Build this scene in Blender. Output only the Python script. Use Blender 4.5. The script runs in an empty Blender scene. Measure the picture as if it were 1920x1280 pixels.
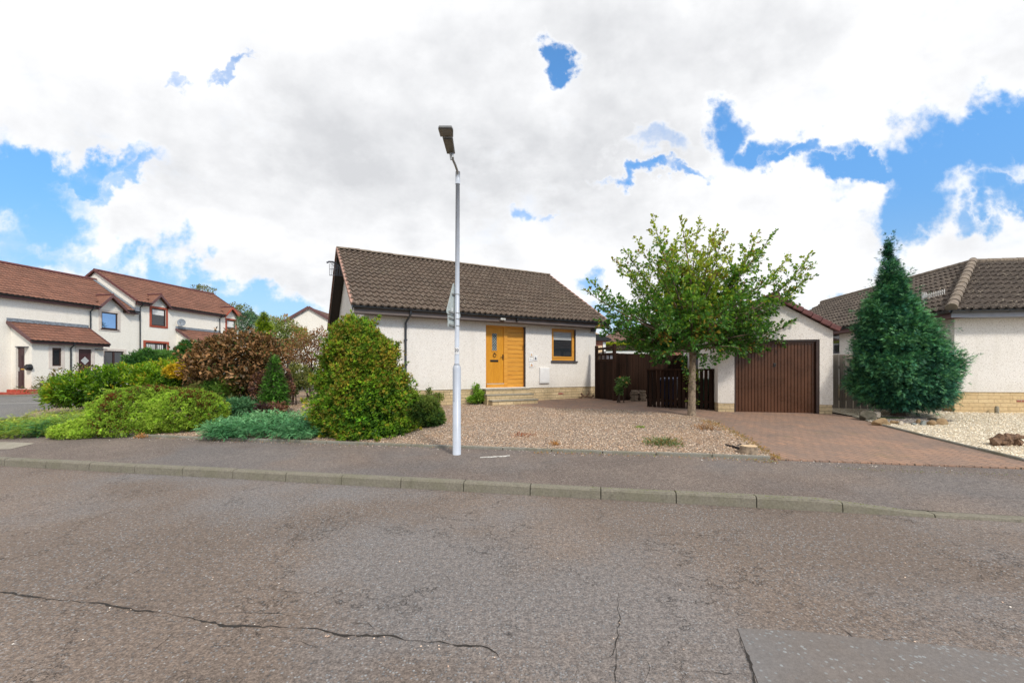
import bpy, bmesh, math, random
import numpy as np
from mathutils import Vector, Matrix
R = math.radians
random.seed(7); RNG = np.random.default_rng(11)
scene = bpy.context.scene
COL = scene.collection

# ---------------------------------------------------------------- camera
H = 1.64; F = 782.0; HORY = 695.0; CX = 960.0
cam_d = bpy.data.cameras.new('camera'); cam = bpy.data.objects.new('camera', cam_d); COL.objects.link(cam)
cam.location = (0, 0, H); cam.rotation_euler = (R(90), 0, 0)
cam_d.sensor_width = 36; cam_d.lens = F/1920*36; cam_d.shift_y = (HORY-640)/1920
cam_d.clip_end = 3000; cam_d.clip_start = 0.05
scene.camera = cam

# ---------------------------------------------------------------- light and exposure
SUN_EL, SUN_AZ = 44, 148      # azimuth clockwise from +Y: behind the camera, to its right
scene.view_settings.view_transform = 'Standard'; scene.view_settings.look = 'None'
scene.view_settings.exposure = 0.16; scene.view_settings.gamma = 1
scene.view_settings.use_curve_mapping = False
sd = bpy.data.lights.new('sun', 'SUN'); so = bpy.data.objects.new('sun', sd); COL.objects.link(so)
sd.energy = 2.9; sd.angle = R(7); sd.color = (1.0, .93, .82)
so.rotation_euler = (R(90-SUN_EL), 0, R(180-SUN_AZ))

world = bpy.data.worlds.new('World'); scene.world = world; world.use_nodes = True
class NT:
    """small node helper"""
    def __init__(s, tree): s.t = tree; s.n = tree.nodes; s.l = tree.links
    def add(s, typ, **kw):
        nd = s.n.new(typ)
        for k, v in kw.items():
            if k.startswith('i_'):
                key = k[2:]; key = int(key) if key.isdigit() else key
                s.inp(nd, key, v)
            else: setattr(nd, k, v)
        return nd
    def inp(s, nd, key, v):
        if isinstance(v, bpy.types.NodeSocket): s.l.new(v, nd.inputs[key])
        else: nd.inputs[key].default_value = v
    def math(s, op, a, b=0.0, c=None, clamp=False):
        nd = s.n.new('ShaderNodeMath'); nd.operation = op; nd.use_clamp = clamp
        s.inp(nd, 0, a); s.inp(nd, 1, b)
        if c is not None: s.inp(nd, 2, c)
        return nd.outputs[0]
    def vmath(s, op, a, b=None, scale=None):
        nd = s.n.new('ShaderNodeVectorMath'); nd.operation = op
        s.inp(nd, 0, a)
        if b is not None: s.inp(nd, 1, b)
        if scale is not None: s.inp(nd, 'Scale', scale)
        return nd.outputs['Value'] if op in ('LENGTH', 'DOT_PRODUCT') else nd.outputs[0]
    def mix(s, fac, a, b, mode='MIX'):
        nd = s.n.new('ShaderNodeMix'); nd.data_type = 'RGBA'; nd.blend_type = mode
        s.inp(nd, 0, fac)
        for k, v in ((6, a), (7, b)):
            if isinstance(v, (tuple, list)) and len(v) == 3: v = (*v, 1)
            s.inp(nd, k, v)
        return nd.outputs[2]
    def noise(s, vec, scale, detail=4, rough=.55, out=0, dist=0):
        nd = s.n.new('ShaderNodeTexNoise'); s.inp(nd, 'Scale', scale); nd.inputs['Detail'].default_value = detail
        nd.inputs['Roughness'].default_value = rough; nd.inputs['Distortion'].default_value = dist
        if vec is not None: s.l.new(vec, nd.inputs['Vector'])
        return nd.outputs[out]
    def voro(s, vec, scale, feature='F1', out=0, rnd=1.0):
        nd = s.n.new('ShaderNodeTexVoronoi'); nd.feature = feature; s.inp(nd, 'Scale', scale)
        nd.inputs['Randomness'].default_value = rnd
        if vec is not None: s.l.new(vec, nd.inputs['Vector'])
        return nd.outputs[out]
    def ramp(s, fac, stops, interp='LINEAR'):
        nd = s.n.new('ShaderNodeValToRGB'); s.inp(nd, 0, fac); nd.color_ramp.interpolation = interp
        e = nd.color_ramp.elements
        while len(e) < len(stops): e.new(.5)
        for el, (p, c) in zip(e, stops):
            el.position = p; el.color = (*c, 1) if not isinstance(c, (int, float)) else (c, c, c, 1)
        return nd.outputs[0]
    def smooth(s, v, lo, hi, a=0.0, b=1.0):
        nd = s.n.new('ShaderNodeMapRange'); nd.interpolation_type = 'SMOOTHSTEP'
        for k, x in enumerate((v, lo, hi, a, b)): s.inp(nd, k, x)
        return nd.outputs[0]

def build_world():
    w = NT(world.node_tree); w.n.clear()
    out = w.add('ShaderNodeOutputWorld'); bg = w.add('ShaderNodeBackground')
    w.l.new(bg.outputs[0], out.inputs[0])
    sky = w.add('ShaderNodeTexSky'); sky.sky_type = 'NISHITA'; sky.sun_disc = False
    sky.sun_elevation = R(SUN_EL); sky.sun_rotation = R(SUN_AZ)
    sky.air_density = 1.0; sky.dust_density = .6; sky.ozone_density = 2.5
    tc = w.add('ShaderNodeTexCoord').outputs['Generated']
    d = w.vmath('NORMALIZE', tc)
    sep = w.add('ShaderNodeSeparateXYZ'); w.l.new(d, sep.inputs[0])
    x, y, z = sep.outputs
    yy = w.math('MAXIMUM', y, .04)
    u = w.math('DIVIDE', x, yy); v = w.math('DIVIDE', z, yy)
    cmb = w.add('ShaderNodeCombineXYZ'); w.l.new(u, cmb.inputs[0]); w.l.new(v, cmb.inputs[1])
    p = cmb.outputs[0]
    # cloud-layer coordinate (flat layer seen in perspective)
    zz = w.math('ADD', w.math('ABSOLUTE', z), .35)
    q = w.add('ShaderNodeCombineXYZ'); w.l.new(w.math('DIVIDE', x, zz), q.inputs[0]); w.l.new(w.math('DIVIDE', y, zz), q.inputs[1]); w.l.new(z, q.inputs[2])
    q = q.outputs[0]
    n1 = w.noise(q, 1.9, 8, .62, dist=.3)
    n2 = w.noise(q, 6.5, 6, .6, dist=.2)
    n3 = w.noise(p, 11.0, 6, .62, dist=.3); nn = w.math('ADD', w.math('ADD', w.math('MULTIPLY', n1, .45), w.math('MULTIPLY', n2, .37)), w.math('MULTIPLY', n3, .18))
    # warp p a little so that openings get ragged edges
    wn = w.noise(p, 3.2, 5, .6, out=1)
    wv = w.vmath('SCALE', w.vmath('SUBTRACT', wn, (.5, .5, .5)), scale=.42)
    wn2 = w.noise(p, 12.0, 6, .68, out=1); wv2 = w.vmath('SCALE', w.vmath('SUBTRACT', wn2, (.5, .5, .5)), scale=.13)
    pw = w.vmath('ADD', w.vmath('ADD', p, wv), wv2)
    holes = [  # px, py, rx, ry, strength : openings of blue sky
        (10, 350, 150, 62, 1.0), (90, 400, 90, 60, 1.0), (190, 305, 80, 26, .8), (255, 330, 60, 16, .6), (40, 440, 90, 40, .8), (130, 445, 40, 30, .6), (10, 500, 60, 40, .8), (120, 520, 60, 14, .4),
        (255, 500, 60, 40, .85), (330, 530, 60, 34, .9), (440, 575, 120, 34, .95), (560, 590, 90, 34, .95), (350, 128, 26, 12, .55), (430, 116, 28, 10, .55), (330, 560, 60, 24, .7),
        (1036, 100, 24, 30, 1.0), (1215, 262, 70, 22, .45), (1170, 322, 50, 15, .85), (1260, 325, 60, 12, .7), (985, 415, 22, 24, .5), (1030, 408, 14, 14, .4),
        (1372, 235, 42, 50, 1.05), (1440, 262, 60, 30, .95), (1520, 290, 60, 20, .9), (1600, 318, 60, 24, 1.0), (1700, 330, 80, 62, 1.1), (1810, 300, 90, 62, 1.1), (1900, 250, 60, 60, 1.1), (1690, 430, 50, 50, 1.0), (1655, 380, 30, 40, .8), (1715, 395, 80, 50, 1.0), (60, 300, 90, 30, .9), (150, 380, 60, 20, .5), (60, 480, 90, 30, .8), (190, 470, 50, 24, .5), (380, 545, 90, 26, .8),
        (1900, 380, 70, 34, .95), (1840, 430, 34, 26, .7), (1570, 560, 60, 30, .8), (1545, 530, 30, 20, .7), (1100, 560, 50, 34, .8),
        (1160, 600, 60, 26, .7)]
    h = None
    for (px, py, rx, ry, st) in holes:
        c = ((px-CX)/F, (HORY-py)/F, 0)
        dv = w.vmath('MULTIPLY', w.vmath('SUBTRACT', pw, c), (F/rx, F/ry, 0))
        ln = w.vmath('LENGTH', dv)
        g = w.smooth(ln, 1.75, .35, 0.0, st)
        h = g if h is None else w.math('MAXIMUM', h, g)
    front = w.smooth(y, .02, .15)
    h = w.math('MULTIPLY', h, front)
    # behind and beside the view: ordinary broken cloud
    side = w.math('MULTIPLY', w.smooth(w.noise(q, .9, 3), .52, .62), w.math('SUBTRACT', 1.0, front))
    h = w.math('MAXIMUM', h, w.math('MULTIPLY', side, .8))
    dens = w.math('SUBTRACT', w.math('ADD', w.math('MULTIPLY', w.math('SUBTRACT', nn, .5), 3.6), .80), w.math('MULTIPLY', h, 1.85))
    cov = w.smooth(dens, -.90, .70)
    # billows: the same noise sampled a little towards the sun gives lit and shaded sides
    def billow(vec, sc, off):
        A = w.noise(vec, sc, 6, .58); B = w.noise(w.vmath('ADD', vec, off), sc, 6, .58)
        return w.math('SUBTRACT', B, A)
    b1 = billow(q, 1.7, (.10, -.10, .05)); b2 = billow(p, 4.5, (.05, .06, 0))
    rel = w.math('ADD', w.math('MULTIPLY', b1, 1.9), w.math('MULTIPLY', b2, .9))
    shade = w.noise(q, 1.25, 5, .55, dist=.4)
    big = w.vmath('LENGTH', w.vmath('MULTIPLY', w.vmath('SUBTRACT', pw, (-.26, .50, 0)), (1.05, 2.9, 0)))
    big2 = w.vmath('LENGTH', w.vmath('MULTIPLY', w.vmath('SUBTRACT', pw, (.55, .80, 0)), (1.3, 4.5, 0)))
    gm = w.math('MAXIMUM', w.smooth(big, 1.2, .1), w.math('MULTIPLY', w.smooth(big2, 1.1, .2), .7))
    thick = w.smooth(dens, .2, 1.0)
    sh = w.math('ADD', w.math('MULTIPLY', w.smooth(shade, .38, .66), .38), w.math('MULTIPLY', gm, .46))
    sh = w.math('ADD', w.math('MULTIPLY', sh, w.math('ADD', w.math('MULTIPLY', thick, .7), .3)), rel, clamp=True)
    cc = w.mix(sh, (11.3, 11.35, 11.5), (7.5, 7.62, 7.9))
    skyc = w.mix(1.0, sky.outputs[0], w.mix(w.smooth(z, .02, .50), (1.05, 1.25, 1.42), (1.45, 2.35, 2.8)), 'MULTIPLY')
    veil = w.smooth(v, .45, 0.0, .0, .45)
    skyc = w.mix(w.math('MULTIPLY', veil, front), skyc, (5.8, 7.8, 10.2))
    c = w.mix(cov, skyc, cc)
    w.l.new(c, bg.inputs[0]); bg.inputs[1].default_value = .085
build_world()

# ---------------------------------------------------------------- object helpers
def tag(o, label=None, cat=None, group=None, kind=None):
    if label: o['label'] = label
    if cat: o['category'] = cat
    if group: o['group'] = group
    if kind: o['kind'] = kind
    return o

def empty(name, loc, rz=0.0, label=None, cat=None, group=None):
    o = bpy.data.objects.new(name, None); COL.objects.link(o)
    o.location = loc; o.rotation_euler = (0, 0, rz); o.empty_display_size = .2
    return tag(o, label, cat, group)

class MB:
    """mesh builder: quads and triangles with optional uv"""
    def __init__(s): s.v = []; s.f = []; s.uv = {}; s.sm = False
    def pts(s, P):
        b = len(s.v); s.v.extend([tuple(p) for p in P]); return b
    def face(s, P, uv=None):
        b = s.pts(P); s.f.append(tuple(range(b, b+len(P))))
        if uv:
            for k, q in enumerate(uv): s.uv[b+k] = q
    def box(s, x0, x1, y0, y1, z0, z1):
        b = s.pts([(x0,y0,z0),(x1,y0,z0),(x1,y1,z0),(x0,y1,z0),(x0,y0,z1),(x1,y0,z1),(x1,y1,z1),(x0,y1,z1)])
        for f in ((0,3,2,1),(4,5,6,7),(0,1,5,4),(1,2,6,5),(2,3,7,6),(3,0,4,7)): s.f.append(tuple(b+i for i in f))
        return s
    def prism(s, poly, a, b, fn):
        """poly: list of 2-D points; fn(p, t) gives a 3-D point, t = a or b"""
        n = len(poly); A = s.pts([fn(p, a) for p in poly]); B = s.pts([fn(p, b) for p in poly])
        s.f.append(tuple(A+i for i in range(n))); s.f.append(tuple(B+n-1-i for i in range(n)))
        for i in range(n): s.f.append((A+i, B+i, B+(i+1) % n, A+(i+1) % n))
        return s
    def bar(s, p, q, w, h=None, up=(0, 0, 1)):
        p = Vector(p); q = Vector(q); h = h or w; d = (q-p).normalized(); up = Vector(up)
        if abs(d.dot(up)) > .95: up = Vector((1, 0, 0))
        x = d.cross(up).normalized(); y = x.cross(d)
        poly = [(-w/2, -h/2), (w/2, -h/2), (w/2, h/2), (-w/2, h/2)]
        return s.prism(poly, p, q, lambda c, t: t + x*c[0] + y*c[1])
    def tube(s, P, r, n=10, caps=True):
        P = [Vector(p) for p in P]; m = len(P)
        if not isinstance(r, (list, tuple)): r = [r]*m
        ref = Vector((0.03, 1, .02)) if abs((P[-1]-P[0]).normalized().z) > .6 else Vector((0.02, .03, 1))
        base = len(s.v)
        for i in range(m):
            d = (P[min(i+1, m-1)]-P[max(i-1, 0)]).normalized()
            x = d.cross(ref).normalized(); y = d.cross(x)
            for k in range(n):
                a = 2*math.pi*k/n
                s.v.append(tuple(P[i] + x*math.cos(a)*r[i] + y*math.sin(a)*r[i]))
        for i in range(m-1):
            for k in range(n):
                s.f.append((base+i*n+k, base+i*n+(k+1) % n, base+(i+1)*n+(k+1) % n, base+(i+1)*n+k))
        if caps:
            s.f.append(tuple(base+k for k in range(n))); s.f.append(tuple(base+(m-1)*n+n-1-k for k in range(n)))
        return s
    def wall(s, x0, x1, z0, z1, y, holes=(), depth=.1):
        """wall sheet facing -y with holes (x0,x1,z0,z1) that get reveals going back"""
        xs = sorted(set([x0, x1] + [v for h in holes for v in h[:2]])); zs = sorted(set([z0, z1] + [v for h in holes for v in h[2:4]]))
        for i in range(len(xs)-1):
            for j in range(len(zs)-1):
                cx = (xs[i]+xs[i+1])/2; cz = (zs[j]+zs[j+1])/2
                if any(h[0] < cx < h[1] and h[2] < cz < h[3] for h in holes): continue
                s.face([(xs[i], y, zs[j]), (xs[i+1], y, zs[j]), (xs[i+1], y, zs[j+1]), (xs[i], y, zs[j+1])])
        for (a, b, c, d) in [h[:4] for h in holes]:
            e = y+depth
            s.face([(a, y, c), (a, e, c), (a, e, d), (a, y, d)]); s.face([(b, y, c), (b, y, d), (b, e, d), (b, e, c)])
            s.face([(a, y, d), (a, e, d), (b, e, d), (b, y, d)]); s.face([(a, y, c), (b, y, c), (b, e, c), (a, e, c)])
        return s
    def build(s, name, mat, parent=None, smooth=False, bevel=0, loc=None):
        me = bpy.data.meshes.new(name); me.from_pydata(s.v, [], s.f)
        if s.uv:
            l = me.uv_layers.new(name='UVMap'); vi = np.zeros(len(me.loops), dtype=np.int32); me.loops.foreach_get('vertex_index', vi)
            arr = np.array([s.uv.get(int(i), (0, 0)) for i in vi], dtype=np.float32); l.data.foreach_set('uv', arr.ravel())
        me.materials.append(mat)
        if smooth: me.shade_smooth()
        o = bpy.data.objects.new(name, me); COL.objects.link(o)
        if parent is not None: o.parent = parent
        if loc is not None: o.location = loc
        if bevel:
            m = o.modifiers.new('bevel', 'BEVEL'); m.width = bevel; m.segments = 2; m.limit_method = 'ANGLE'; m.angle_limit = R(40)
        return o

def frame_box(name, mat, parent, x0, x1, z0, z1, y0, y1, w, bevel=.004):
    """four-sided frame of bar width w"""
    m = MB()
    m.box(x0, x0+w, y0, y1, z0, z1); m.box(x1-w, x1, y0, y1, z0, z1)
    m.box(x0+w, x1-w, y0, y1, z0, z0+w); m.box(x0+w, x1-w, y0, y1, z1-w, z1)
    return m.build(name, mat, parent)

class Frame:
    """local frame of a building: x along the front (to the right seen from the road), y into the plot"""
    def __init__(s, ox, oy, ax, ay, z0):
        L = math.hypot(ax, ay); s.a = (ax/L, ay/L); s.b = (-ay/L, ax/L); s.o = (ox, oy); s.z0 = z0
        s.rz = math.atan2(ay, ax)
    def hit(s, px, py=HORY, y=0.0):
        """where the sight line of a photo point meets the vertical plane local-y = y; returns local (x, z)"""
        rx = (px-CX)/F
        ox = s.o[0] + s.b[0]*y; oy = s.o[1] + s.b[1]*y
        # ox + ax*t = rx*Z ; oy + ay*t = Z
        t = (rx*oy-ox)/(s.a[0]-rx*s.a[1]); Z = oy+s.a[1]*t
        return t, H+(HORY-py)/F*Z-s.z0
    def w(s, x, y, z): return Vector((s.o[0]+s.a[0]*x+s.b[0]*y, s.o[1]+s.a[1]*x+s.b[1]*y, s.z0+z))
    def root(s, name, label, cat, group=None): return empty(name, (s.o[0], s.o[1], s.z0), s.rz, label, cat, group)

# ---------------------------------------------------------------- the lie of the land
KD = Vector((.9829, -.1842)); KN = Vector((.1842, .9829))          # along the kerb / away from the road
K0 = Vector(((868.7-CX)/F*5.67, 5.67))
PAV = 2.24
def tdist(x, y): return (x-K0.x)*KN.x + (y-K0.y)*KN.y
def sdist(x, y): return (x-K0.x)*KD.x + (y-K0.y)*KD.y
S_DROP0, S_DROP1 = 4.35, 5.35
def khgt(s):
    """kerb upstand along the road: falls to a dropped kerb at the driveway"""
    f = min(1, max(0, (s-S_DROP0)/(S_DROP1-S_DROP0))); return .125*(1-f) + .03*f
def G(x, y):
    t = tdist(x, y)
    if t < 0: return 0.0
    k = khgt(sdist(x, y))
    if t < PAV: return k + (.15-k)*min(1, t/PAV)
    return .15 + .5*(1-math.exp(-(t-PAV)/5.5))
def gp(px, py):
    """ground point seen at a photo point"""
    rx = (px-CX)/F; rz = (HORY-py)/F
    Z = 1.0
    for _ in range(60000):
        if H+rz*Z <= G(rx*Z, Z): break
        Z += .004 if Z < 20 else .02
        if Z > 200: break
    return (rx*Z, Z)
def at(px, py, Z): return Vector(((px-CX)/F*Z, Z, H+(HORY-py)/F*Z))
def ks(s, t, z=0.0): return (K0.x+KD.x*s+KN.x*t, K0.y+KD.y*s+KN.y*t, z)

def ground_patch(name, poly, mat, dz, step=.5, kind='structure', fn=None, parent=None):
    bm = bmesh.new(); vs = [bm.verts.new((p[0], p[1], 0)) for p in poly]; bm.faces.new(vs)
    xs = [p[0] for p in poly]; ys = [p[1] for p in poly]
    for axis, lo, hi in ((0, min(xs), max(xs)), (1, min(ys), max(ys))):
        c = math.floor(lo/step)*step+step
        while c < hi:
            co = (c+.0003, 0, 0) if axis == 0 else (0, c+.0003, 0); no = (1, 0, 0) if axis == 0 else (0, 1, 0)
            bmesh.ops.bisect_plane(bm, geom=bm.verts[:]+bm.edges[:]+bm.faces[:], plane_co=co, plane_no=no)
            c += step
    bmesh.ops.triangulate(bm, faces=bm.faces[:])
    f = fn or G
    for v in bm.verts: v.co.z = f(v.co.x, v.co.y)+dz
    bmesh.ops.recalc_face_normals(bm, faces=bm.faces[:])
    me = bpy.data.meshes.new(name); bm.to_mesh(me); bm.free()
    if len(me.polygons) and me.polygons[0].normal.z < 0: me.flip_normals()
    me.materials.append(mat); me.shade_smooth()
    o = bpy.data.objects.new(name, me); COL.objects.link(o)
    if parent: o.parent = parent
    if kind: o['kind'] = kind
    return o
# ---------------------------------------------------------------- materials
def new_mat(name):
    m = bpy.data.materials.new(name); m.use_nodes = True
    nt = NT(m.node_tree); nt.n.clear()
    out = nt.add('ShaderNodeOutputMaterial'); bs = nt.add('ShaderNodeBsdfPrincipled')
    nt.l.new(bs.outputs[0], out.inputs[0])
    return m, nt, bs, out
def setcol(nt, bs, c):
    if isinstance(c, tuple): c = (*c, 1) if len(c) == 3 else c
    nt.inp(bs, 'Base Color', c)
def objc(nt): return nt.add('ShaderNodeTexCoord').outputs['Object']
def bump(nt, bs, h, strength=.4, dist=.01):
    b = nt.add('ShaderNodeBump'); nt.inp(b, 'Height', h); b.inputs['Strength'].default_value = strength; b.inputs['Distance'].default_value = dist
    nt.l.new(b.outputs[0], bs.inputs['Normal']); return b

def mat_plain(name, col, rough=.5, metal=0, var=.12, vs=6.0, bmp=0.0, spec=.5, dirt=None):
    m, nt, bs, out = new_mat(name); p = objc(nt)
    n = nt.noise(p, vs, 5, .6)
    lo = tuple(c*(1-var) for c in col); hi = tuple(min(1, c*(1+var)) for c in col)
    c = nt.mix(nt.smooth(n, .3, .7), lo, hi)
    if dirt:
        c = nt.mix(nt.math('MULTIPLY', nt.smooth(nt.noise(p, vs*.5, 7, .7), .5, .75), .6), c, dirt)
    setcol(nt, bs, c); nt.inp(bs, 'Roughness', nt.smooth(n, .2, .8, max(.05, rough-.08), min(1, rough+.08))); bs.inputs['Metallic'].default_value = metal
    bs.inputs['Specular IOR Level'].default_value = spec
    if bmp: bump(nt, bs, nt.noise(p, vs*8, 4), bmp, .01)
    return m

def mat_render(name, base, speck=(.22, .17, .13), amount=.5, stain=.25):
    """pebble-dashed wall"""
    m, nt, bs, out = new_mat(name); p = objc(nt)
    v = nt.voro(p, 62, out=1); sep = nt.add('ShaderNodeSeparateColor'); nt.l.new(v, sep.inputs[0])
    vd = nt.voro(p, 62)
    dark = nt.math('MULTIPLY', nt.smooth(sep.outputs[0], 1-.10*amount*2, 1-.07*amount), nt.smooth(vd, .55, .3))
    tone = nt.mix(sep.outputs[1], tuple(c*.93 for c in base), tuple(min(1, c*1.04) for c in base))
    c = nt.mix(nt.math('MULTIPLY', dark, .75), tone, speck)
    v2 = nt.voro(p, 95, out=1); s2 = nt.add('ShaderNodeSeparateColor'); nt.l.new(v2, s2.inputs[0])
    c = nt.mix(nt.math('MULTIPLY', nt.smooth(s2.outputs[0], .86, .93), .45), c, (.30, .24, .19))
    st = nt.smooth(nt.noise(p, .8, 6, .65), .45, .75)
    c = nt.mix(nt.math('MULTIPLY', st, stain), c, tuple(x*.82 for x in base))
    sk = nt.smooth(nt.noise(nt.vmath('MULTIPLY', p, (3.2, 3.2, .35)), 1.0, 5, .65), .50, .72)
    c = nt.mix(nt.math('MULTIPLY', sk, .22), c, tuple(x*k for x, k in zip(base, (.70, .68, .62))))
    sz = nt.add('ShaderNodeSeparateXYZ'); nt.l.new(p, sz.inputs[0])
    sp = nt.math('MULTIPLY', nt.smooth(nt.math('ADD', sz.outputs[2], nt.math('MULTIPLY', nt.noise(p, 4, 4), .5)), 1.15, .70), .25)
    c = nt.mix(sp, c, tuple(x*k for x, k in zip(base, (.66, .62, .52))))
    setcol(nt, bs, c); bs.inputs['Roughness'].default_value = .93
    h = nt.math('ADD', nt.math('MULTIPLY', vd, -1.0), nt.math('MULTIPLY', nt.noise(p, 90, 3), .6))
    bump(nt, bs, h, .35, .008)
    return m

def mat_roof(name, base, tile, lichen=(.50, .46, .38), moss=(.09, .085, .02), lich=.5, mossy=.5):
    m, nt, bs, out = new_mat(name); p = objc(nt)
    uv = nt.add('ShaderNodeTexCoord').outputs['UV']
    fl = nt.vmath('FLOOR', uv); wn = nt.add('ShaderNodeTexWhiteNoise'); wn.noise_dimensions = '2D'; nt.l.new(fl, wn.inputs[0])
    c = nt.mix(wn.outputs[0], tuple(x*.72 for x in base), tuple(min(1, x*1.28) for x in base))
    n = nt.noise(p, 9, 6, .7); c = nt.mix(nt.smooth(n, .35, .7), c, tile)
    li = nt.math('MULTIPLY', nt.smooth(nt.voro(nt.vmath('ADD', p, nt.vmath('SCALE', nt.noise(p, 30, 2, out=1), scale=.06)), 17), .30, .12), nt.smooth(nt.noise(p, 2.4, 4), .40, .62))
    c = nt.mix(nt.math('MULTIPLY', li, lich), c, lichen)
    mo = nt.math('MULTIPLY', nt.smooth(nt.noise(p, 7, 5, .65), .60, .70), nt.smooth(nt.noise(p, .55, 3), .44, .62))
    c = nt.mix(nt.math('MULTIPLY', mo, mossy), c, moss)
    gr = nt.noise(p, 34, 4, .8); c = nt.mix(1.0, c, nt.mix(nt.smooth(gr, .36, .66), (.60, .58, .56), (1.45, 1.43, 1.38)), 'MULTIPLY')
    wv = nt.math('MULTIPLY', nt.smooth(nt.voro(p, 26), .20, .10), nt.smooth(nt.noise(p, 5, 3), .48, .62)); c = nt.mix(nt.math('MULTIPLY', wv, lich*.8), c, lichen)
    setcol(nt, bs, c); bs.inputs['Roughness'].default_value = .9
    bump(nt, bs, nt.noise(p, 60, 4), .5, .01)
    return m

def mat_stone_brick(name, c1, c2, mortar, bw=.36, bh=.11, mossy=.0):
    m, nt, bs, out = new_mat(name); p = objc(nt)
    sep = nt.add('ShaderNodeSeparateXYZ'); nt.l.new(p, sep.inputs[0])
    cmb = nt.add('ShaderNodeCombineXYZ'); nt.l.new(nt.math('ADD', sep.outputs[0], sep.outputs[1]), cmb.inputs[0]); nt.l.new(sep.outputs[2], cmb.inputs[1])
    b = nt.add('ShaderNodeTexBrick'); nt.l.new(cmb.outputs[0], b.inputs['Vector']); b.inputs['Scale'].default_value = 1
    b.inputs['Brick Width'].default_value = bw; b.inputs['Row Height'].default_value = bh; b.inputs['Mortar Size'].default_value = .006
    b.inputs['Mortar Smooth'].default_value = .4; b.inputs['Bias'].default_value = 0
    b.inputs['Color1'].default_value = (*c1, 1); b.inputs['Color2'].default_value = (*c2, 1); b.inputs['Mortar'].default_value = (*mortar, 1)
    b.offset = .42; b.squash = .75; b.squash_frequency = 3
    n = nt.noise(p, 14, 6, .65); c = nt.mix(nt.math('MULTIPLY', nt.smooth(n, .42, .7), .45), b.outputs[0], tuple(x*.6 for x in c1))
    if mossy: c = nt.mix(nt.math('MULTIPLY', nt.smooth(nt.noise(p, 3, 6, .7), .48, .68), mossy), c, (.10, .10, .045))
    setcol(nt, bs, c); bs.inputs['Roughness'].default_value = .9
    bump(nt, bs, nt.math('ADD', nt.math('MULTIPLY', b.outputs[1], -1.2), nt.math('MULTIPLY', n, .7)), .8, .012)
    return m

def mat_wood(name, base, dark, axis=2, rough=.45, scale=1.0, bmp=.2):
    m, nt, bs, out = new_mat(name); p = objc(nt)
    sc = [14*scale]*3; sc[axis] = 1.0*scale
    q = nt.vmath('MULTIPLY', p, tuple(sc)); n = nt.noise(q, 2.2, 6, .65, dist=.6)
    c = nt.mix(nt.smooth(n, .35, .7), base, dark)
    setcol(nt, bs, c); bs.inputs['Roughness'].default_value = rough
    bump(nt, bs, n, bmp, .004)
    return m

def mat_fence(name, base, hi, bw=.12, axis=0, rough=.85, wet=0.0):
    """weathered boards: each board its own tone"""
    m, nt, bs, out = new_mat(name); p = objc(nt)
    sep = nt.add('ShaderNodeSeparateXYZ'); nt.l.new(p, sep.inputs[0])
    wn = nt.add('ShaderNodeTexWhiteNoise'); wn.noise_dimensions = '1D'; nt.l.new(nt.math('FLOOR', nt.math('DIVIDE', sep.outputs[axis], bw)), wn.inputs['W'])
    q = nt.vmath('MULTIPLY', p, (18, 18, 1.2)); n = nt.noise(q, 1.6, 6, .7, dist=.5)
    f = nt.math('ADD', nt.math('MULTIPLY', wn.outputs[0], .55), nt.math('MULTIPLY', nt.smooth(n, .3, .75), .5), clamp=True)
    c = nt.mix(f, base, hi); setcol(nt, bs, c); bs.inputs['Roughness'].default_value = rough
    bs.inputs['Specular IOR Level'].default_value = .12
    bump(nt, bs, n, .35, .006)
    return m

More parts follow.
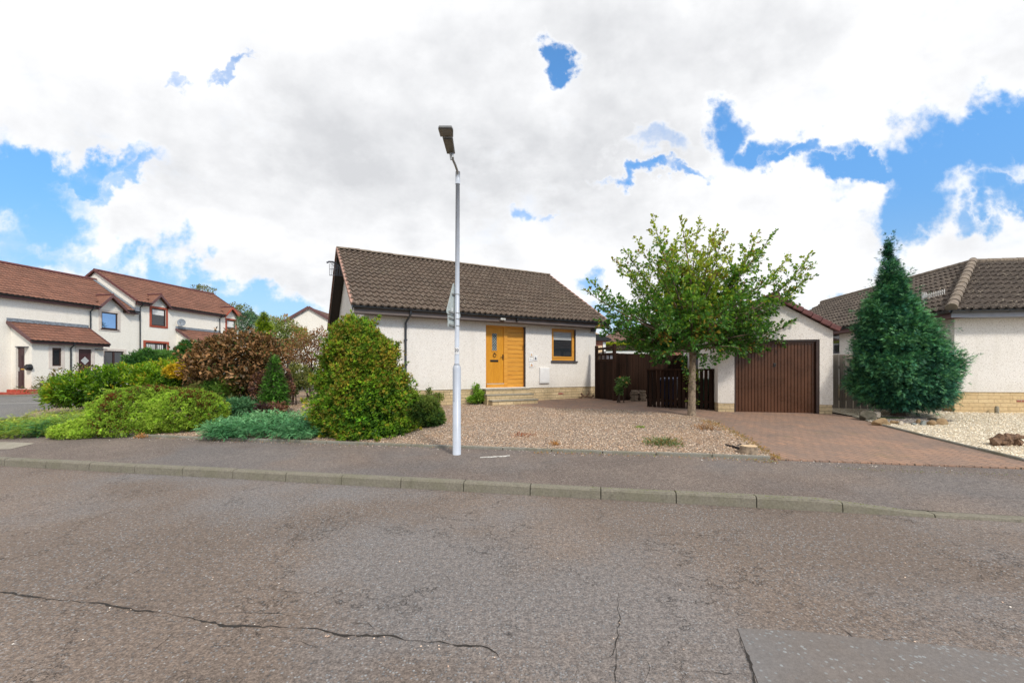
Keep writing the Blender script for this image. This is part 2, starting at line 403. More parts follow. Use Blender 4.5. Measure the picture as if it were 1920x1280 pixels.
def mat_asphalt(name, binder, stone, stone2, size=90, patch=(.12, .10, .09), fade=.35, crack=True, bump_s=.55, worn=.5, grain=1.0):
    m, nt, bs, out = new_mat(name); p = objc(nt)
    vd = nt.voro(p, size); vc = nt.voro(p, size, out=1); sep = nt.add('ShaderNodeSeparateColor'); nt.l.new(vc, sep.inputs[0])
    cs = nt.mix(sep.outputs[1], stone, stone2)
    area = nt.smooth(nt.noise(p, .7, 5, .6), .35, .68)
    have = nt.smooth(sep.outputs[0], nt.math('SUBTRACT', .80, nt.math('MULTIPLY', area, worn)), nt.math('SUBTRACT', .86, nt.math('MULTIPLY', area, worn)))
    on = nt.math('MULTIPLY', nt.smooth(vd, .52, .30), have)
    fine = nt.noise(p, 260, 3, .7)
    b = nt.mix(nt.smooth(fine, .3, .75), tuple(x*.62 for x in binder), tuple(x*1.30 for x in binder))
    c = nt.mix(on, b, cs)
    c = nt.mix(nt.math('MULTIPLY', nt.smooth(nt.noise(p, .35, 6, .6), .38, .68), fade), c, patch)
    big = nt.noise(nt.vmath('ADD', p, (31, 7, 0)), 1.6, 6, .65)
    c = nt.mix(nt.math('MULTIPLY', nt.smooth(big, .5, .8), .25), c, tuple(min(1, x*1.5) for x in binder))
    c = nt.mix(nt.math('MULTIPLY', nt.smooth(nt.noise(nt.vmath('ADD', p, (3, 17, 0)), .28, 5, .6), .45, .62), .40), c, tuple(sum(stone)/3*.62*k for k in (.95, 1.0, 1.08)))
    g1 = nt.noise(p, 24, 4, .75); g2 = nt.noise(p, 62, 3, .75)
    c = nt.mix(1.0, c, nt.mix(nt.smooth(g1, .34, .66), tuple(1-(1-v)*grain for v in (.66, .66, .67)), tuple(1+(v-1)*grain for v in (1.30, 1.29, 1.27))), 'MULTIPLY')
    c = nt.mix(1.0, c, nt.mix(nt.smooth(g2, .36, .64), tuple(1-(1-v)*grain for v in (.62, .61, .60)), tuple(1+(v-1)*grain for v in (1.38, 1.38, 1.38))), 'MULTIPLY')
    # pale specks of grit
    gv = nt.voro(p, 28, out=1); gs = nt.add('ShaderNodeSeparateColor'); nt.l.new(gv, gs.inputs[0])
    grit = nt.math('MULTIPLY', nt.smooth(gs.outputs[0], .992, .994), nt.smooth(nt.voro(p, 28), .17, .12))
    c = nt.mix(nt.math('MULTIPLY', grit, .6), c, (.45, .38, .30))
    h = nt.math('ADD', nt.math('ADD', nt.math('MULTIPLY', on, .8), nt.math('MULTIPLY', fine, .5)), nt.math('MULTIPLY', g2, 2.0))
    if crack:
        pw = nt.vmath('ADD', p, nt.vmath('SCALE', nt.vmath('SUBTRACT', nt.noise(p, 2.2, 7, .68, out=1), (.5, .5, .5)), scale=1.1))
        ed = nt.voro(pw, .85, 'DISTANCE_TO_EDGE')
        ck = nt.math('MULTIPLY', nt.smooth(ed, .007, .001), nt.smooth(nt.noise(p, .9, 4, .6), .44, .56))
        pw2 = nt.vmath('ADD', p, nt.vmath('SCALE', nt.vmath('SUBTRACT', nt.noise(p, 5, 6, .68, out=1), (.5, .5, .5)), scale=.4))
        ed2 = nt.voro(pw2, 2.6, 'DISTANCE_TO_EDGE')
        ck2 = nt.math('MULTIPLY', nt.smooth(ed2, .010, .002), nt.smooth(nt.noise(nt.vmath('ADD', p, (9, 4, 0)), .8, 4, .6),   .55, .66))
        ck = nt.math('MULTIPLY', nt.math('MAXIMUM', ck, nt.math('MULTIPLY', ck2, .7)), .78)
        c = nt.mix(ck, c, (.022, .018, .016))
        h = nt.math('SUBTRACT', h, nt.math('MULTIPLY', ck, 1.5))
    setcol(nt, bs, c); nt.inp(bs, 'Roughness', nt.smooth(on, 0, 1, .92, .6)); bs.inputs['Specular IOR Level'].default_value = .35
    bump(nt, bs, h, bump_s, .006)
    return m

def mat_gravel(name, cols, size=32, gapc=(.10, .08, .06), soil=(.20, .13, .09), soilamt=.6):
    m, nt, bs, out = new_mat(name); p = objc(nt)
    q = nt.vmath('ADD', p, nt.vmath('SCALE', nt.noise(p, 22, 3, out=1), scale=.03))
    vd = nt.voro(q, size); vc = nt.voro(q, size, out=1); sep = nt.add('ShaderNodeSeparateColor'); nt.l.new(vc, sep.inputs[0])
    n = len(cols); c = nt.ramp(sep.outputs[0], [((i+.0)/n, cols[i]) for i in range(n)], 'CONSTANT')
    c = nt.mix(nt.math('MULTIPLY', sep.outputs[1], .35), c, (.05, .04, .035))
    c = nt.mix(nt.math('MULTIPLY', nt.smooth(vd, .42, .70), .85), c, gapc)
    so = nt.smooth(nt.noise(p, .9, 6, .7), .46, .66)
    c = nt.mix(nt.math('MULTIPLY', nt.math('MULTIPLY', so, nt.smooth(nt.noise(p, 60, 3), .35, .6)), soilamt), c, soil)
    setcol(nt, bs, c); bs.inputs['Roughness'].default_value = .9
    bump(nt, bs, nt.math('MULTIPLY', vd, -1), 1.0, .03)
    return m

def mat_paving(name, rot):
    """block paving laid in courses across the drive"""
    m, nt, bs, out = new_mat(name); p = objc(nt)
    mp = nt.add('ShaderNodeMapping'); nt.l.new(p, mp.inputs[0]); mp.inputs['Rotation'].default_value = (0, 0, rot)
    b = nt.add('ShaderNodeTexBrick'); nt.l.new(mp.outputs[0], b.inputs['Vector']); b.inputs['Scale'].default_value = 1
    b.inputs['Brick Width'].default_value = .2; b.inputs['Row Height'].default_value = .1; b.inputs['Mortar Size'].default_value = .0055
    b.inputs['Mortar Smooth'].default_value = .5
    b.inputs['Color1'].default_value = (.33, .195, .130, 1); b.inputs['Color2'].default_value = (.25, .16, .118, 1); b.inputs['Mortar'].default_value = (.06, .05, .035, 1)
    c = b.outputs[0]
    c = nt.mix(nt.math('MULTIPLY', nt.smooth(nt.noise(p, 1.3, 6, .65), .40, .66), .75), c, (.19, .135, .108))
    c = nt.mix(nt.math('MULTIPLY', nt.smooth(nt.noise(nt.vmath('ADD', p, (2, 5, 0)), .55, 6, .7), .5, .66), .5), c, (.13, .10, .085))
    c = nt.mix(nt.math('MULTIPLY', nt.smooth(nt.noise(p, 11, 5, .7), .5, .75), .5), c, (.36, .24, .18))
    c = nt.mix(nt.math('MULTIPLY', nt.smooth(nt.noise(nt.vmath('ADD', p, (5, 9, 0)), 1.0, 7, .72), .56, .72), .38), c, (.13, .12, .05))
    setcol(nt, bs, c); bs.inputs['Roughness'].default_value = .85
    bump(nt, bs, nt.math('ADD', nt.math('MULTIPLY', b.outputs[1], -1), nt.math('MULTIPLY', nt.noise(p, 90, 4), .4)), .7, .008)
    return m

def mat_concrete(name, base, mossy=.4, moss=(.12, .13, .05)):
    m, nt, bs, out = new_mat(name); p = objc(nt)
    n = nt.noise(p, 45, 5, .7); n2 = nt.noise(p, 3.5, 6, .65)
    c = nt.mix(nt.smooth(n, .3, .7), tuple(x*.75 for x in base), tuple(min(1, x*1.2) for x in base))
    c = nt.mix(nt.math('MULTIPLY', nt.smooth(n2, .42, .68), mossy), c, moss)
    c = nt.mix(nt.math('MULTIPLY', nt.smooth(nt.noise(p, 9, 5, .7), .52, .72), .45), c, tuple(x*.45 for x in base))
    setcol(nt, bs, c); bs.inputs['Roughness'].default_value = .92; bump(nt, bs, n, .5, .006)
    return m

def mat_leaf(name, trans=.25, rough=.55, tint=(1, 1, 1)):
    """leaf colour comes from the per-leaf attribute (the plant's own colours)"""
    m, nt, bs, out = new_mat(name)
    a = nt.add('ShaderNodeAttribute'); a.attribute_name = 'leafcol'
    c = nt.mix(1.0, a.outputs[0], tint, 'MULTIPLY')
    setcol(nt, bs, c); bs.inputs['Roughness'].default_value = rough; bs.inputs['Specular IOR Level'].default_value = .35
    tr = nt.add('ShaderNodeBsdfTranslucent'); nt.l.new(nt.mix(1.0, c, (1.25, 1.3, .7), 'MULTIPLY'), tr.inputs[0])
    mx = nt.add('ShaderNodeMixShader'); mx.inputs[0].default_value = trans
    nt.l.new(bs.outputs[0], mx.inputs[1]); nt.l.new(tr.outputs[0], mx.inputs[2]); nt.l.new(mx.outputs[0], out.inputs[0])
    return m

def mat_glass(name, col=(.02, .025, .03), rough=.04):
    m, nt, bs, out = new_mat(name); setcol(nt, bs, col); bs.inputs['Roughness'].default_value = rough; bs.inputs['Specular IOR Level'].default_value = .9
    return m

M = {}
M['road'] = mat_asphalt('road_asphalt', (.175, .138, .115), (.33, .335, .345), (.075, .075, .08), 56, (.24, .185, .15), .55, bump_s=.8, worn=.62, grain=.8)
M['pave'] = mat_asphalt('pavement_asphalt', (.145, .116, .102), (.24, .225, .215), (.36, .31, .26), 80, (.23, .18, .15), .6, crack=False, bump_s=.6, worn=.35, grain=.8)
M['sideroad'] = mat_asphalt('side_road_asphalt', (.17, .165, .16), (.24, .24, .24), (.14, .14, .14), 60, (.20, .19, .18), .4, crack=False)
M['patch'] = mat_asphalt('asphalt_patch', (.165, .143, .130), (.27, .285, .29), (.14, .14, .14), 44, (.18, .155, .14), .3, crack=False, bump_s=.15, worn=.12, grain=.22)
M['soil'] = mat_gravel('soil', [(.12, .08, .05), (.16, .11, .07), (.09, .065, .045)], 40, (.05, .035, .025))
M['gravel'] = mat_gravel('pink_gravel', [(.62, .45, .31), (.42, .28, .18), (.70, .57, .44), (.24, .18, .14), (.52, .35, .21), (.60, .50, .40), (.44, .32, .21)], 40, (.14, .10, .08), (.42, .255, .14), .8)
M['cream'] = mat_gravel('cream_chips', [(.80, .68, .48), (.86, .78, .62), (.70, .56, .37), (.88, .83, .72), (.80, .71, .53)], 46, (.58, .46, .32), (.62, .48, .30), .25)
M['paving'] = mat_paving('block_paving', R(-13.2)+R(90))
M['kerb'] = mat_concrete('kerb_concrete', (.185, .168, .132), .32, (.12, .12, .065))
M['edging'] = mat_concrete('edging_concrete', (.22, .21, .18), .5, (.13, .12, .06))
M['conc'] = mat_concrete('concrete', (.30, .27, .22), .3)
M['grass'] = mat_gravel('rough_grass', [(.06, .09, .02), (.08, .11, .03), (.05, .07, .02)], 30, (.03, .04, .015))
M['crack'] = mat_plain('crack_dark_tar', (.022, .018, .015), .95, 0, .3, 30)  # one near-black tone for the crack strips
M['chalk'] = mat_plain('chalk', (.62, .60, .56), .9, 0, .2, 40)
M['wall'] = mat_render('cream_pebbledash', (.725, .695, .66), amount=.75, stain=.3)
M['wallg'] = mat_render('white_pebbledash', (.73, .69, .65), amount=.9)
M['wallt'] = mat_render('terrace_pebbledash', (.82, .785, .71), amount=.12, stain=.12)
M['bandt'] = mat_plain('smooth_cream_band', (.60, .53, .48), .9, 0, .08, 3)
M['basebrick'] = mat_stone_brick('buff_stone_course', (.50, .38, .22), (.60, .47, .29), (.24, .19, .13), .37, .108, .25)
M['basebrickc'] = mat_stone_brick('buff_stone_course_clean', (.56, .41, .22), (.64, .49, .28), (.40, .26, .14), .38, .105, .0)
M['redbrick'] = mat_stone_brick('red_brick', (.28, .09, .06), (.34, .12, .08), (.45, .40, .35), .215, .075)
M['roof'] = mat_roof('grey_brown_tiles', (.088, .062, .047), (.120, .088, .066), lich=.8, mossy=1.0)
M['roofr'] = mat_roof('dark_lichened_tiles', (.066, .052, .044), (.090, .071, .059), lichen=(.58, .51, .40), lich=.75, mossy=.25)
M['rooft'] = mat_roof('red_brown_tiles', (.20, .088, .058), (.17, .082, .058), lichen=(.36, .26, .2), lich=.25, mossy=.1)
M['roofb'] = mat_roof('brown_tiles', (.14, .08, .06), (.16, .09, .07), lich=.2, mossy=.1)
M['ridge'] = mat_plain('ridge_tile', (.19, .15, .115), .9, 0, .35, 7, .5, dirt=(.10, .085, .05))
M['verge'] = mat_plain('verge_tile', (.34, .20, .155), .9, 0, .25, 9, .4)
M['redverge'] = mat_plain('maroon_verge_tile', (.125, .042, .040), .7, 0, .2, 5, .2)
M['maroon'] = mat_plain('maroon_board', (.12, .055, .055), .6, 0, .15, 4)
M['fascia'] = mat_plain('brown_fascia', (.115, .088, .080), .55, 0, .15, 3, dirt=(.07, .05, .045))
M['fasciab'] = mat_plain('blue_grey_fascia', (.22, .23, .27), .5, 0, .1, 3)
M['soffit'] = mat_plain('black_brown_soffit', (.022, .016, .013), .6, 0, .2, 6)
M['gutter'] = mat_plain('black_gutter', (.018, .022, .028), .35, 0, .3, 5)
M['pipe'] = mat_plain('black_downpipe', (.022, .026, .032), .4, 0, .2, 5)
M['oak'] = mat_wood('golden_oak_door', (.60, .275, .018), (.50, .20, .010), 2, .42)
M['oakh'] = mat_wood('golden_oak_cladding', (.66, .32, .050), (.52, .22, .025), 0, .42)
M['iron'] = mat_plain('black_iron', (.015, .015, .016), .45, .2, .1)
M['greytrim'] = mat_plain('slate_grey_trim', (.065, .062, .072), .6, 0, .2, 5)
M['glass'] = mat_glass('window_glass')
M['glassb'] = mat_glass('sky_tinted_glass', (.22, .40, .70), .03); M['glassb'].node_tree.nodes['Principled BSDF'].inputs['Metallic'].default_value = .9  # blue of the reflected sky is put into the metallic base colour
M['glassd'] = mat_plain('leaded_glass', (.08, .11, .12), .15, 0, .3, 25)
M['lead'] = mat_plain('lead_cames', (.42, .43, .42), .5)
M['blind'] = mat_plain('white_blind', (.42, .43, .43), .7, 0, .08)
M['white'] = mat_plain('white_plastic', (.72, .72, .73), .4, 0, .05)
M['whitepaint'] = mat_plain('white_paint', (.70, .70, .68), .6, 0, .06)
M['pvc'] = mat_plain('dark_brown_frame', (.04, .017, .014), .35, 0, .15)
M['door'] = mat_plain('dark_maroon_door', (.045, .013, .016), .35, 0, .12)
M['terra'] = mat_plain('terracotta_surround', (.36, .075, .04), .8, 0, .12, 4)
M['redstep'] = mat_plain('red_step_paint', (.38, .06, .035), .7, 0, .25, 5, dirt=(.25, .18, .14))
M['garage'] = mat_plain('brown_garage_door', (.082, .032, .014), .30, .0, .16, 2.2, spec=.4)
M['garagef'] = mat_plain('dark_door_frame', (.038, .02, .015), .4, 0, .2)
M['fenced'] = mat_fence('dark_stained_boards', (.011, .006, .004), (.034, .016, .010), .125)
M['fenceg'] = mat_fence('weathered_grey_boards', (.17, .145, .12), (.33, .285, .24), .17)
M['post'] = mat_fence('dark_post', (.025, .012, .008), (.042, .022, .015), .4)
M['lamp'] = mat_plain('pale_grey_pole_paint', (.42, .455, .52), .38, 0, .06, 3, dirt=(.44, .45, .48))
M['lamph'] = mat_plain('grey_lantern_casting', (.33, .34, .35), .4, .3, .08)
M['lampd'] = mat_plain('dark_lantern_underside', (.16, .145, .12), .5, 0, .2, 30)
M['steel'] = mat_plain('galvanised_steel', (.35, .35, .34), .4, .6, .15, 20)
M['signb'] = mat_plain('grey_green_sign_back', (.44, .49, .48), .45, .1, .1, 8)
M['flash'] = mat_plain('lead_flashing', (.20, .225, .26), .6, .1, .3, 12)
M['alu'] = mat_plain('aluminium', (.62, .60, .56), .35, .5, .1)
M['darkalu'] = mat_plain('dark_aluminium', (.10, .105, .13), .4, .4, .1)
M['bark'] = mat_wood('bark', (.17, .125, .085), (.09, .065, .045), 2, .9, .6, .6)
M['barkg'] = mat_plain('grey_lichened_bark', (.23, .175, .125), .95, 0, .45, 16, 1.0, dirt=(.26, .23, .16))
M['barkd'] = mat_plain('dark_bark', (.055, .038, .028), .9, 0, .35, 14, .6)
M['cutwood'] = mat_plain('cut_wood', (.62, .45, .28), .8, 0, .15, 8)
M['oldwood'] = mat_wood('old_root_wood', (.23, .14, .085), (.07, .04, .028), 2, .95, .8, .8)
M['slate'] = mat_plain('stacked_slate', (.23, .18, .14), .9, 0, .35, 12, .5)
M['bluebin'] = mat_plain('blue_bin', (.02, .035, .12), .4, 0, .08)
M['greenbin'] = mat_plain('green_bin', (.02, .09, .05), .4, 0, .08)
M['black'] = mat_plain('black_plastic', (.012, .014, .018), .4, 0, .1)
M['brass'] = mat_plain('brass', (.55, .32, .05), .3, .6, .1)
M['leaf'] = mat_leaf('leaves', .36)
M['needle'] = mat_leaf('needles', .12, .6); M['bushleaf'] = mat_leaf('bush_leaves', .18, .55)
M['dryleaf'] = mat_leaf('dry_weed', .1, .8)
def mat_rock(name, a, b): 
    m, nt, bs, out = new_mat(name); p = objc(nt)
    n = nt.noise(p, 7, 7, .7); c = nt.mix(nt.smooth(n, .35, .68), a, b)
    c = nt.mix(nt.math('MULTIPLY', nt.smooth(nt.noise(p, 4, 4), .55, .7), .5), c, (.08, .085, .035))
    setcol(nt, bs, c); bs.inputs['Roughness'].default_value = .9; bump(nt, bs, nt.noise(p, 22, 6, .7), .8, .02)
    return m
M['rock1'] = mat_rock('mossy_dark_rock', (.05, .046, .03), (.11, .095, .07))
M['rock2'] = mat_rock('ochre_rock', (.22, .14, .07), (.34, .24, .13))
M['rock3'] = mat_rock('pale_rock', (.40, .34, .27), (.52, .46, .38))
M['rock4'] = mat_rock('blue_grey_rock', (.17, .19, .18), (.27, .29, .28))
# ---------------------------------------------------------------- ground, road, pavement, beds
def base_fn(x, y):
    t = tdist(x, y)
    if t < 1: return -.03
    if t < PAV: return -.03 + .15*(t-1)/(PAV-1)
    return G(x, y)-.03
def far_ring(name, mat):
    """one sheet out to the horizon: fine near the garden, coarse far away"""
    xs = sorted(set([-900, -500, -250, -120, -80]+list(np.arange(-50, 50.1, 1.0))+[80, 120, 250, 500, 900])); ys = sorted(set([-400, -200, -80, -30]+list(np.arange(-12, 50.1, 1.0))+[80, 120, 250, 500, 1200]))
    m = MB(); idx = {}
    for i, x in enumerate(xs):
        for j, y in enumerate(ys): idx[i, j] = len(m.v); m.v.append((float(x), float(y), base_fn(x, y)))
    for i in range(len(xs)-1):
        for j in range(len(ys)-1): m.f.append((idx[i, j], idx[i+1, j], idx[i+1, j+1], idx[i, j+1]))
    o = m.build(name, mat); o['kind'] = 'structure'; return o
far_ring('ground', M['grass'])
ground_patch('road', [ks(-60, -13), ks(60, -13), ks(60, 0), ks(-60, 0)], M['road'], 0.0, 2.0, fn=lambda x, y: 0.0)
def pfn(x, y):
    return G(x, y) if tdist(x, y) > .02 else khgt(sdist(x, y))
ground_patch('pavement', [ks(-60, .12), ks(60, .12), ks(60, PAV+.02), ks(-60, PAV+.02)], M['pave'], 0.0, .5, fn=pfn)
ground_patch('corner_pavement', [(-45, 5+9.6), (-45, 16.5), (-21.8, 21), (-14.2, 12.0), (-10, 14.5), (-8.6, 10.05), ks(-8.4, PAV)[:2], ks(-36, PAV)[:2]], M['pave'], 0.0, .7)
ground_patch('side_road', [(-45, 10.2), (-14.6, 11.7), (-13.5, 13.2), (-12, 22), (-8, 44), (-17.5, 44), (-20.3, 24), (-21.6, 18.8), (-45, 16)], M['sideroad'], .006, .7)
m = MB()
for (a, b) in (((-45, 10.2), (-14.6, 11.7)), ((-14.6, 11.7), (-13.5, 13.2)), ((-13.5, 13.2), (-12, 22)), ((-21.6, 18.8), (-45, 16)), ((-20.3, 24), (-21.6, 18.8))):
    for k in range(10):
        p = [a[0]+(b[0]-a[0])*k/10, a[1]+(b[1]-a[1])*k/10]; q = [a[0]+(b[0]-a[0])*(k+1)/10, a[1]+(b[1]-a[1])*(k+1)/10]
        m.bar((*p, G(*p)+.0), (*q, G(*q)+.0), .12, .07)
m.build('side_road_kerb', M['kerb'])['kind'] = 'structure'
m = MB()
for (a, b) in (((-40, 13.4), (-17.5, 15.6)),):
    for k in range(24):
        f0 = k/24; f1 = f0+1/24
        p = (a[0]+(b[0]-a[0])*f0, a[1]+(b[1]-a[1])*f0); q = (a[0]+(b[0]-a[0])*f1, a[1]+(b[1]-a[1])*f1)
        zz = .014
        m.face([(p[0], p[1]-.06, G(*p)+zz), (q[0], q[1]-.06, G(*q)+zz), (q[0], q[1]+.06, G(*q)+zz), (p[0], p[1]+.06, G(*p)+zz)])
m.build('side_road_marking', M['chalk'])['kind'] = 'structure'

# kerb stones: battered face, rounded arris, visible joints
def kerb():
    m = MB(); L = .915; g = .006
    prof = [(0.0, -.08), (.006, 0.0), (.014, .80), (.030, .97), (.052, 1.0), (.125, 1.0), (.125, -.08)]
    for k in range(-26, 26):
        a = k*L+g; b = (k+1)*L-g; n = 4
        jz = random.uniform(-.004, .004); jt = random.uniform(-.004, .004)
        for i in range(n):
            s0 = a+(b-a)*i/n; s1 = a+(b-a)*(i+1)/n
            h0, h1 = khgt(s0)+.004+jz, khgt(s1)+.004+jz
            fn = lambda p, t, s0=s0, h0=h0, h1=h1: ks(t, p[0]+jt, (p[1]*(h0 if t == s0 else h1)) if p[1] > 0 else p[1])
            A = [fn(p, s0) for p in prof]; B = [fn(p, s1) for p in prof]
            for j in range(len(prof)-1): m.face([A[j], B[j], B[j+1], A[j+1]])
            if i == 0: m.face(A)
            if i == n-1: m.face(B[::-1])
    o = m.build('kerb', M['kerb']); o['kind'] = 'structure'
    m = MB(); m.face([ks(-24, .02, -.02), ks(24, .02, -.02), ks(24, .02, .02), ks(-24, .02, .02)])
kerb()
# patches, crack and marks on the tarmac
def road_pt(px, py, z=.004):
    Z = H*F/(py-HORY); return ((px-CX)/F*Z, Z, z)
m = MB(); P = [(1383, 1178), (1500, 1183), (1650, 1200), (1790, 1212), (1935, 1236), (2300, 1290), (2300, 1500), (1560, 1500), (1425, 1290)]
m.face([road_pt(*p) for p in P][::-1]); m.build('road_patch', M['patch'])['kind'] = 'structure'
def crack(m, pts, w0, w1, z=.003, seed=0):
    rg = random.Random(seed); Q = []
    for (a, b) in zip(pts[:-1], pts[1:]):
        A = Vector(road_pt(*a, z)); B = Vector(road_pt(*b, z)); n = max(2, int((B-A).length/.035))
        for k in range(n): Q.append(A.lerp(B, k/n))
    Q.append(Vector(road_pt(*pts[-1], z)))
    off = 0; L = len(Q); P = []
    for i, q in enumerate(Q):
        d = (Q[min(i+1, L-1)]-Q[max(0, i-1)]).normalized(); nrm = Vector((-d.y, d.x, 0))
        off = off*.88+rg.uniform(-.012, .012); f = i/L
        w = (w0+(w1-w0)*f)*rg.uniform(.2, 1.6)*(.25+1.1*math.sin(i*.13+seed)**2); w *= min(1, i/4, (L-1-i)/4)+.04
        P.append((q+nrm*(off+w/2), q+nrm*(off-w/2)))
    for a, b in zip(P[:-1], P[1:]): m.face([a[1], b[1], b[0], a[0]])
m = MB()
crack(m, [(-160, 1092), (0, 1112), (90, 1122), (180, 1135), (250, 1143), (350, 1153), (440, 1168), (520, 1170), (640, 1188), (720, 1193), (800, 1207), (870, 1210), (915, 1213), (934, 1234)], .012, .014, seed=1)
crack(m, [(520, 1170), (540, 1153), (620, 1158), (690, 1170), (700, 1186)], 0.0045, 0.0027, seed=2)
crack(m, [(380, 1146), (500, 1152), (540, 1155)], 0.0027, 0.0035, seed=3)
crack(m, [(190, 1107), (240, 1078), (290, 1053), (310, 1045)], 0.0027, 0.0035, seed=4)
crack(m, [(360, 1062), (400, 1045), (440, 1025)], 0.0027, 0.0027, seed=5)
crack(m, [(1162, 1100), (1160, 1165), (1154, 1205), (1140, 1232), (1085, 1238), (1080, 1290)], 0.0035, 0.0045, seed=6)
crack(m, [(1150, 1200), (1165, 1245), (1160, 1300)], 0.0045, 0.0035, seed=7)
crack(m, [(1210, 1215), (1220, 1250), (1216, 1285)], 0.0035, 0.0035, seed=8)
crack(m, [(1340, 1140), (1380, 1157), (1425, 1162)], 0.0045, 0.0035, seed=9)
crack(m, [(1290, 1258), (1360, 1265), (1420, 1272)], 0.0035, 0.0035, seed=10)
crack(m, [(1570, 1175), (1600, 1195), (1640, 1200), (1720, 1196)], 0.0080, 0.0045, seed=11)
crack(m, [(1725, 1118), (1745, 1133), (1755, 1145)], 0.0070, 0.0045, seed=12)
crack(m, [(260, 1238), (300, 1208), (330, 1180)], 0.0027, 0.0027, seed=14)
crack(m, [(440, 1180), (480, 1195), (560, 1206), (590, 1220)], 0.0027, 0.0035, seed=15)
crack(m, [(1383, 1178), (1400, 1215), (1425, 1290), (1470, 1360)], .008, .006, z=.0065, seed=16)
crack(m, [(830, 1075), (842, 1092), (855, 1078)], 0.0035, 0.0027, seed=17)
m.build('road_crack', M['crack'])['kind'] = 'structure'
m = MB()
for k in range(9):
    a = 900+k*6; b = a+8; y0 = 857-k*.4+random.uniform(-.3, .3); w = random.uniform(.9, 2.2)
    P = [gp(a, y0+w), gp(b, y0+w-.4), gp(b, y0-.4), gp(a, y0)]
    m.face([(p[0], p[1], G(*p)+.004) for p in P])
m.build('chalk_mark', M['chalk'])['kind'] = 'structure'
P = [gp(p, q) for p, q in ((-90, 845), (20, 842), (66, 831), (30, 829), (-90, 828))]
ground_patch('pavement_cover_slab', P, M['conc'], .005, 1.0)

# beds
GARDEN = [ks(-8.3, PAV+.05)[:2]] + [(-11.6, 9.8), (-13.3, 10.1), (-14.0, 10.7), (-13.6, 11.6), gp(60, 773), gp(100, 766), (-12.2, 18), (-8, 34), (-1, 34), (-1.2, 15.05), gp(915, 757), gp(960, 760), gp(1030, 766), gp(1165, 769), gp(1262, 777), gp(1300, 781), gp(1335, 788), gp(1378, 812), gp(1420, 838), gp(1462, 864), ks(sdist(*gp(1467, 868)), PAV+.05)[:2]]
ground_patch('gravel_garden', GARDEN, M['gravel'], .02, .45)
_P, _Q = gp(1835, 844), gp(1920, 865)
_d = (_Q[0]-_P[0], _Q[1]-_P[1]); _k = (PAV+.05-tdist(*_P))/(tdist(_P[0]+_d[0], _P[1]+_d[1])-tdist(*_P)); EDGE_END = (_P[0]+_d[0]*_k, _P[1]+_d[1]*_k); S_END = sdist(*EDGE_END)
DRIVE = [ks(sdist(*gp(1440, 868)), PAV)[:2], ks(S_END, PAV)[:2], gp(1919, 864.7), gp(1835, 844), gp(1735, 819), gp(1657, 799), gp(1600, 782), gp(1563, 776), (9.6, 14), (8, 19), (3.6, 19.4), (-1.8, 15.2), gp(880, 757), gp(1000, 790), gp(1300, 830)]
ground_patch('driveway', DRIVE, M['paving'], .009, .45)
CREAM = [EDGE_END, gp(1920, 864.5), gp(1835, 843), gp(1735, 818), gp(1657, 798), gp(1600, 781), gp(1563, 774), (10.2, 16), (26, 14), (26, 3.2)]
ground_patch('cream_gravel_bed', CREAM, M['cream'], .022, .45)
def edging(pts, w, h, mat, name, L=.9):
    m = MB()
    for (a, b) in zip(pts[:-1], pts[1:]):
        d = Vector((b[0]-a[0], b[1]-a[1])); n = max(1, round(d.length/L))
        for k in range(n):
            p = (a[0]+d.x*(k+.004)/n, a[1]+d.y*(k+.004)/n); q = (a[0]+d.x*(k+.992)/n, a[1]+d.y*(k+.992)/n)
            j = random.uniform(-.006, .006)
            m.bar((*p, G(*p)-.05+h/2+j), (*q, G(*q)-.05+h/2+j), w, h+.1)
    o = m.build(name, mat, bevel=.014); o['kind'] = 'structure'; return o
s1 = sdist(*gp(1458, 868)); s0 = sdist(*gp(196, 818))
edging([ks(s0, PAV+.03)[:2], ks(s1, PAV+.03)[:2]], .055, .055, M['edging'], 'garden_edging')
edging([gp(84, 769), gp(60, 774), (-13.7, 11.5), (-14.05, 10.7), (-13.3, 10.05)], .05, .05, M['edging'], 'corner_edging', .5)
edging([gp(1600, 782), gp(1657, 799), gp(1735, 819), gp(1835, 844), gp(1920, 865), EDGE_END], .06, .05, M['edging'], 'drive_edging')
m = MB(); a = ks(s1+.05, PAV, 0); b = ks(9.5, PAV, 0)
for k in range(46):
    p = ks(s1+.05+k*.2, PAV-.0, 0); q = ks(s1+.05+k*.2+.19, PAV-.0, 0)
    m.bar((p[0], p[1], G(p[0], p[1]+.06)-.02), (q[0], q[1], G(q[0], q[1]+.06)-.02), .1, .075)
m.build('drive_threshold', M['paving'], bevel=.004)['kind'] = 'structure'

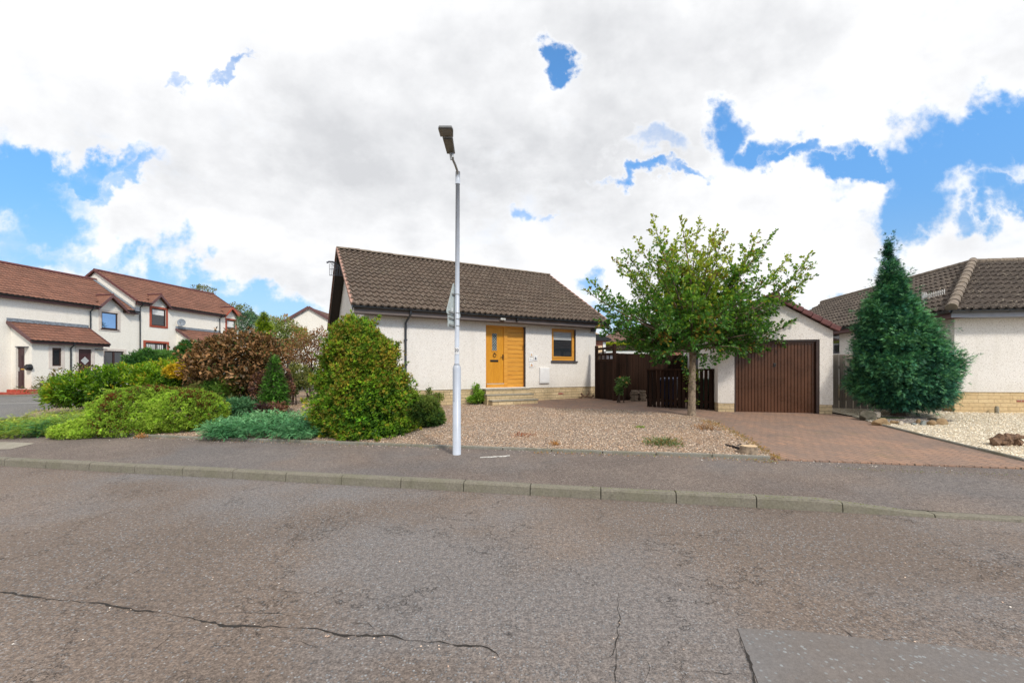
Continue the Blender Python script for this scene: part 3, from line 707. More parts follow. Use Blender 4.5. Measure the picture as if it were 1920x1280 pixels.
# ---------------------------------------------------------------- roofs
def roof_slope(name, mat, parent, p0, ax, up, S, smin, smax, wave=.165, gauge=.29, amp=.022, thick=.028, ns=6, jit=.004, skip=()):
    p0 = Vector(p0); ax = Vector(ax).normalized(); up = Vector(up).normalized(); nr = ax.cross(up).normalized()
    if nr.z < 0: nr = -nr
    fmin = smin if callable(smin) else (lambda t: smin); fmax = smax if callable(smax) else (lambda t: smax)
    m = MB(); nc = int(math.ceil(S/gauge)); rg = random.Random(5)
    def h(s):
        u = (s/wave) % 1.0
        return amp*(math.sin(math.pi*min(u/.62, 1))**1.2 if u < .62 else -.25*math.sin(math.pi*(u-.62)/.38))
    for j in range(nc):
        t0 = j*gauge; t1 = min(S, (j+1)*gauge)+.0
        a0, a1 = fmin(t0), fmax(t0); b0, b1 = fmin(t1), fmax(t1)
        lo = min(a0, b0); hi = max(a1, b1); n = max(2, int((hi-lo)/(wave/ns))+1)
        rows = []
        tj = {}
        for i in range(n+1):
            s = lo+(hi-lo)*i/n; sa = min(max(s, a0), a1); sb = min(max(s, b0), b1)
            tile = int(s/wave/2)
            if tile not in tj: tj[tile] = rg.uniform(-jit, jit)
            q = tj[tile]
            A = p0+ax*sa+up*(t0-.012+q*2)+nr*(h(sa)+thick+q); B = p0+ax*sb+up*(t1+.0)+nr*(h(sb)+.001)
            C = p0+ax*sa+up*(t0-.012+q*2)+nr*(h(sa)-.004)
            rows.append((A, B, C, s/wave/2, t0/gauge))
        base = len(m.v)
        for (A, B, C, us, ut) in rows:
            k = m.pts([A, B, C]); m.uv[k] = (us, j+.1); m.uv[k+1] = (us, j+.9); m.uv[k+2] = (us, j+.05)
        for i in range(n):
            a = base+3*i; b = a+3
            sm = lo+(hi-lo)*(i+.5)/n
            if any(k0 < sm < k1 and t0 < k2 for k0, k1, k2 in skip): continue
            m.f.append((a, b, b+1, a+1)); m.f.append((a+2, b+2, b, a))
    return m.build(name, mat, parent)

def deck(m, p0, p1, up, S, off, thick=.03):
    """flat roof underside between two eave points"""
    p0 = Vector(p0); p1 = Vector(p1); up = Vector(up); n = (p1-p0).cross(up).normalized()
    if n.z < 0: n = -n
    a = [p0, p1, p1+up*S, p0+up*S]
    lo = [q-n*(off+thick) for q in a]; hi = [q-n*off for q in a]; b = m.pts(lo+hi)
    for f in ((0,3,2,1),(4,5,6,7),(0,1,5,4),(1,2,6,5),(2,3,7,6),(3,0,4,7)): m.f.append(tuple(b+i for i in f))

def gutter_run(m, p, q, r=.058, step=.9):
    p = Vector(p); q = Vector(q); d = (q-p); L = d.length; d.normalize(); x = Vector((0, 0, 1)).cross(d).normalized()
    n = 8
    def ring(c, rr): return [c+x*math.cos(math.pi+math.pi*k/n)*rr+Vector((0, 0, 1))*math.sin(math.pi+math.pi*k/n)*rr for k in range(n+1)]
    A = ring(p, r); B = ring(q, r)
    for k in range(n): m.face([A[k], B[k], B[k+1], A[k+1]])
    A2 = ring(p, r-.006); B2 = ring(q, r-.006)
    for k in range(n): m.face([A2[k+1], B2[k+1], B2[k], A2[k]])
    m.face(A); m.face(B)
    m.face([A[0], B[0], B2[0], A2[0]]); m.face([A[n], A2[n], B2[n], B[n]])
    k = step/2
    while k < L:
        c = p+d*k; R0 = ring(c-d*.02, r+.007); R1 = ring(c+d*.02, r+.007)
        for i in range(n): m.face([R0[i], R1[i], R1[i+1], R0[i+1]])
        m.face(R0); m.face(R1); k += step

# ---------------------------------------------------------------- the bungalow
MH = Frame(-.604, 14.76, 1470, 782, .5)
def hitx(fr, px, py, x):
    """sight line against the vertical plane local-x = x; returns (y, z)"""
    rx = (px-CX)/F; ox = fr.o[0]+fr.a[0]*x; oy = fr.o[1]+fr.a[1]*x
    t = (rx*oy-ox)/(fr.b[0]-rx*fr.b[1]); Z = oy+fr.b[1]*t
    return t, H+(HORY-py)/F*Z-fr.z0
def bungalow():
    f = MH; r = f.root('bungalow', 'cream pebbledashed bungalow with golden oak front door and grey tiled roof behind the street lamp', 'house')
    xL = f.hit(683)[0]; xR = f.hit(1117)[0]; OV = .38
    zr = (f.hit(760, 729.5)[1]+f.hit(1080, 725.5)[1])/2
    xv = f.hit(659, y=-OV)[0]; ze = f.hit(659, 571, -OV)[1]
    lo, hi = 1.5, 5.0
    for _ in range(40):
        D = (lo+hi)/2; x, z = f.hit(631, 466, -OV+D)
        if x > xv: lo = D   # deeper moves the sight line left or right
        else: hi = D
    x, z = f.hit(631, 466, -OV+D)
    D = 4.45; zrg = z if abs(x-xv) < .3 else ze+2.2
    zrg = f.hit(631, 466, -OV+D)[1]
    xe = f.hit(1144, y=-OV)[0]
    print('bungalow', xL, xR, 'zr', zr, 'xv', xv, 'ze', ze, 'D', D, 'zrg', zrg, 'xe', xe, 'ridge right', f.hit(1030, 519.5, -OV+D), 'pitch', math.degrees(math.atan2(zrg-ze, D)))
    th = math.atan2(zrg-ze, D); c, s = math.cos(th), math.sin(th); S = D/c
    yb = 2*D-2*OV  # back wall
    # openings
    dl, dt = f.hit(911, 608.6); dr = f.hit(985.6)[0]; db = f.hit(911, 727.8)[1]; dt = (dt+f.hit(985, 612.5)[1])/2
    wl, wt = f.hit(1034.5, 615.3); wr = f.hit(1079.6)[0]; wb = f.hit(1034.5, 676.8)[1]
    zt = ze-.18
    m = MB()
    m.wall(xL, xR, zr, zt, 0, [(dl, dr, max(db, zr+.02), dt), (wl, wr, wb, wt)], .16)
    zg = lambda y: ze-.10+(y+OV)*math.tan(th)
    def gable(x, flip):
        P = [(x, 0, zr), (x, 0, zg(0)), (x, D-OV, zg(D-OV)-.02), (x, yb, zg(0)), (x, yb, zr)]
        m.face(P if flip else P[::-1])
    gable(xL, False); gable(xR, True)
    m.face([(xL, yb, zr), (xR, yb, zr), (xR, yb, zt), (xL, yb, zt)][::-1])
    m.build('wall', M['wall'], r)
    # stone base, 12 mm behind the dash
    m = MB(); e = .012
    m.box(xL+e, xR-e, e, yb-e, -.6, zr-.001); b = m.build('stone_base', M['basebrick'], r)
    for (pa, pb, q) in ((1047, 1056.5, 737.5), (812, 823, 741.5)):
        a, za = f.hit(pa, q-1.6); bb, zb = f.hit(pb, q+1.6)
        m = MB(); m.box(a, bb, e-.006, e+.03, zb, za)
        for k in range(3): pass
        m.build('air_brick', M['redbrick'], r)
    m = MB(); m.box(xL-.004, xR+.004, -.012, .02, zr-.015, zr+.012); m.build('bell_cast', M['wall'], r)
    # roof
    L = xe-xv
    roof_slope('roof', M['roof'], r, (xv, -OV, ze), (1, 0, 0), (0, c, s), S, 0, L, .20, .35, .045, .050)
    roof_slope('rear_roof', M['roof'], r, (xe, 2*D-OV, ze), (-1, 0, 0), (0, -c, s), S, 0, L, .20, .35, .045, .050)
    m = MB(); n = int(L/.42)
    for k in range(n):
        x0 = xv+L*k/n; x1 = xv+L*(k+1)/n-.008; j = random.uniform(-.006, .006)
        poly = [(math.cos(a)*.125, math.sin(a)*.085) for a in [math.pi*i/8 for i in range(9)]]
        m.prism(poly, x0, x1, lambda p, t: (t, D-OV+p[0], zrg+.008+j+p[1]+(.008 if t == x1 else 0)))
    m.build('ridge', M['ridge'], r)
    nn = int(S/.35)
    for sd in (1, -1):
      for xx in (xv+.03, xe-.03):
        m = MB()
        for k in range(nn+1):
            t0 = k*.35; t1 = min(S, t0+.355)
            if 1:
                y0 = -OV+t0*c if sd == 1 else 2*D-OV-t0*c; y1 = -OV+t1*c if sd == 1 else 2*D-OV-t1*c
                m.bar((xx, y0, ze+t0*s+.035), (xx, y1, ze+t1*s+.012), .10, .075)
        m.build('verge', M['verge'], r)
    m = MB()
    deck(m, (xv+.05, -OV, ze), (xe-.05, -OV, ze), (0, c, s), S-.03, .03); deck(m, (xv+.05, 2*D-OV, ze), (xe-.05, 2*D-OV, ze), (0, -c, s), S-.03, .03)
    for xx in (xv+.045, xe-.045):
        m.bar((xx, -OV+.0, ze-.09), (xx, D-OV, zrg-.09), .022, .16); m.bar((xx, 2*D-OV, ze-.09), (xx, D-OV, zrg-.09), .022, .16)
    # the boxed end of the gable overhang hides the tile edge at the back slope
    m.build('bargeboard', M['soffit'], r)
    xf = f.hit(664, y=-OV)[0]
    m = MB(); m.box(xf, xe-.05, -OV+.02, -OV+.045, ze-.225, ze-.02); m.box(xf, xe-.05, -OV+.045, 0.0, ze-.222, ze-.205); m.build('fascia', M['fascia'], r)
    m = MB(); gutter_run(m, (xv+.02, -OV-.045, ze-.022), (xe-.02, -OV-.045, ze-.022), .062); m.build('gutter', M['gutter'], r)
    for sx in (0,):
        m = MB(); xd = f.hit(760.5, y=-.05)[0]
        m.tube([(xd+.07, -OV-.045, ze-.07), (xd+.07, -OV-.045, ze-.17), (xd+.02, -.16, ze-.34), (xd, -.06, ze-.42), (xd, -.06, .05)], .034, 10)
        for zz in (.5, 1.3, 2.1): m.box(xd-.05, xd+.05, -.09, -.002, zz, zz+.035)
        m.build('downpipe', M['pipe'], r)
    # front door set
    Y = .14
    L0 = f.hit(911.2, y=Y)[0]-.06; L1 = f.hit(944.3, y=Y)[0]; M1 = f.hit(951, y=Y)[0]; R1 = f.hit(981, y=Y)[0]
    zt2 = f.hit(925, 613.5, Y)[1]; zb2 = f.hit(925, 718.3, Y)[1]; L0d = f.hit(911.8, y=Y)[0]
    fr = MB(); fr.box(dl+.001, L0d, Y-.01, Y+.05, db, dt-.001); fr.box(L1, M1, Y-.03, Y+.05, db, dt-.002); fr.box(L0d, L1, Y-.02, Y+.05, zt2, dt-.002)
    fr.box(L0d, L1, Y-.06, Y+.05, db, zb2-.03); fr.box(M1, dr-.04, Y-.02, Y+.05, zt2-.005, dt-.003)
    fr.build('door_frame', M['oakh'], r, bevel=.003)
    d = MB(); d.box(L0d+.004, L1-.004, Y, Y+.05, zb2, zt2-.004); door = d.build('front_door', M['oak'], r, bevel=.003)
    m = MB(); m.box(L0d, L1, Y-.045, Y-.001, zb2-.03, zb2-.004); m.build('door_sill', M['alu'], door)
    # grooves
    gx0 = f.hit(921.0, y=Y)[0]; gx1 = f.hit(932.5, y=Y)[0]; gz1 = f.hit(927, 623.5, Y)[1]; gz0 = f.hit(927, 658.5, Y)[1]
    fb = frame_box('glass_bead', M['oakh'], door, gx0, gx1, gz0, gz1, Y-.014, Y-.001, .028)
    m = MB(); m.box(gx0+.028, gx1-.028, Y-.006, Y-.002, gz0+.028, gz1-.028); gl = m.build('door_glass', M['glassd'], door)
    m = MB(); a0, a1, b0, b1 = gx0+.03, gx1-.03, gz0+.03, gz1-.03; W = a1-a0; Hh = b1-b0; n = 6; st = Hh/n
    for k in range(-1, n+1):
        for sg in (1, -1):
            z0 = b0+k*st; z1 = z0+st*2*W/(W if W else 1)*.5*2
            p = [a0, z0] if sg == 1 else [a1, z0]; q = [a1, z0+st*2] if sg == 1 else [a0, z0+st*2]
            # clip to the pane
            dz = q[1]-p[1]; ta = max(0, (b0-p[1])/dz); tb = min(1, (b1-p[1])/dz)
            if tb <= ta: continue
            A = (p[0]+(q[0]-p[0])*ta, Y-.008, p[1]+dz*ta); B = (p[0]+(q[0]-p[0])*tb, Y-.008, p[1]+dz*tb); m.bar(A, B, .006, .003, (0, 1, 0))
    m.build('lead_lattice', M['lead'], door)
    m = MB(); cx, cz = f.hit(927, 664.5, Y); 
    m.tube([(cx+.055*math.sin(a), Y-.02-.006, cz-.02+.062*math.cos(a)) for a in [2*math.pi*i/16 for i in range(17)]], .009, 6)
    m.tube([(cx, Y, cz+.045), (cx, Y-.035, cz+.045)], .022, 8); m.build('knocker', M['iron'], door)
    m = MB(); a, z1 = f.hit(919, 674.3, Y); b, z0 = f.hit(934, 678.2, Y); m.box(a, b, Y-.018, Y-.001, z0, z1); m.box(a+.03, b-.03, Y-.024, Y-.018, z0+.018, z1-.018); m.build('letterbox', M['iron'], door, bevel=.006)
    m = MB(); hx, hz = f.hit(942.7, 669, Y); m.box(hx-.018, hx+.018, Y-.012, Y-.001, hz-.11, hz+.09); m.bar((hx, Y-.012, hz+.0), (hx, Y-.05, hz), .018); m.bar((hx+.01, Y-.05, hz), (hx-.11, Y-.05, hz), .018); m.build('handle', M['iron'], door, bevel=.003)
    # vertical boards scored in the door leaf
    m = MB()
    for k in (1, 2, 3): 
        xx = L0d+(L1-L0d)*k/4
        if not (gx0-.02 < xx < gx1+.02): m.box(xx-.002, xx+.002, Y-.0025, Y-.0005, zb2+.02, zt2-.05)
    m.build('scored_line', M['cutwood'] if False else M['oakh'], door)
    # cladding panel of horizontal boards
    m = MB(); n = 14; z0, z1 = f.hit(965, 726.5, Y)[1], zt2-.005
    for k in range(n):
        a = z0+(z1-z0)*k/n; b = z0+(z1-z0)*(k+1)/n
        m.box(M1, R1-.0, Y+.0, Y+.03, a+.004, b-.004)
    pn = m.build('side_panel', M['oakh'], r, bevel=.006)
    m = MB(); m.box(M1, R1, Y+.015, Y+.045, z0, z1-.001); m.build('panel_backing', M['soffit'], pn)
    m = MB(); m.box(R1, dr-.02, Y-.025, Y+.05, z0, z1); m.build('panel_post', M['oakh'], r)
    m = MB(); m.box(dr-.022, dr-.004, -.006, Y, z0, dt-.004); gt = m.build('reveal_trim', M['greytrim'], r)
    m = MB(); x_, z_ = f.hit(982, 648, .05); m.box(dr-.05, dr-.023, .02, .06, z_-.07, z_+.07); m.build('doorbell_camera', M['iron'], r, bevel=.005)
    # window
    m = MB(); WY = .10
    fx0 = wl+.001; fx1 = wr-.03; fz0 = wb+.03; fz1 = wt-.002
    win = frame_box('window', M['oakh'], r, fx0, fx1, fz0, fz1, WY-.03, WY+.05, .06)
    frame_box('window_sash', M['oakh'], win, fx0+.062, fx1-.062, fz0+.10, fz1-.062, WY-.045, WY+.03, .055)
    m.box(fx0+.06, fx1-.06, WY-.03, WY+.04, fz0+.06, fz0+.10); m.build('window_rail', M['oakh'], win)
    px0, px1, pz0, pz1 = fx0+.117, fx1-.117, fz0+.155, fz1-.117
    m = MB(); m.box(px0, px1, WY-.005, WY+.0, pz0, pz1); m.build('pane', M['glass'], win)
    zb_ = f.hit(1054, 637.5, WY)[1]
    m = MB(); nsl = 5
    for k in range(nsl):
        a = zb_+(pz1-zb_)*k/nsl; m.box(px0+.01, px1-.01, WY-.012, WY-.0065, a+.004, a+(pz1-zb_)/nsl-.003)
    m.build('blind', M['blind'], win)
    m = MB(); m.box(wr-.028, wr-.003, -.004, .14, wb, wt-.003); m.build('window_reveal', M['greytrim'], win)
    m = MB(); m.box(wl-.04, wr+.06, -.06, .12, wb-.05, wb+.012); m.build('sill', M['greytrim'], win, bevel=.006)
    # meter box, light, plaques
    a, z1 = f.hit(1012.2, 689, -.05); b, z0 = f.hit(1030.3, 718, -.05)
    m = MB(); m.box(a, b, -.06, 0, z0, z1); mb = m.build('meter_box', M['white'], r, bevel=.006)
    m = MB(); m.box(a+.03, b-.03, -.068, -.0605, z0+.03, z1-.03); m.build('meter_box_door', M['white'], mb, bevel=.004)
    a, z1 = f.hit(937.5, 596.3, -OV-.02); b, z0 = f.hit(946.5, 600.5, -OV-.02)
    m = MB(); m.box(a, b, -OV-.09, -OV+.02, z0, z1); m.build('security_light', M['alu'], r, bevel=.006)
    a, z1 = f.hit(970, 599, -OV-.02)
    m = MB(); m.box(a-.04, a+.04, -OV-.06, -OV+.02, z1-.05, z1+.03); m.build('sensor', M['iron'], r, bevel=.01)
    x_, z_ = f.hit(1113, 619, -.1); m = MB(); m.box(x_-.08, x_+.10, -.14, -.0, z_-.05, z_+.05); m.build('corner_lamp', M['greytrim'], r, bevel=.01)
    def plaque(p0, q0, p1, q1, mat='white'):
        a, z1 = f.hit(p0, q0); b, z0 = f.hit(p1, q1); m = MB(); m.box(a, b, -.02, -.001, z0, z1); return m.build('wall_plaque', M[mat], r, bevel=.003), a, b, z0, z1
    pl, a, b, z0, z1 = plaque(993.6, 659.5, 998.8, 669); pic(pl, a, b, z0, z1, [M['cutwood'], M['verge']])
    pl, a, b, z0, z1 = plaque(1000.2, 666.3, 1007, 676); pic(pl, a, b, z0, z1, [M['fasciab'], M['iron']])
    pl, a, b, z0, z1 = plaque(992.3, 679.5, 1000, 688.2); pic(pl, a, b, z0, z1, [M['cutwood'], M['terra']])
    pl, a, b, z0, z1 = plaque(991.5, 671.5, 999.5, 677.5); text('7 a', M['fasciab'], pl, ((a+b)/2, -.0215, z0+(z1-z0)*.26), (z1-z0)*.72, 'house_number')
    # steps
    zt_ = db-.01; gz = G(*f.w((dl+dr)/2, -.8, 0)[:2])-.5
    hgt = zt_-gz
    for k, (ya, xa, xb) in enumerate(((-.30, f.hit(911, y=-.3)[0], f.hit(993, y=-.3)[0]), (-.62, f.hit(913, y=-.6)[0], f.hit(1000, y=-.6)[0]), (-.92, f.hit(923, y=-.9)[0], f.hit(1008, y=-.9)[0]))):
        z1 = zt_-hgt*k/3
        m = MB(); m.box(xa, xb, ya, (-.0 if k == 0 else (-.301 if k == 1 else -.621))+.013, gz-.15, z1-.045)
        st = m.build('step', M['basebrick'], r, bevel=.01)
        m = MB(); m.box(xa-.015, xb+.015, ya-.02, (.11 if k == 0 else (-.322 if k == 1 else -.642)), z1-.045, z1); m.build('tread', M['conc'], st, bevel=.01)
    # aerial fixed to the gable
    ya, za = (0, 0)
    x_, y_ = xv-.35, D-OV+.2
    m = MB(); zz = zrg-.55
    Pm = lambda px, py, yy=D-OV+.15: (f.hit(px, py, yy)[0], yy, f.hit(px, py, yy)[1])
    A = Pm(617, 491.5); B = Pm(641, 503)
    for k in range(8):
        t = k/7; pt = [(617+(24)*t), 492+8*t]
    m.tube([Pm(612.5, 492.5), Pm(617, 490.5), Pm(624, 491), Pm(632, 495), Pm(640, 504)], .035, 6)
    m.tube([Pm(618, 504.5), Pm(640, 504.5)], .012, 6); m.tube([Pm(617.5, 516), Pm(642, 516.5)], .014, 6)
    for k in range(8):
        q = 617.5+k*3.1; m.tube([Pm(q, 492+abs(q-622)*.35), Pm(q+.6, 516)], .009, 5)
    for k in range(5): m.tube([Pm(620+k*3.5, 493+k*.8), Pm(630+k*2.6, 503)], .009, 5)
    m.tube([Pm(640, 504), (xL, D-OV+.15, Pm(640, 504)[2])], .02, 6)
    m.build('tv_aerial', M['darkalu'], r)
    # small blue-grey bracket on the gable wall
    y_, z_ = hitx(f, 668, 592, xL); m = MB(); m.prism([(y_-.25, z_-.2), (y_+.25, z_-.2), (y_-.25, z_+.12)], xL-.03, xL-.001, lambda p, t: (t, p[0], p[1])); m.build('vent_cover', M['fasciab'], r)

def pic(parent, a, b, z0, z1, mats):
    w = b-a; h = z1-z0
    m = MB(); m.prism([(a+w*.22, z0+h*.18), (a+w*.78, z0+h*.18), (a+w*.72, z0+h*.5), (a+w*.5, z0+h*.8), (a+w*.3, z0+h*.55)], -.0235, -.0205, lambda p, t: (p[0], t, p[1])); m.build('picture', mats[0], parent)
    m = MB(); m.prism([(a+w*.45, z0+h*.3), (a+w*.72, z0+h*.3), (a+w*.6, z0+h*.66)], -.0255, -.0238, lambda p, t: (p[0], t, p[1])); m.build('picture_detail', mats[1], parent)
def text(s, mat, parent, loc, size, name, rot=(R(90), 0, 0)):
    cu = bpy.data.curves.new(name, 'FONT'); cu.body = s; cu.size = size; cu.align_x = 'CENTER'; cu.extrude = .0012
    t = bpy.data.objects.new(name+'_curve', cu); COL.objects.link(t); bpy.context.view_layer.update()
    dg = bpy.context.evaluated_depsgraph_get(); me = bpy.data.meshes.new_from_object(t.evaluated_get(dg)); bpy.data.objects.remove(t)
    me.materials.clear(); me.materials.append(mat)
    o = bpy.data.objects.new(name, me); COL.objects.link(o); o.parent = parent; o.location = loc; o.rotation_euler = rot; return o
bungalow()

# ---------------------------------------------------------------- the garage
GF = Frame(8.42, 11.44, 3400, -782, .43)
def garage():
    f = GF; r = f.root('garage', 'white pebbledashed garage with brown up-and-over door and maroon gable edge', 'garage')
    xL = f.hit(1346)[0]; xR = f.hit(1562)[0]; dl = f.hit(1377)[0]; dr = f.hit(1537)[0]; dt = f.hit(1500, 636.5)[1]; zr = f.hit(1362, 755.5)[1]
    ze = f.hit(1561, 620)[1]; xm = (xL+xR)/2; za = f.hit(1456, 562)[1]; Dp = 5.7
    th = math.atan2(za-ze, xm-xL); c, s = math.cos(th), math.sin(th)
    print('garage', xL, xR, dl, dr, dt, zr, ze, za, math.degrees(th))
    m = MB(); m.wall(xL, dl, zr, ze, 0); m.wall(dr, xR, zr, ze, 0); m.wall(dl, dr, dt, ze, 0)
    m.face([(dl, 0, zr), (dl, .14, zr), (dl, .14, dt), (dl, 0, dt)]); m.face([(dr, 0, zr), (dr, 0, dt), (dr, .14, dt), (dr, .14, zr)]); m.face([(dl, 0, dt), (dl, .14, dt), (dr, .14, dt), (dr, 0, dt)])
    m.face([(xL, 0, ze), (xR, 0, ze), (xm, 0, za)]); m.face([(xL, Dp, ze), (xm, Dp, za), (xR, Dp, ze)])
    y0, _ = hitx(f, 1309, 700, xL); y1, _ = hitx(f, 1303.5, 700, xL); zd = hitx(f, 1306, 660, xL)[1]; y1 = max(y1, y0+.6)
    m.face([(xL, 0, zr), (xL, 0, ze), (xL, y0, ze), (xL, y0, zr)]); m.face([(xL, y1, zr), (xL, y1, ze), (xL, Dp, ze), (xL, Dp, zr)]); m.face([(xL, y0, zd), (xL, y0, ze), (xL, y1, ze), (xL, y1, zd)])
    m.face([(xR, 0, zr), (xR, Dp, zr), (xR, Dp, ze), (xR, 0, ze)]); m.face([(xL, Dp, zr), (xL, Dp, ze), (xR, Dp, ze), (xR, Dp, zr)])
    m.build('wall', M['wallg'], r)
    e = .015; m = MB(); m.box(xL+e, dl-.001, e, .2, -.4, zr-.001); m.box(dr+.001, xR-e, e, .2, -.4, zr-.001); m.box(xL+e, xL+.2, .2, Dp-e, -.4, zr-.001); m.box(xR-.2, xR-e, .2, Dp-e, -.4, zr-.001)
    m.build('stone_base', M['basebrick'], r)
    m = MB(); m.box(xL+.03, xL+.07, y0, y1, -.3, zd); m.build('side_door', M['greytrim'], r)
    # up-and-over door: pressed vertical ribs
    jw = .05; a = dl+jw; b = dr-jw-.03; Y = .10; top = dt-.06
    m = MB(); n = 24; w = (b-a)/n; z0, z1 = .025, top-.05
    prof = []
    for k in range(n):
        x = a+k*w; prof += [(x, Y+.016), (x+w*.14, Y), (x+w*.86, Y), (x+w*.93, Y+.016)]
    prof.append((b, Y+.016))
    for p, q in zip(prof[:-1], prof[1:]): m.face([(p[0], p[1], z0), (q[0], q[1], z0), (q[0], q[1], z1), (p[0], p[1], z1)])
    d = m.build('garage_door', M['garage'], r)
    m = MB(); m.box(a-.005, b+.005, Y-.006, Y+.03, z1, top); m.build('door_rail', M['garage'], d, bevel=.004); m = MB(); m.box(a-.005, b+.005, Y-.008, Y+.03, .0, z0+.015); m.build('door_rail', M['garage'], d, bevel=.004)
    m = MB(); hx, hz = f.hit(1452, 684, Y); m.box(hx-.03, hx+.03, Y-.012, Y, hz-.05, hz+.05); m.bar((hx, Y-.012, hz+.02), (hx, Y-.045, hz+.02), .02); m.bar((hx-.035, Y-.045, hz+.02), (hx+.035, Y-.045, hz+.02), .018); m.build('handle', M['iron'], d, bevel=.004)
    m = MB(); m.box(dl+.001, a-.006, .02, .13, 0, dt-.001); m.box(b+.006, dr-.001, .02, .13, 0, dt-.001); m.box(a-.006, b+.006, .03, .13, top+.001, dt-.001); m.build('door_frame', M['garagef'], r, bevel=.004)
    m = MB(); m.box(dl, dr, -.03, .14, -.03, .012); m.build('threshold', M['conc'], r)
    # roof
    OV = .06; ex = .12
    for sg, nm in ((1, 'roof'), (-1, 'roof')):
        p0 = (xR+ex, -OV, ze-ex*math.tan(th)+.09) if sg == 1 else (xL-ex, Dp+OV, ze-ex*math.tan(th)+.09)
        roof_slope(nm, M['roofb'], r, p0, (0, sg, 0), (-sg*c, 0, s), (xm-xL+ex)/c, 0, Dp+2*OV, .18, .29, .024)
    m = MB(); SL = (xm-xL+ex)/c; n = 7
    for sg in (1, -1):
        for k in range(n):
            t0 = SL*k/n; t1 = SL*(k+1)/n
            x0 = (xR+ex-t0*c) if sg == 1 else (xL-ex+t0*c); x1 = (xR+ex-t1*c) if sg == 1 else (xL-ex+t1*c)
            zz = ze-ex*math.tan(th)+.09
            m.bar((x0, -OV-.03, zz+t0*s+.012), (x1, -OV-.03, zz+t1*s-.010), .10, .13)
    zap = ze-ex*math.tan(th)+.09+SL*s
    m.build('verge', M['redverge'], r, bevel=.012)
    m = MB(); m.tube([(xm, -OV-.10, zap+.03), (xm, Dp+OV, zap+.03)], .105, 12); m.build('ridge', M['redverge'], r, smooth=False)
    m = MB(); gutter_run(m, (xL-ex-.03, Dp, ze-.03), (xL-ex-.03, 0.02, ze-.03), .05); m.build('gutter', M['gutter'], r)
garage()

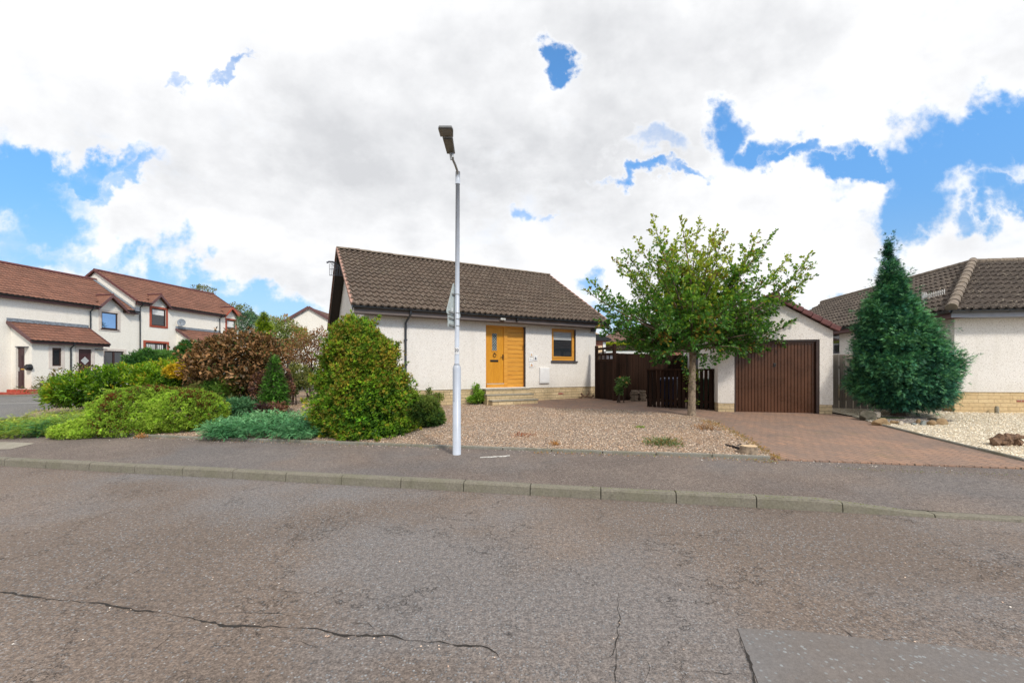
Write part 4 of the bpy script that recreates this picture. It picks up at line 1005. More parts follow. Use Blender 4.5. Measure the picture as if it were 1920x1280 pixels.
# ---------------------------------------------------------------- the house on the right
RF = Frame(12.2, 11.5, .9915, -.13, .55)
def right_house():
    f = RF; r = f.root('hipped_bungalow', 'cream pebbledashed bungalow with dark lichened hipped roof behind the blue-green conifer', 'house')
    zr = f.hit(1850, 734, 0)[1]; ze = f.hit(1850, 579.5, -.4)[1]; L = 9.0; B = 11.0; th = R(31); c, s = math.cos(th), math.sin(th); OV = .38
    print('right house', zr, ze)
    zt = ze-.2
    wx0 = f.hit(1932)[0]; wx1 = wx0+1.5
    m = MB(); m.wall(0, L, zr, zt, 0, [(wx0, wx1, zr+.45, zt-.3)], .12)
    y0 = hitx(f, 1574, 640, 0)[0]; y1 = min(B-.3, hitx(f, 1562, 640, 0)[0]); zw1 = hitx(f, 1567, 627, 0)[1]; zw0 = hitx(f, 1567, 663, 0)[1]
    print(' side window', y0, y1, zw0, zw1)
    if y1-y0 < .5: y1 = y0+.9
    m.face([(0, 0, zr), (0, 0, zt), (0, y0, zt), (0, y0, zr)]); m.face([(0, y1, zr), (0, y1, zt), (0, B, zt), (0, B, zr)]); m.face([(0, y0, zw1), (0, y0, zt), (0, y1, zt), (0, y1, zw1)]); m.face([(0, y0, zr), (0, y0, zw0), (0, y1, zw0), (0, y1, zr)])
    m.face([(L, 0, zr), (L, B, zr), (L, B, zt), (L, 0, zt)]); m.face([(0, B, zr), (0, B, zt), (L, B, zt), (L, B, zr)])
    m.build('wall', M['wall'], r)
    m = MB(); m.box(.012, L-.012, .012, B-.012, -.5, zr-.001); m.build('stone_base', M['basebrickc'], r)
    m = MB(); m.box(-.004, L, -.012, .02, zr-.012, zr+.012); m.build('bell_cast', M['wall'], r)
    win = frame_box('side_window', M['greytrim'], r, 0, 0, 0, 0, 0, 0, 0) if False else None
    m = MB(); m.box(.03, .09, y0, y0+.06, zw0, zw1); m.box(.03, .09, y1-.06, y1, zw0, zw1); m.box(.03, .09, y0+.06, y1-.06, zw0, zw0+.06); m.box(.03, .09, y0+.06, y1-.06, zw1-.06, zw1); w = m.build('window', M['greytrim'], r)
    m = MB(); m.box(.05, .055, y0+.06, y1-.06, zw0+.06, zw1-.06); m.build('pane', M['glass'], w)
    w = frame_box('window', M['pvc'], r, wx0, wx1, zr+.45, zt-.3, .05, .11, .06)
    m = MB(); m.box(wx0+.06, wx1-.06, .07, .075, zr+.51, zt-.36); m.build('pane', M['glass'], w)
    # roof slopes meeting at the hip
    D = 3.35; S = D/c
    roof_slope('front_roof', M['roofr'], r, (-OV, -OV, ze), (1, 0, 0), (0, c, s), S, lambda t: t*c, L+OV, .20, .35, .045, .048)
    LB = B+OV
    roof_slope('side_roof', M['roofr'], r, (-OV, B, ze), (0, -1, 0), (c, 0, s), S, 0, lambda t: LB-t*c, .20, .35, .045, .048)
    zt2 = ze+D*math.tan(th)
    m = MB(); w_ = .9*c; zz = -.035; m.face([(-OV+.03, -OV+.03, ze+zz), (L, -OV+.03, ze+zz), (L, -OV+w_, ze+.9*s+zz), (-OV+w_, -OV+w_, ze+.9*s+zz)]); m.face([(-OV+.03, -OV+.03, ze+zz), (-OV+w_, -OV+w_, ze+.9*s+zz), (-OV+w_, B, ze+.9*s+zz), (-OV+.03, B, ze+zz)]); m.build('soffit', M['soffit'], r)
    m = MB(); m.face([(D-OV, D-OV, zt2), (L, D-OV, zt2), (L, D+2, zt2-1.2), (D+2-OV, D+2-OV, zt2-1.2)]); m.face([(D-OV, D-OV, zt2), (D+2-OV, D+2-OV, zt2-1.2), (D+2-OV, B, zt2-1.2), (D-OV, B, zt2)])
    m.build('rear_roof', M['roofr'], r)
    m = MB(); n = 12; A = Vector((-OV-.03, -OV-.03, ze+.05)); Bp = Vector((D-OV, D-OV, zt2+.06))
    for k in range(n):
        p = A.lerp(Bp, k/n); q = A.lerp(Bp, (k+1.12)/n); m.tube([p, q], [.125, .105], 12)
    m.build('hip_ridge', M['ridge'], r)
    m = MB()
    for k in range(20):
        p = Vector((D-OV+k*.42, D-OV, zt2+.02)); m.tube([p, p+Vector((.43, 0, 0))], [.105, .098], 10)
    for k in range(20):
        p = Vector((D-OV, D-OV+k*.42, zt2+.02)); m.tube([p, p+Vector((0, .43, 0))], [.105, .098], 10)
    m.build('ridge', M['ridge'], r)
    m = MB(); m.box(-OV+.02, L, -OV+.02, -OV+.045, ze-.20, ze-.03); m.box(-OV+.045, L, -OV+.045, 0, ze-.20, ze-.185); m.build('front_fascia', M['fasciab'], r)
    m = MB(); m.box(-OV+.02, -OV+.045, -OV+.046, B, ze-.20, ze-.03); m.box(-OV+.045, -.001, -OV+.046, B, ze-.202, ze-.187); m.build('side_fascia', M['maroon'], r)
    m = MB(); gutter_run(m, (-OV-.05, -OV-.045, ze-.02), (L, -OV-.045, ze-.02), .062); gutter_run(m, (-OV-.045, B, ze-.02), (-OV-.045, -OV-.05, ze-.02), .062); m.build('gutter', M['gutter'], r)
    # aerial on the side slope
    X = .05
    def P(px, py, X=X):
        y, z = hitx(f, px, py, X); return Vector((X, y, z))
    m = MB(); b0 = P(1733.5, 582); t0 = P(1731, 549); m.tube([Vector((X, b0.y, b0.z-.3)), t0], .022, 6)
    g0 = P(1729, 548.5); 
    for k in range(4): m.tube([P(1729+k*2.6, 548.5), P(1729+k*2.6, 563 if k < 2 else 556)], .012, 5)
    for q in (548.5, 552, 556, 560): m.tube([P(1728.6, q), P(1737.2, q)], .012, 5)
    m.tube([P(1731, 557), P(1771, 546)], .014, 6)
    for k in range(9):
        px = 1739+k*3.95; cy = 555.5-k*1.13; m.tube([P(px, cy-4.6), P(px+.5, cy+4.4)], .011, 5)
    m.box(t0.x-.05, t0.x+.05, P(1737, 555).y-.08, P(1737, 555).y+.08, P(1737, 555).z-.05, P(1737, 555).z+.05)
    m.build('tv_aerial', M['alu'], r)
    m = MB(); m.tube([P(1657, 575), P(1656, 560)], .05, 8); m.build('vent_pipe', M['fasciab'], r)
    x_, z_ = f.hit(1869, 768, -.12); m = MB(); m.tube([(x_, -.12, -.1), (x_, -.12, z_+.04), (x_, -.12, z_+.10)], [.045, .045, .03], 10); m.build('waste_pipe', M['conc'], r)
    a, z1 = f.hit(1907, 749.5); b, z0 = f.hit(1924, 753.5); m = MB(); m.box(a, b, .004, .03, z0, z1); m.build('air_brick', M['redbrick'], r)
right_house()

# ---------------------------------------------------------------- the terrace on the left
TF = Frame(-24.84, 20.24, .179, 1, .64)
def tri_prism(m, pts, d): pass
def terrace():
    f = TF; TH = math.atan(.62); c, s = math.cos(TH), math.sin(TH); OV = .28; D = 3.35; S = D/c
    zeA = f.hit(0, 549.5, -OV)[1]; xJ = f.hit(254)[0]; zeB = f.hit(262, 566, -OV)[1]; xE = f.hit(456)[0]; x0 = -9.0
    print('terrace', 'zeA', zeA, f.hit(185, 573, -OV)[1], 'xJ', xJ, 'zeB', zeB, f.hit(415, 588, -OV)[1], 'xE', xE, 'ridgeA', f.hit(0, 490, D-OV), f.hit(148, 515, D-OV), 'ridgeB', f.hit(160, 503, D-OV), f.hit(399, 550, D-OV))
    zeA = (zeA+f.hit(185, 573, -OV)[1])/2; zeB = (zeB+f.hit(415, 588, -OV)[1])/2
    def house(name, label, xa, xb, ze, ops, gablets, verge_l, verge_r, xvl, xvr):
        r = f.root(name, label, 'house', 'terraced houses across the side street')
        m = MB(); zt = ze-.17
        m.wall(xa, xb, 0-.3, zt, 0, [o[:4] for o in ops], .10)
        for (ga, gb, gm, gz) in gablets:
            m.face([(ga, -.001, zt), (gb, -.001, zt), (gb, -.001, ze+.02), (gm, -.001, gz-.06), (ga, -.001, ze+.02)])
        zg = ze+(D-OV+OV)*math.tan(TH)
        Yb = 2*D-2*OV
        for x in (xa, xb):
            P = [(x, 0, -.3), (x, 0, ze-.05+OV*math.tan(TH)), (x, D-OV, zg-.06), (x, Yb, ze-.05+OV*math.tan(TH)), (x, Yb, -.3)]; m.face(P)
        m.face([(xa, Yb, -.3), (xa, Yb, zt), (xb, Yb, zt), (xb, Yb, -.3)])
        m.build('wall', M['wallt'], r)
        # roof, open where the gablets stand is not needed: gablet slopes sit on top
        roof_slope('roof', M['rooft'], r, (xvl, -OV, ze), (1, 0, 0), (0, c, s), S, 0, xvr-xvl, .20, .30, .024, .030, ns=4, skip=[(g[0]-xvl, g[1]-xvl, .5) for g in gablets])
        m = MB(); m.face([(xvl, 2*D-OV, ze), (xvl, D-OV, zg), (xvr, D-OV, zg), (xvr, 2*D-OV, ze)]); m.build('rear_roof', M['rooft'], r)
        m = MB(); n = int((xvr-xvl)/.45)
        for k in range(n):
            a = xvl+(xvr-xvl)*k/n; b = xvl+(xvr-xvl)*(k+1)/n-.01; m.tube([(a, D-OV, zg+.02), (b, D-OV, zg+.025)], .10, 8)
        m.build('ridge', M['redverge'], r)
        # fascia and gutter stop at gablets
        cuts = sorted([(g[0], g[1]) for g in gablets]); segs = []; p = xvl
        for a, b in cuts: segs.append((p, a)); p = b
        segs.append((p, xvr))
        m = MB(); g = MB()
        for a, b in segs:
            if b-a < .05: continue
            m.box(a, b, -OV+.02, -OV+.04, ze-.19, ze-.02); m.box(a, b, -OV+.04, -.002, ze-.19, ze-.175); gutter_run(g, (a, -OV-.04, ze-.02), (b, -OV-.04, ze-.02), .068)
        m.build('fascia', M['maroon'], r); g.build('gutter', M['gutter'], r)
        for gi, (ga, gb, gm, gz) in enumerate(gablets):
            m = MB(); zl = ze-.02; yb = (gz-ze)/math.tan(TH)-OV
            for (e0) in (ga, gb):
                ex = e0+(-.12 if e0 == ga else .12); zz = zl-.10
                A = Vector((ex, -.30, zz)); Bq = Vector((gm, -.30, gz+.03)); Cq = Vector((gm, yb+.05, gz+.03)); Dq = Vector((ex, -.05, zz))
                n = 7
                for k in range(n):
                    p0 = A.lerp(Bq, k/n); p1 = A.lerp(Bq, (k+1)/n); q0 = Dq.lerp(Cq, k/n); q1 = Dq.lerp(Cq, (k+1)/n); u = Vector((0, 0, .035))
                    m.face([p0+u, p1+Vector((0, 0, .01)), q1+Vector((0, 0, .01)), q0+u]); m.face([p0+u, q0+u, q0, p0])
            gr = m.build('gablet_roof', M['rooft'], r)
            m = MB()
            for e0 in (ga, gb):
                ex = e0+(-.12 if e0 == ga else .12); m.bar((ex, -.31, zl-.10), (gm, -.31, gz+.01), .03, .17, (0, 1, 0)) if False else m.prism([(0, -.12), (0, .07), (1, .07), (1, -.12)], -.335, -.305, lambda p, t, ex=ex: (ex+(gm-ex)*p[0], t, (zl-.10)+(gz+.0-(zl-.10))*p[0]+p[1]))
            m.build('gablet_board', M['terra'] if gi == 1 and len(gablets) > 1 else M['maroon'], gr)
            m = MB(); m.tube([(gm, -.34, gz+.06), (gm, yb, gz+.06)], .06, 8); m.build('gablet_ridge', M['redverge'], gr)
        # verges
        for x, on in ((xvl, verge_l), (xvr, verge_r)):
            m = MB()
            if not on: continue
            for sg in (1, -1):
                y0 = -OV if sg == 1 else 2*D-OV
                for k in range(12):
                    t0 = S*k/12; t1 = S*(k+1)/12; m.bar((x, y0+sg*t0*c, ze+t0*s+.02), (x, y0+sg*t1*c, ze+t1*s+.005), .06, .12)
            m.build('verge', M['redverge'], r)
        # windows and doors
        for (a, b, z0, z1, kind) in ops:
            if kind == 'red': band, fm = M['terra'], M['pvc']
            else: band, fm = M['bandt'], M['pvc']
            if kind != 'none':
                bw = .13; m = MB(); y = -.022
                m.box(a-bw, a, y, -.002, z0-bw*.9, z1+bw); m.box(b, b+bw, y, -.002, z0-bw*.9, z1+bw); m.box(a, b, y, -.002, z1, z1+bw); m.box(a, b, y-.01, -.002, z0-bw*.9, z0)
                m.build('surround', band, r)
            w = frame_box('window', fm, r, a+.001, b-.001, z0+.001, z1-.001, .03, .09, .07)
            m = MB()
            if kind == 'plain' or (kind == 'red' and z0 < 3): mm = (a+b)/2; m.box(mm-.05, mm+.05, .028, .088, z0+.07, z1-.07); m.build('mullion', fm, w)
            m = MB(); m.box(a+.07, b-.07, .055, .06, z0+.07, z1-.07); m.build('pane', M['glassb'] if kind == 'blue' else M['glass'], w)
            if kind == 'red':
                m = MB(); n = 9; zc = z0+(z1-z0)*.55 if z0 > 3 else z0+.1
                if z0 > 3: m.box(a+.1, b-.1, .047, .053, zc+.1, z1-.08)
                else:
                    for k in range(n): xx = a+.12+(b-a-.3)*k/n; m.box(xx, xx+.07, .047, .053, z0+.1, z1-.1)
                m.build('blind', M['whitepaint'], w)
            m = MB(); m.box(a-.05, b+.05, -.05, .03, z0-.05, z0+.0); m.build('sill', fm if kind != 'red' else M['terra'], w)
        return r
    def rect(p0, q0, p1, q1, y=0.0):
        a, z1 = f.hit(p0, q0, y); b, z0 = f.hit(p1, q1, y); _, z0b = f.hit(p0, q1, y); return a, b, (z0+z0b)/2, (z1+f.hit(p1, q0, y)[1])/2
    wA = (*rect(190, 586, 221, 617), 'blue'); a2 = (*rect(195, 658, 232, 692), 'plain')
    gA0, gA1 = f.hit(189, y=-.3)[0], f.hit(238, y=-.3)[0]; gAm, gAz = f.hit(211.5, 554, -.3)
    A = house('terraced_house', 'cream terraced house with long red-brown lean-to porch roof over two dark doors', x0, xJ, zeA, [wA, a2], [(gA0, gA1, gAm, gAz)], False, False, x0, xJ)
    # flashing where the lower roof meets the neighbour
    B_ops = [(*rect(284, 579, 311, 611), 'red'), (*rect(272.5, 643, 313, 682), 'red'), (*rect(425, 600.5, 441, 634), 'red')]
    g1a, g1b = f.hit(285, y=-.3)[0], f.hit(319, y=-.3)[0]; g1m, g1z = f.hit(302, 553, -.3)
    g2a, g2b = f.hit(425, y=-.3)[0], f.hit(450, y=-.3)[0]; g2m, g2z = f.hit(436, 576.5, -.3)
    Bh = house('terraced_house', 'cream terraced house with terracotta red window surrounds and taller roof', xJ, xE, zeB, B_ops, [(g1a, g1b, g1m, g1z), (g2a, g2b, g2m, g2z)], True, True, xJ-.12, xE+.18)
    m = MB(); m.bar((xJ-.14, -OV, zeA+.05), (xJ-.14, D-OV, zeA+.05+D*math.tan(TH)), .20, .02); m.box(xJ-.25, xJ-.01, -OV-.05, 0, zeA-.12, zeA+.22); m.build('flashing', M['flash'], A)
    zz = zeA-.1
    for (px, ztop, rt) in ((169.5, zeA-.1, A), (262.5, zeB-.1, Bh), (412, zeB-.1, Bh)):
        xd = f.hit(px, y=-.05)[0]; m = MB(); m.tube([(xd, -OV-.04, ztop+.05), (xd, -OV-.04, ztop-.05), (xd, -.06, ztop-.25), (xd, -.06, .1)], .034, 8); m.build('downpipe', M['pipe'], rt)
    # porch of the first house
    PD = 1.3
    def porch(rt, xs0, xs1, ztop, zeave, side_door, eave_over=.25, rx0=None, rx1=None):
        wall = MB(); pr = PD; zt = zeave-.12
        return
    yF = -1.3; OVp = .22
    def porch_build(rt, xa, xb, rxa, rxb, zE, zT, ops_front, side_ops):
        m = MB(); zt = zE-.10
        m.wall(xa, xb, -.3, zt, yF, [o[:4] for o in ops_front], .08)
        tp = lambda y: zE+(y-(yF-OVp))*(zT-zE)/(-(yF-OVp))-.05
        # side walls
        if side_ops:
            (sa, sb, sz0, sz1) = side_ops
            m.face([(xa, yF, -.3), (xa, yF, zt), (xa, sa, tp(sa)), (xa, sa, -.3)]); m.face([(xa, sb, -.3), (xa, sb, tp(sb)), (xa, 0, tp(0)), (xa, 0, -.3)])
            m.face([(xa, sa, sz1), (xa, sa, tp(sa)), (xa, sb, tp(sb)), (xa, sb, sz1)]); m.face([(xa, sa, -.3), (xa, sa, sz0), (xa, sb, sz0), (xa, sb, -.3)])
            m.face([(xa, sa, sz0), (xa, sa, sz1), (xa+.12, sa, sz1), (xa+.12, sa, sz0)]); m.face([(xa, sb, sz0), (xa, sb, sz1), (xa+.12, sb, sz1), (xa+.12, sb, sz0)])
        else: m.face([(xa, yF, -.3), (xa, yF, zt), (xa, 0, tp(0)), (xa, 0, -.3)])
        m.face([(xb, yF, -.3), (xb, yF, zt), (xb, 0, tp(0)), (xb, 0, -.3)])
        pw = m.build('porch', M['wallt'], rt)
        v = Vector((0, -(yF-OVp), zT-zE)); SS = v.length
        roof_slope('porch_roof', M['rooft'], pw, (rxa, yF-OVp, zE), (1, 0, 0), v.normalized(), SS, 0, rxb-rxa, .20, .28, .020, .024, ns=4)
        m = MB(); deck(m, (rxa+.02, yF-OVp, zE), (rxb-.02, yF-OVp, zE), v.normalized(), SS-.02, .02)
        for x in (rxa, rxb): m.bar((x, yF-OVp, zE-.03), (x, 0, zT-.03), .04, .15)
        m.box(rxa, rxb, yF-OVp+.0, yF-OVp+.03, zE-.16, zE-.02); m.build('porch_board', M['maroon'], pw)
        m = MB(); gutter_run(m, (rxa, yF-OVp-.045, zE-.02), (rxb, yF-OVp-.045, zE-.02), .05); m.build('porch_gutter', M['gutter'], pw)
        m = MB(); m.box(rxa, rxb, -.03, -.001, zT-.02, zT+.17)
        k = rxa
        while k < rxb-.1: m.bar((k, -.01, zT+.02), (k+.1, -.07, zT+.01), .12, .02); k += .2
        m.build('porch_flashing', M['flash'], pw)
        return pw
    xa = f.hit(59.5, y=yF)[0]; xb = f.hit(194, y=yF)[0]; rxa = f.hit(57.5, y=yF-OVp)[0]; rxb = f.hit(206, y=yF-OVp)[0]
    zE = (f.hit(58, 638, yF-OVp)[1]+f.hit(205, 644.5, yF-OVp)[1])/2; zT = (f.hit(12, 602, 0)[1]+f.hit(168, 615, 0)[1])/2
    print('porch', xa, xb, rxa, rxb, zE, zT, 'depth corner', f.hit(21)[0])
    wn = rect(97.5, 652, 115, 686, yF); dn = rect(147, 654.5, 172, 724, yF); dn = (dn[0], dn[1], .02, dn[3])
    sa, zs1 = hitx(f, 46, 650, xa); sb, _ = hitx(f, 29.5, 650, xa)
    lo_, hi_ = min(sa, sb), max(sa, sb); lo_ = max(lo_, yF+.15); hi_ = min(hi_, -.12)
    pw = porch_build(A, xa, xb, rxa, rxb, zE, zT, [wn, dn], (lo_, hi_, .12, zs1))
    print(' side door', lo_, hi_, zs1)
    def door_panel(pw, kind):
        pass
    m = MB(); m.box(xa+.09, xa+.12, lo_, hi_, .12, zs1)
    sdoor = m.build('side_door', M['door'], pw)
    m = MB()
    for k in range(2):
        for j in range(2): 
            w = (hi_-lo_); y0 = lo_+w*(.12+.42*k); m.box(xa+.078, xa+.089, y0, y0+w*.30, .3+j*.85, .95+j*.8)
    m.build('door_moulding', M['door'], sdoor, bevel=.01)
    m = MB(); m.box(xa+.075, xa+.089, lo_+.10, lo_+.38, 1.05, 1.11); m.build('letterbox', M['brass'], sdoor)
    m = MB(); m.box(xa+.05, xa+.089, hi_-.10, hi_-.07, .98, 1.18); m.build('handle', M['alu'], sdoor)
    m = MB(); y_, z_ = hitx(f, 53, 688.5, xa-.1); m.tube([(xa-.02, y_, z_), (xa-.16, y_, z_)], [.17, .15], 14); m.tube([(xa-.16, y_, z_), (xa-.20, y_, z_)], [.12, .1], 14); m.build('hose_reel', M['black'], pw)
    m = MB(); y_, z_ = hitx(f, 50, 650.5, xa); m.box(xa-.35, xa-.001, y_-.14, y_+.14, z_-.02, z_+.02); m.build('light_canopy', M['greytrim'], pw)
    m = MB(); a, b = hitx(f, 52.5, 725, xa-.4)[0], hitx(f, 12, 725, xa-.4)[0]; m.box(xa-.4, xa-.002, a, b, -.3, .10); st = m.build('step', M['redstep'], pw, bevel=.01)
    m = MB(); m.box(xa-.75, xa-.402, a+.15, b+.3, -.3, -.03); m.build('lower_step', M['redstep'], pw, bevel=.01)
    w = frame_box('window', M['pvc'], pw, wn[0], wn[1], wn[2], wn[3], yF+.02, yF+.07, .06); m = MB(); m.box(wn[0]+.06, wn[1]-.06, yF+.04, yF+.045, wn[2]+.06, wn[3]-.06); m.build('pane', M['glass'], w)
    m = MB(); bw = .13
    for (a, b, z0, z1) in (wn,): m.box(a-bw, a, yF-.02, yF-.002, z0-bw, z1+bw); m.box(b, b+bw, yF-.02, yF-.002, z0-bw, z1+bw); m.box(a, b, yF-.02, yF-.002, z1, z1+bw); m.box(a, b, yF-.02, yF-.002, z0-bw, z0)
    (a, b, z0, z1) = dn; m.box(a-bw, a, yF-.02, yF-.002, -.2, z1+bw); m.box(b, b+bw, yF-.02, yF-.002, -.2, z1+bw); m.box(a, b, yF-.02, yF-.002, z1, z1+bw)
    m.build('surround', M['bandt'], pw)
    m = MB(); m.box(a, b, yF+.05, yF+.09, z0, z1); dd = m.build('front_door', M['door'], pw)
    mx = (a+b)/2+.02; mz = z1-.62; m = MB(); q = .19; m.prism([(mx-q, mz), (mx, mz-q*1.15), (mx+q, mz), (mx, mz+q*1.15)], yF+.042, yF+.049, lambda p, t: (p[0], t, p[1])); m.build('diamond_pane', M['blind'], dd)
    m = MB(); m.box(mx-.08, mx+.08, yF+.04, yF+.049, mz-.52, mz-.44); m.build('number_plate', M['brass'], dd)
    xd = f.hit(133, y=yF-.05)[0]; m = MB(); m.tube([(xd+.03, yF-OVp-.04, zE-.07), (xd+.03, yF-OVp-.04, zE-.14), (xd, yF-.05, zE-.3), (xd, yF-.05, -.1)], .034, 8); m.build('downpipe', M['pipe'], pw)
    m = MB(); x_, z_ = f.hit(189, 655, yF); m.box(x_-.3, x_+.15, yF-.25, yF-.001, z_-.02, z_+.03); m.build('light_canopy', M['greytrim'], pw)
    # porch of the second house
    rxa = f.hit(364, y=yF-OVp)[0]; xa2 = rxa+.1; rxb = rxa+3.6; xb2 = rxb-.4
    zE = f.hit(364, 640, yF-OVp)[1]; zT = f.hit(331, 616, 0)[1]
    print('porch2', rxa, f.hit(331)[0], zE, zT)
    sa2, zs2 = hitx(f, 358, 648, xa2); sb2, _ = hitx(f, 339, 648, xa2); lo_, hi_ = max(min(sa2, sb2), yF+.15), min(max(sa2, sb2), -.12)
    pw = porch_build(Bh, xa2, xb2, rxa, rxb, zE, zT, [], (lo_, hi_, .12, zs2))
    m = MB(); m.box(xa2+.09, xa2+.12, lo_, hi_, .12, zs2); m.build('side_door', M['door'], pw)
    m = MB(); m.box(xa2-.02, xa2-.002, lo_-.14, lo_, 0, zs2+.14); m.box(xa2-.02, xa2-.002, hi_, hi_+.11, 0, zs2+.14); m.box(xa2-.02, xa2-.002, lo_, hi_, zs2, zs2+.14); m.build('surround', M['terra'], pw)
    # satellite dish
    x_, z_ = f.hit(339.5, 604.5, -.35); m = MB(); rr = .26; n = 14; cen = Vector((x_, -.38, z_)); nd = Vector((-.75, -.6, .25)).normalized(); ux = nd.cross(Vector((0, 0, 1))).normalized(); uy = ux.cross(nd)
    rings = []
    for k, (rd, dp) in enumerate(((.02, .07), (.13, .05), (.22, .02), (.27, -.0))):
        rings.append([cen-nd*dp+ux*math.cos(2*math.pi*i/n)*rd*.9+uy*math.sin(2*math.pi*i/n)*rd for i in range(n)])
    for a, b in zip(rings[:-1], rings[1:]):
        for i in range(n): m.face([a[i], a[(i+1) % n], b[(i+1) % n], b[i]])
    m.tube([cen-nd*.07, Vector((x_+.1, -.001, z_-.12))], .02, 6); m.tube([cen-uy*.26, cen+nd*.35-uy*.1], .012, 5); m.box(*sum([[v-.035, v+.035] for v in (cen+nd*.35-uy*.1)], []))
    m.build('satellite_dish', M['flash'], Bh)
    x_, z_ = f.hit(326.5, 654); m = MB(); m.box(x_-.1, x_+.1, -.12, -.001, z_-.08, z_+.08); m.build('wall_lamp', M['iron'], Bh)
    x_, z_ = f.hit(327, 658.5); m = MB(); m.box(x_-.16, x_+.16, -.03, -.001, z_-.09, z_+.06); m.build('number_plate', M['iron'], Bh)
terrace()

# ---------------------------------------------------------------- buildings farther off
def far_house():
    Z = 36.0; f = Frame((580-CX)/F*Z, Z, 1, .02, .64); r = f.root('gabled_house', 'cream gable end with brown verge and small terracotta window between the trees', 'house')
    za = f.hit(580, 575)[1]; hw = 3.3; ze = za-hw*.56; m = MB(); a, z1 = f.hit(565.5, 618.5); b, z0 = f.hit(572.5, 629)
    m.wall(-hw+.25, hw-.25, -.5, ze, 0, [(a, b, z0, z1)], .1); m.face([(-hw+.25, 0, ze), (hw-.25, 0, ze), (0, 0, za-.1)])
    for x in (-hw+.25, hw-.25): m.face([(x, 0, -.5), (x, 0, ze), (x, 9, ze), (x, 9, -.5)])
    m.build('wall', M['wallt'], r)
    for sg in (1, -1):
        roof_slope('roof', M['roofb'], r, (sg*hw, -.1 if sg == 1 else 9, ze-.05), (0, sg, 0), (-sg*hw, 0, za-ze), math.hypot(hw, za-ze), 0, 9.1, .3, .35, .02, ns=3)
    m = MB()
    for sg in (1, -1): m.bar((sg*hw, -.14, ze-.12), (0, -.14, za-.05), .05, .22)
    m.build('bargeboard', M['maroon'], r)
    w = frame_box('window', M['pvc'], r, a, b, z0, z1, .03, .08, .05); m = MB(); m.box(a+.05, b-.05, .05, .055, z0+.05, z1-.05); m.build('pane', M['blind'], w)
    m = MB(); q = .16; m.box(a-q, a, -.03, -.002, z0-q*2.6, z1+q); m.box(b, b+q, -.03, -.002, z0-q*2.6, z1+q); m.box(a, b, -.03, -.002, z1, z1+q); m.box(a, b, -.03, -.002, z0-q, z0); m.build('surround', M['terra'], w)
far_house()
def back_house():
    Z = 31.0; f = Frame((1128-CX)/F*Z, Z, 1, 0.0, .6); r = f.root('brown_roofed_house', 'low brown-roofed house beyond the clipped yellow hedge', 'house')
    ze = f.hit(1180, 643)[1]; zt = f.hit(1190, 612)[1]; L = 9; D = 3.0
    m = MB(); m.box(.3, L, .4, 6, -.5, ze-.1); m.build('wall', M['redbrick'], r)
    th = math.atan2(zt-ze, D); c, s = math.cos(th), math.sin(th)
    roof_slope('roof', M['roofb'], r, (-.4, 0, ze), (1, 0, 0), (0, c, s), D/c, lambda t: t*c*.75, L+.8, .3, .33, .02, ns=3)
    m = MB(); m.face([(-.4, 0, ze), (D*.75-.4, D, zt), (-.4, 6, ze)]); m.face([(D*.75-.4, D, zt), (L+.4, D, zt), (L+.4, 6, ze), (-.4, 6, ze)]); m.build('rear_roof', M['roofb'], r)
    m = MB(); gutter_run(m, (-.4, -.05, ze-.02), (L+.4, -.05, ze-.02), .06); m.build('gutter', M['gutter'], r)
back_house()
def outbuilding():
    Z = 21.5; f = Frame((1119-CX)/F*Z, Z, 1, .05, .6); r = f.root('brick_outbuilding', 'small red brick outbuilding with black eaves behind the garden gate', 'outbuilding')
    zt = f.hit(1130, 637)[1]; w = f.hit(1136)[0]
    m = MB(); m.box(-1.2, w, 0, 2.6, -.3, zt-.05); m.build('wall', M['redbrick'], r)
    m = MB(); m.box(w-.16, w-.02, -.03, 0.0, .4, zt-.12); m.build('door_post', M['whitepaint'], r)
    m = MB(); m.prism([(-1.4, zt-.05), (w+.25, zt-.05), (w+.22, zt+.04), (w-.35, zt+.28), (-1.4, zt+.28)], -.2, 2.8, lambda p, t: (p[0], t, p[1])); rr = m.build('roof', M['iron'], r)
    m = MB(); m.prism([(-1.4, zt+.281), (w-.36, zt+.281), (w-.7, zt+.42), (-1.4, zt+.42)], -.15, 2.7, lambda p, t: (p[0], t, p[1])); m.build('roof_cap', M['cream'] if False else M['cutwood'], rr)
    m = MB(); m.box(-.25, .28, -.02, 0.0, .9, zt-.3); m.build('boarded_window', M['cutwood'], r)
outbuilding()
def shed():
    Z = 19.5; f = Frame((1140-CX)/F*Z, Z, 1, .0, .6); r = f.root('garden_shed', 'low white shed roof edge showing above the dark board fence', 'shed')
    zt = f.hit(1160, 658)[1]; z0 = f.hit(1160, 663)[1]; L = f.hit(1245)[0]
    m = MB(); m.box(0, L, .1, 2.2, -.4, z0-.001); m.build('wall', M['fasciab'], r)
    m = MB(); m.box(-.1, L+.1, 0, 2.4, z0, zt-.05); m.build('roof_edge', M['whitepaint'], r, bevel=.01)
    m = MB(); m.box(-.1, L+.1, .03, 2.4, zt-.049, zt+.0); m.build('roof', M['signb'], r)
shed()
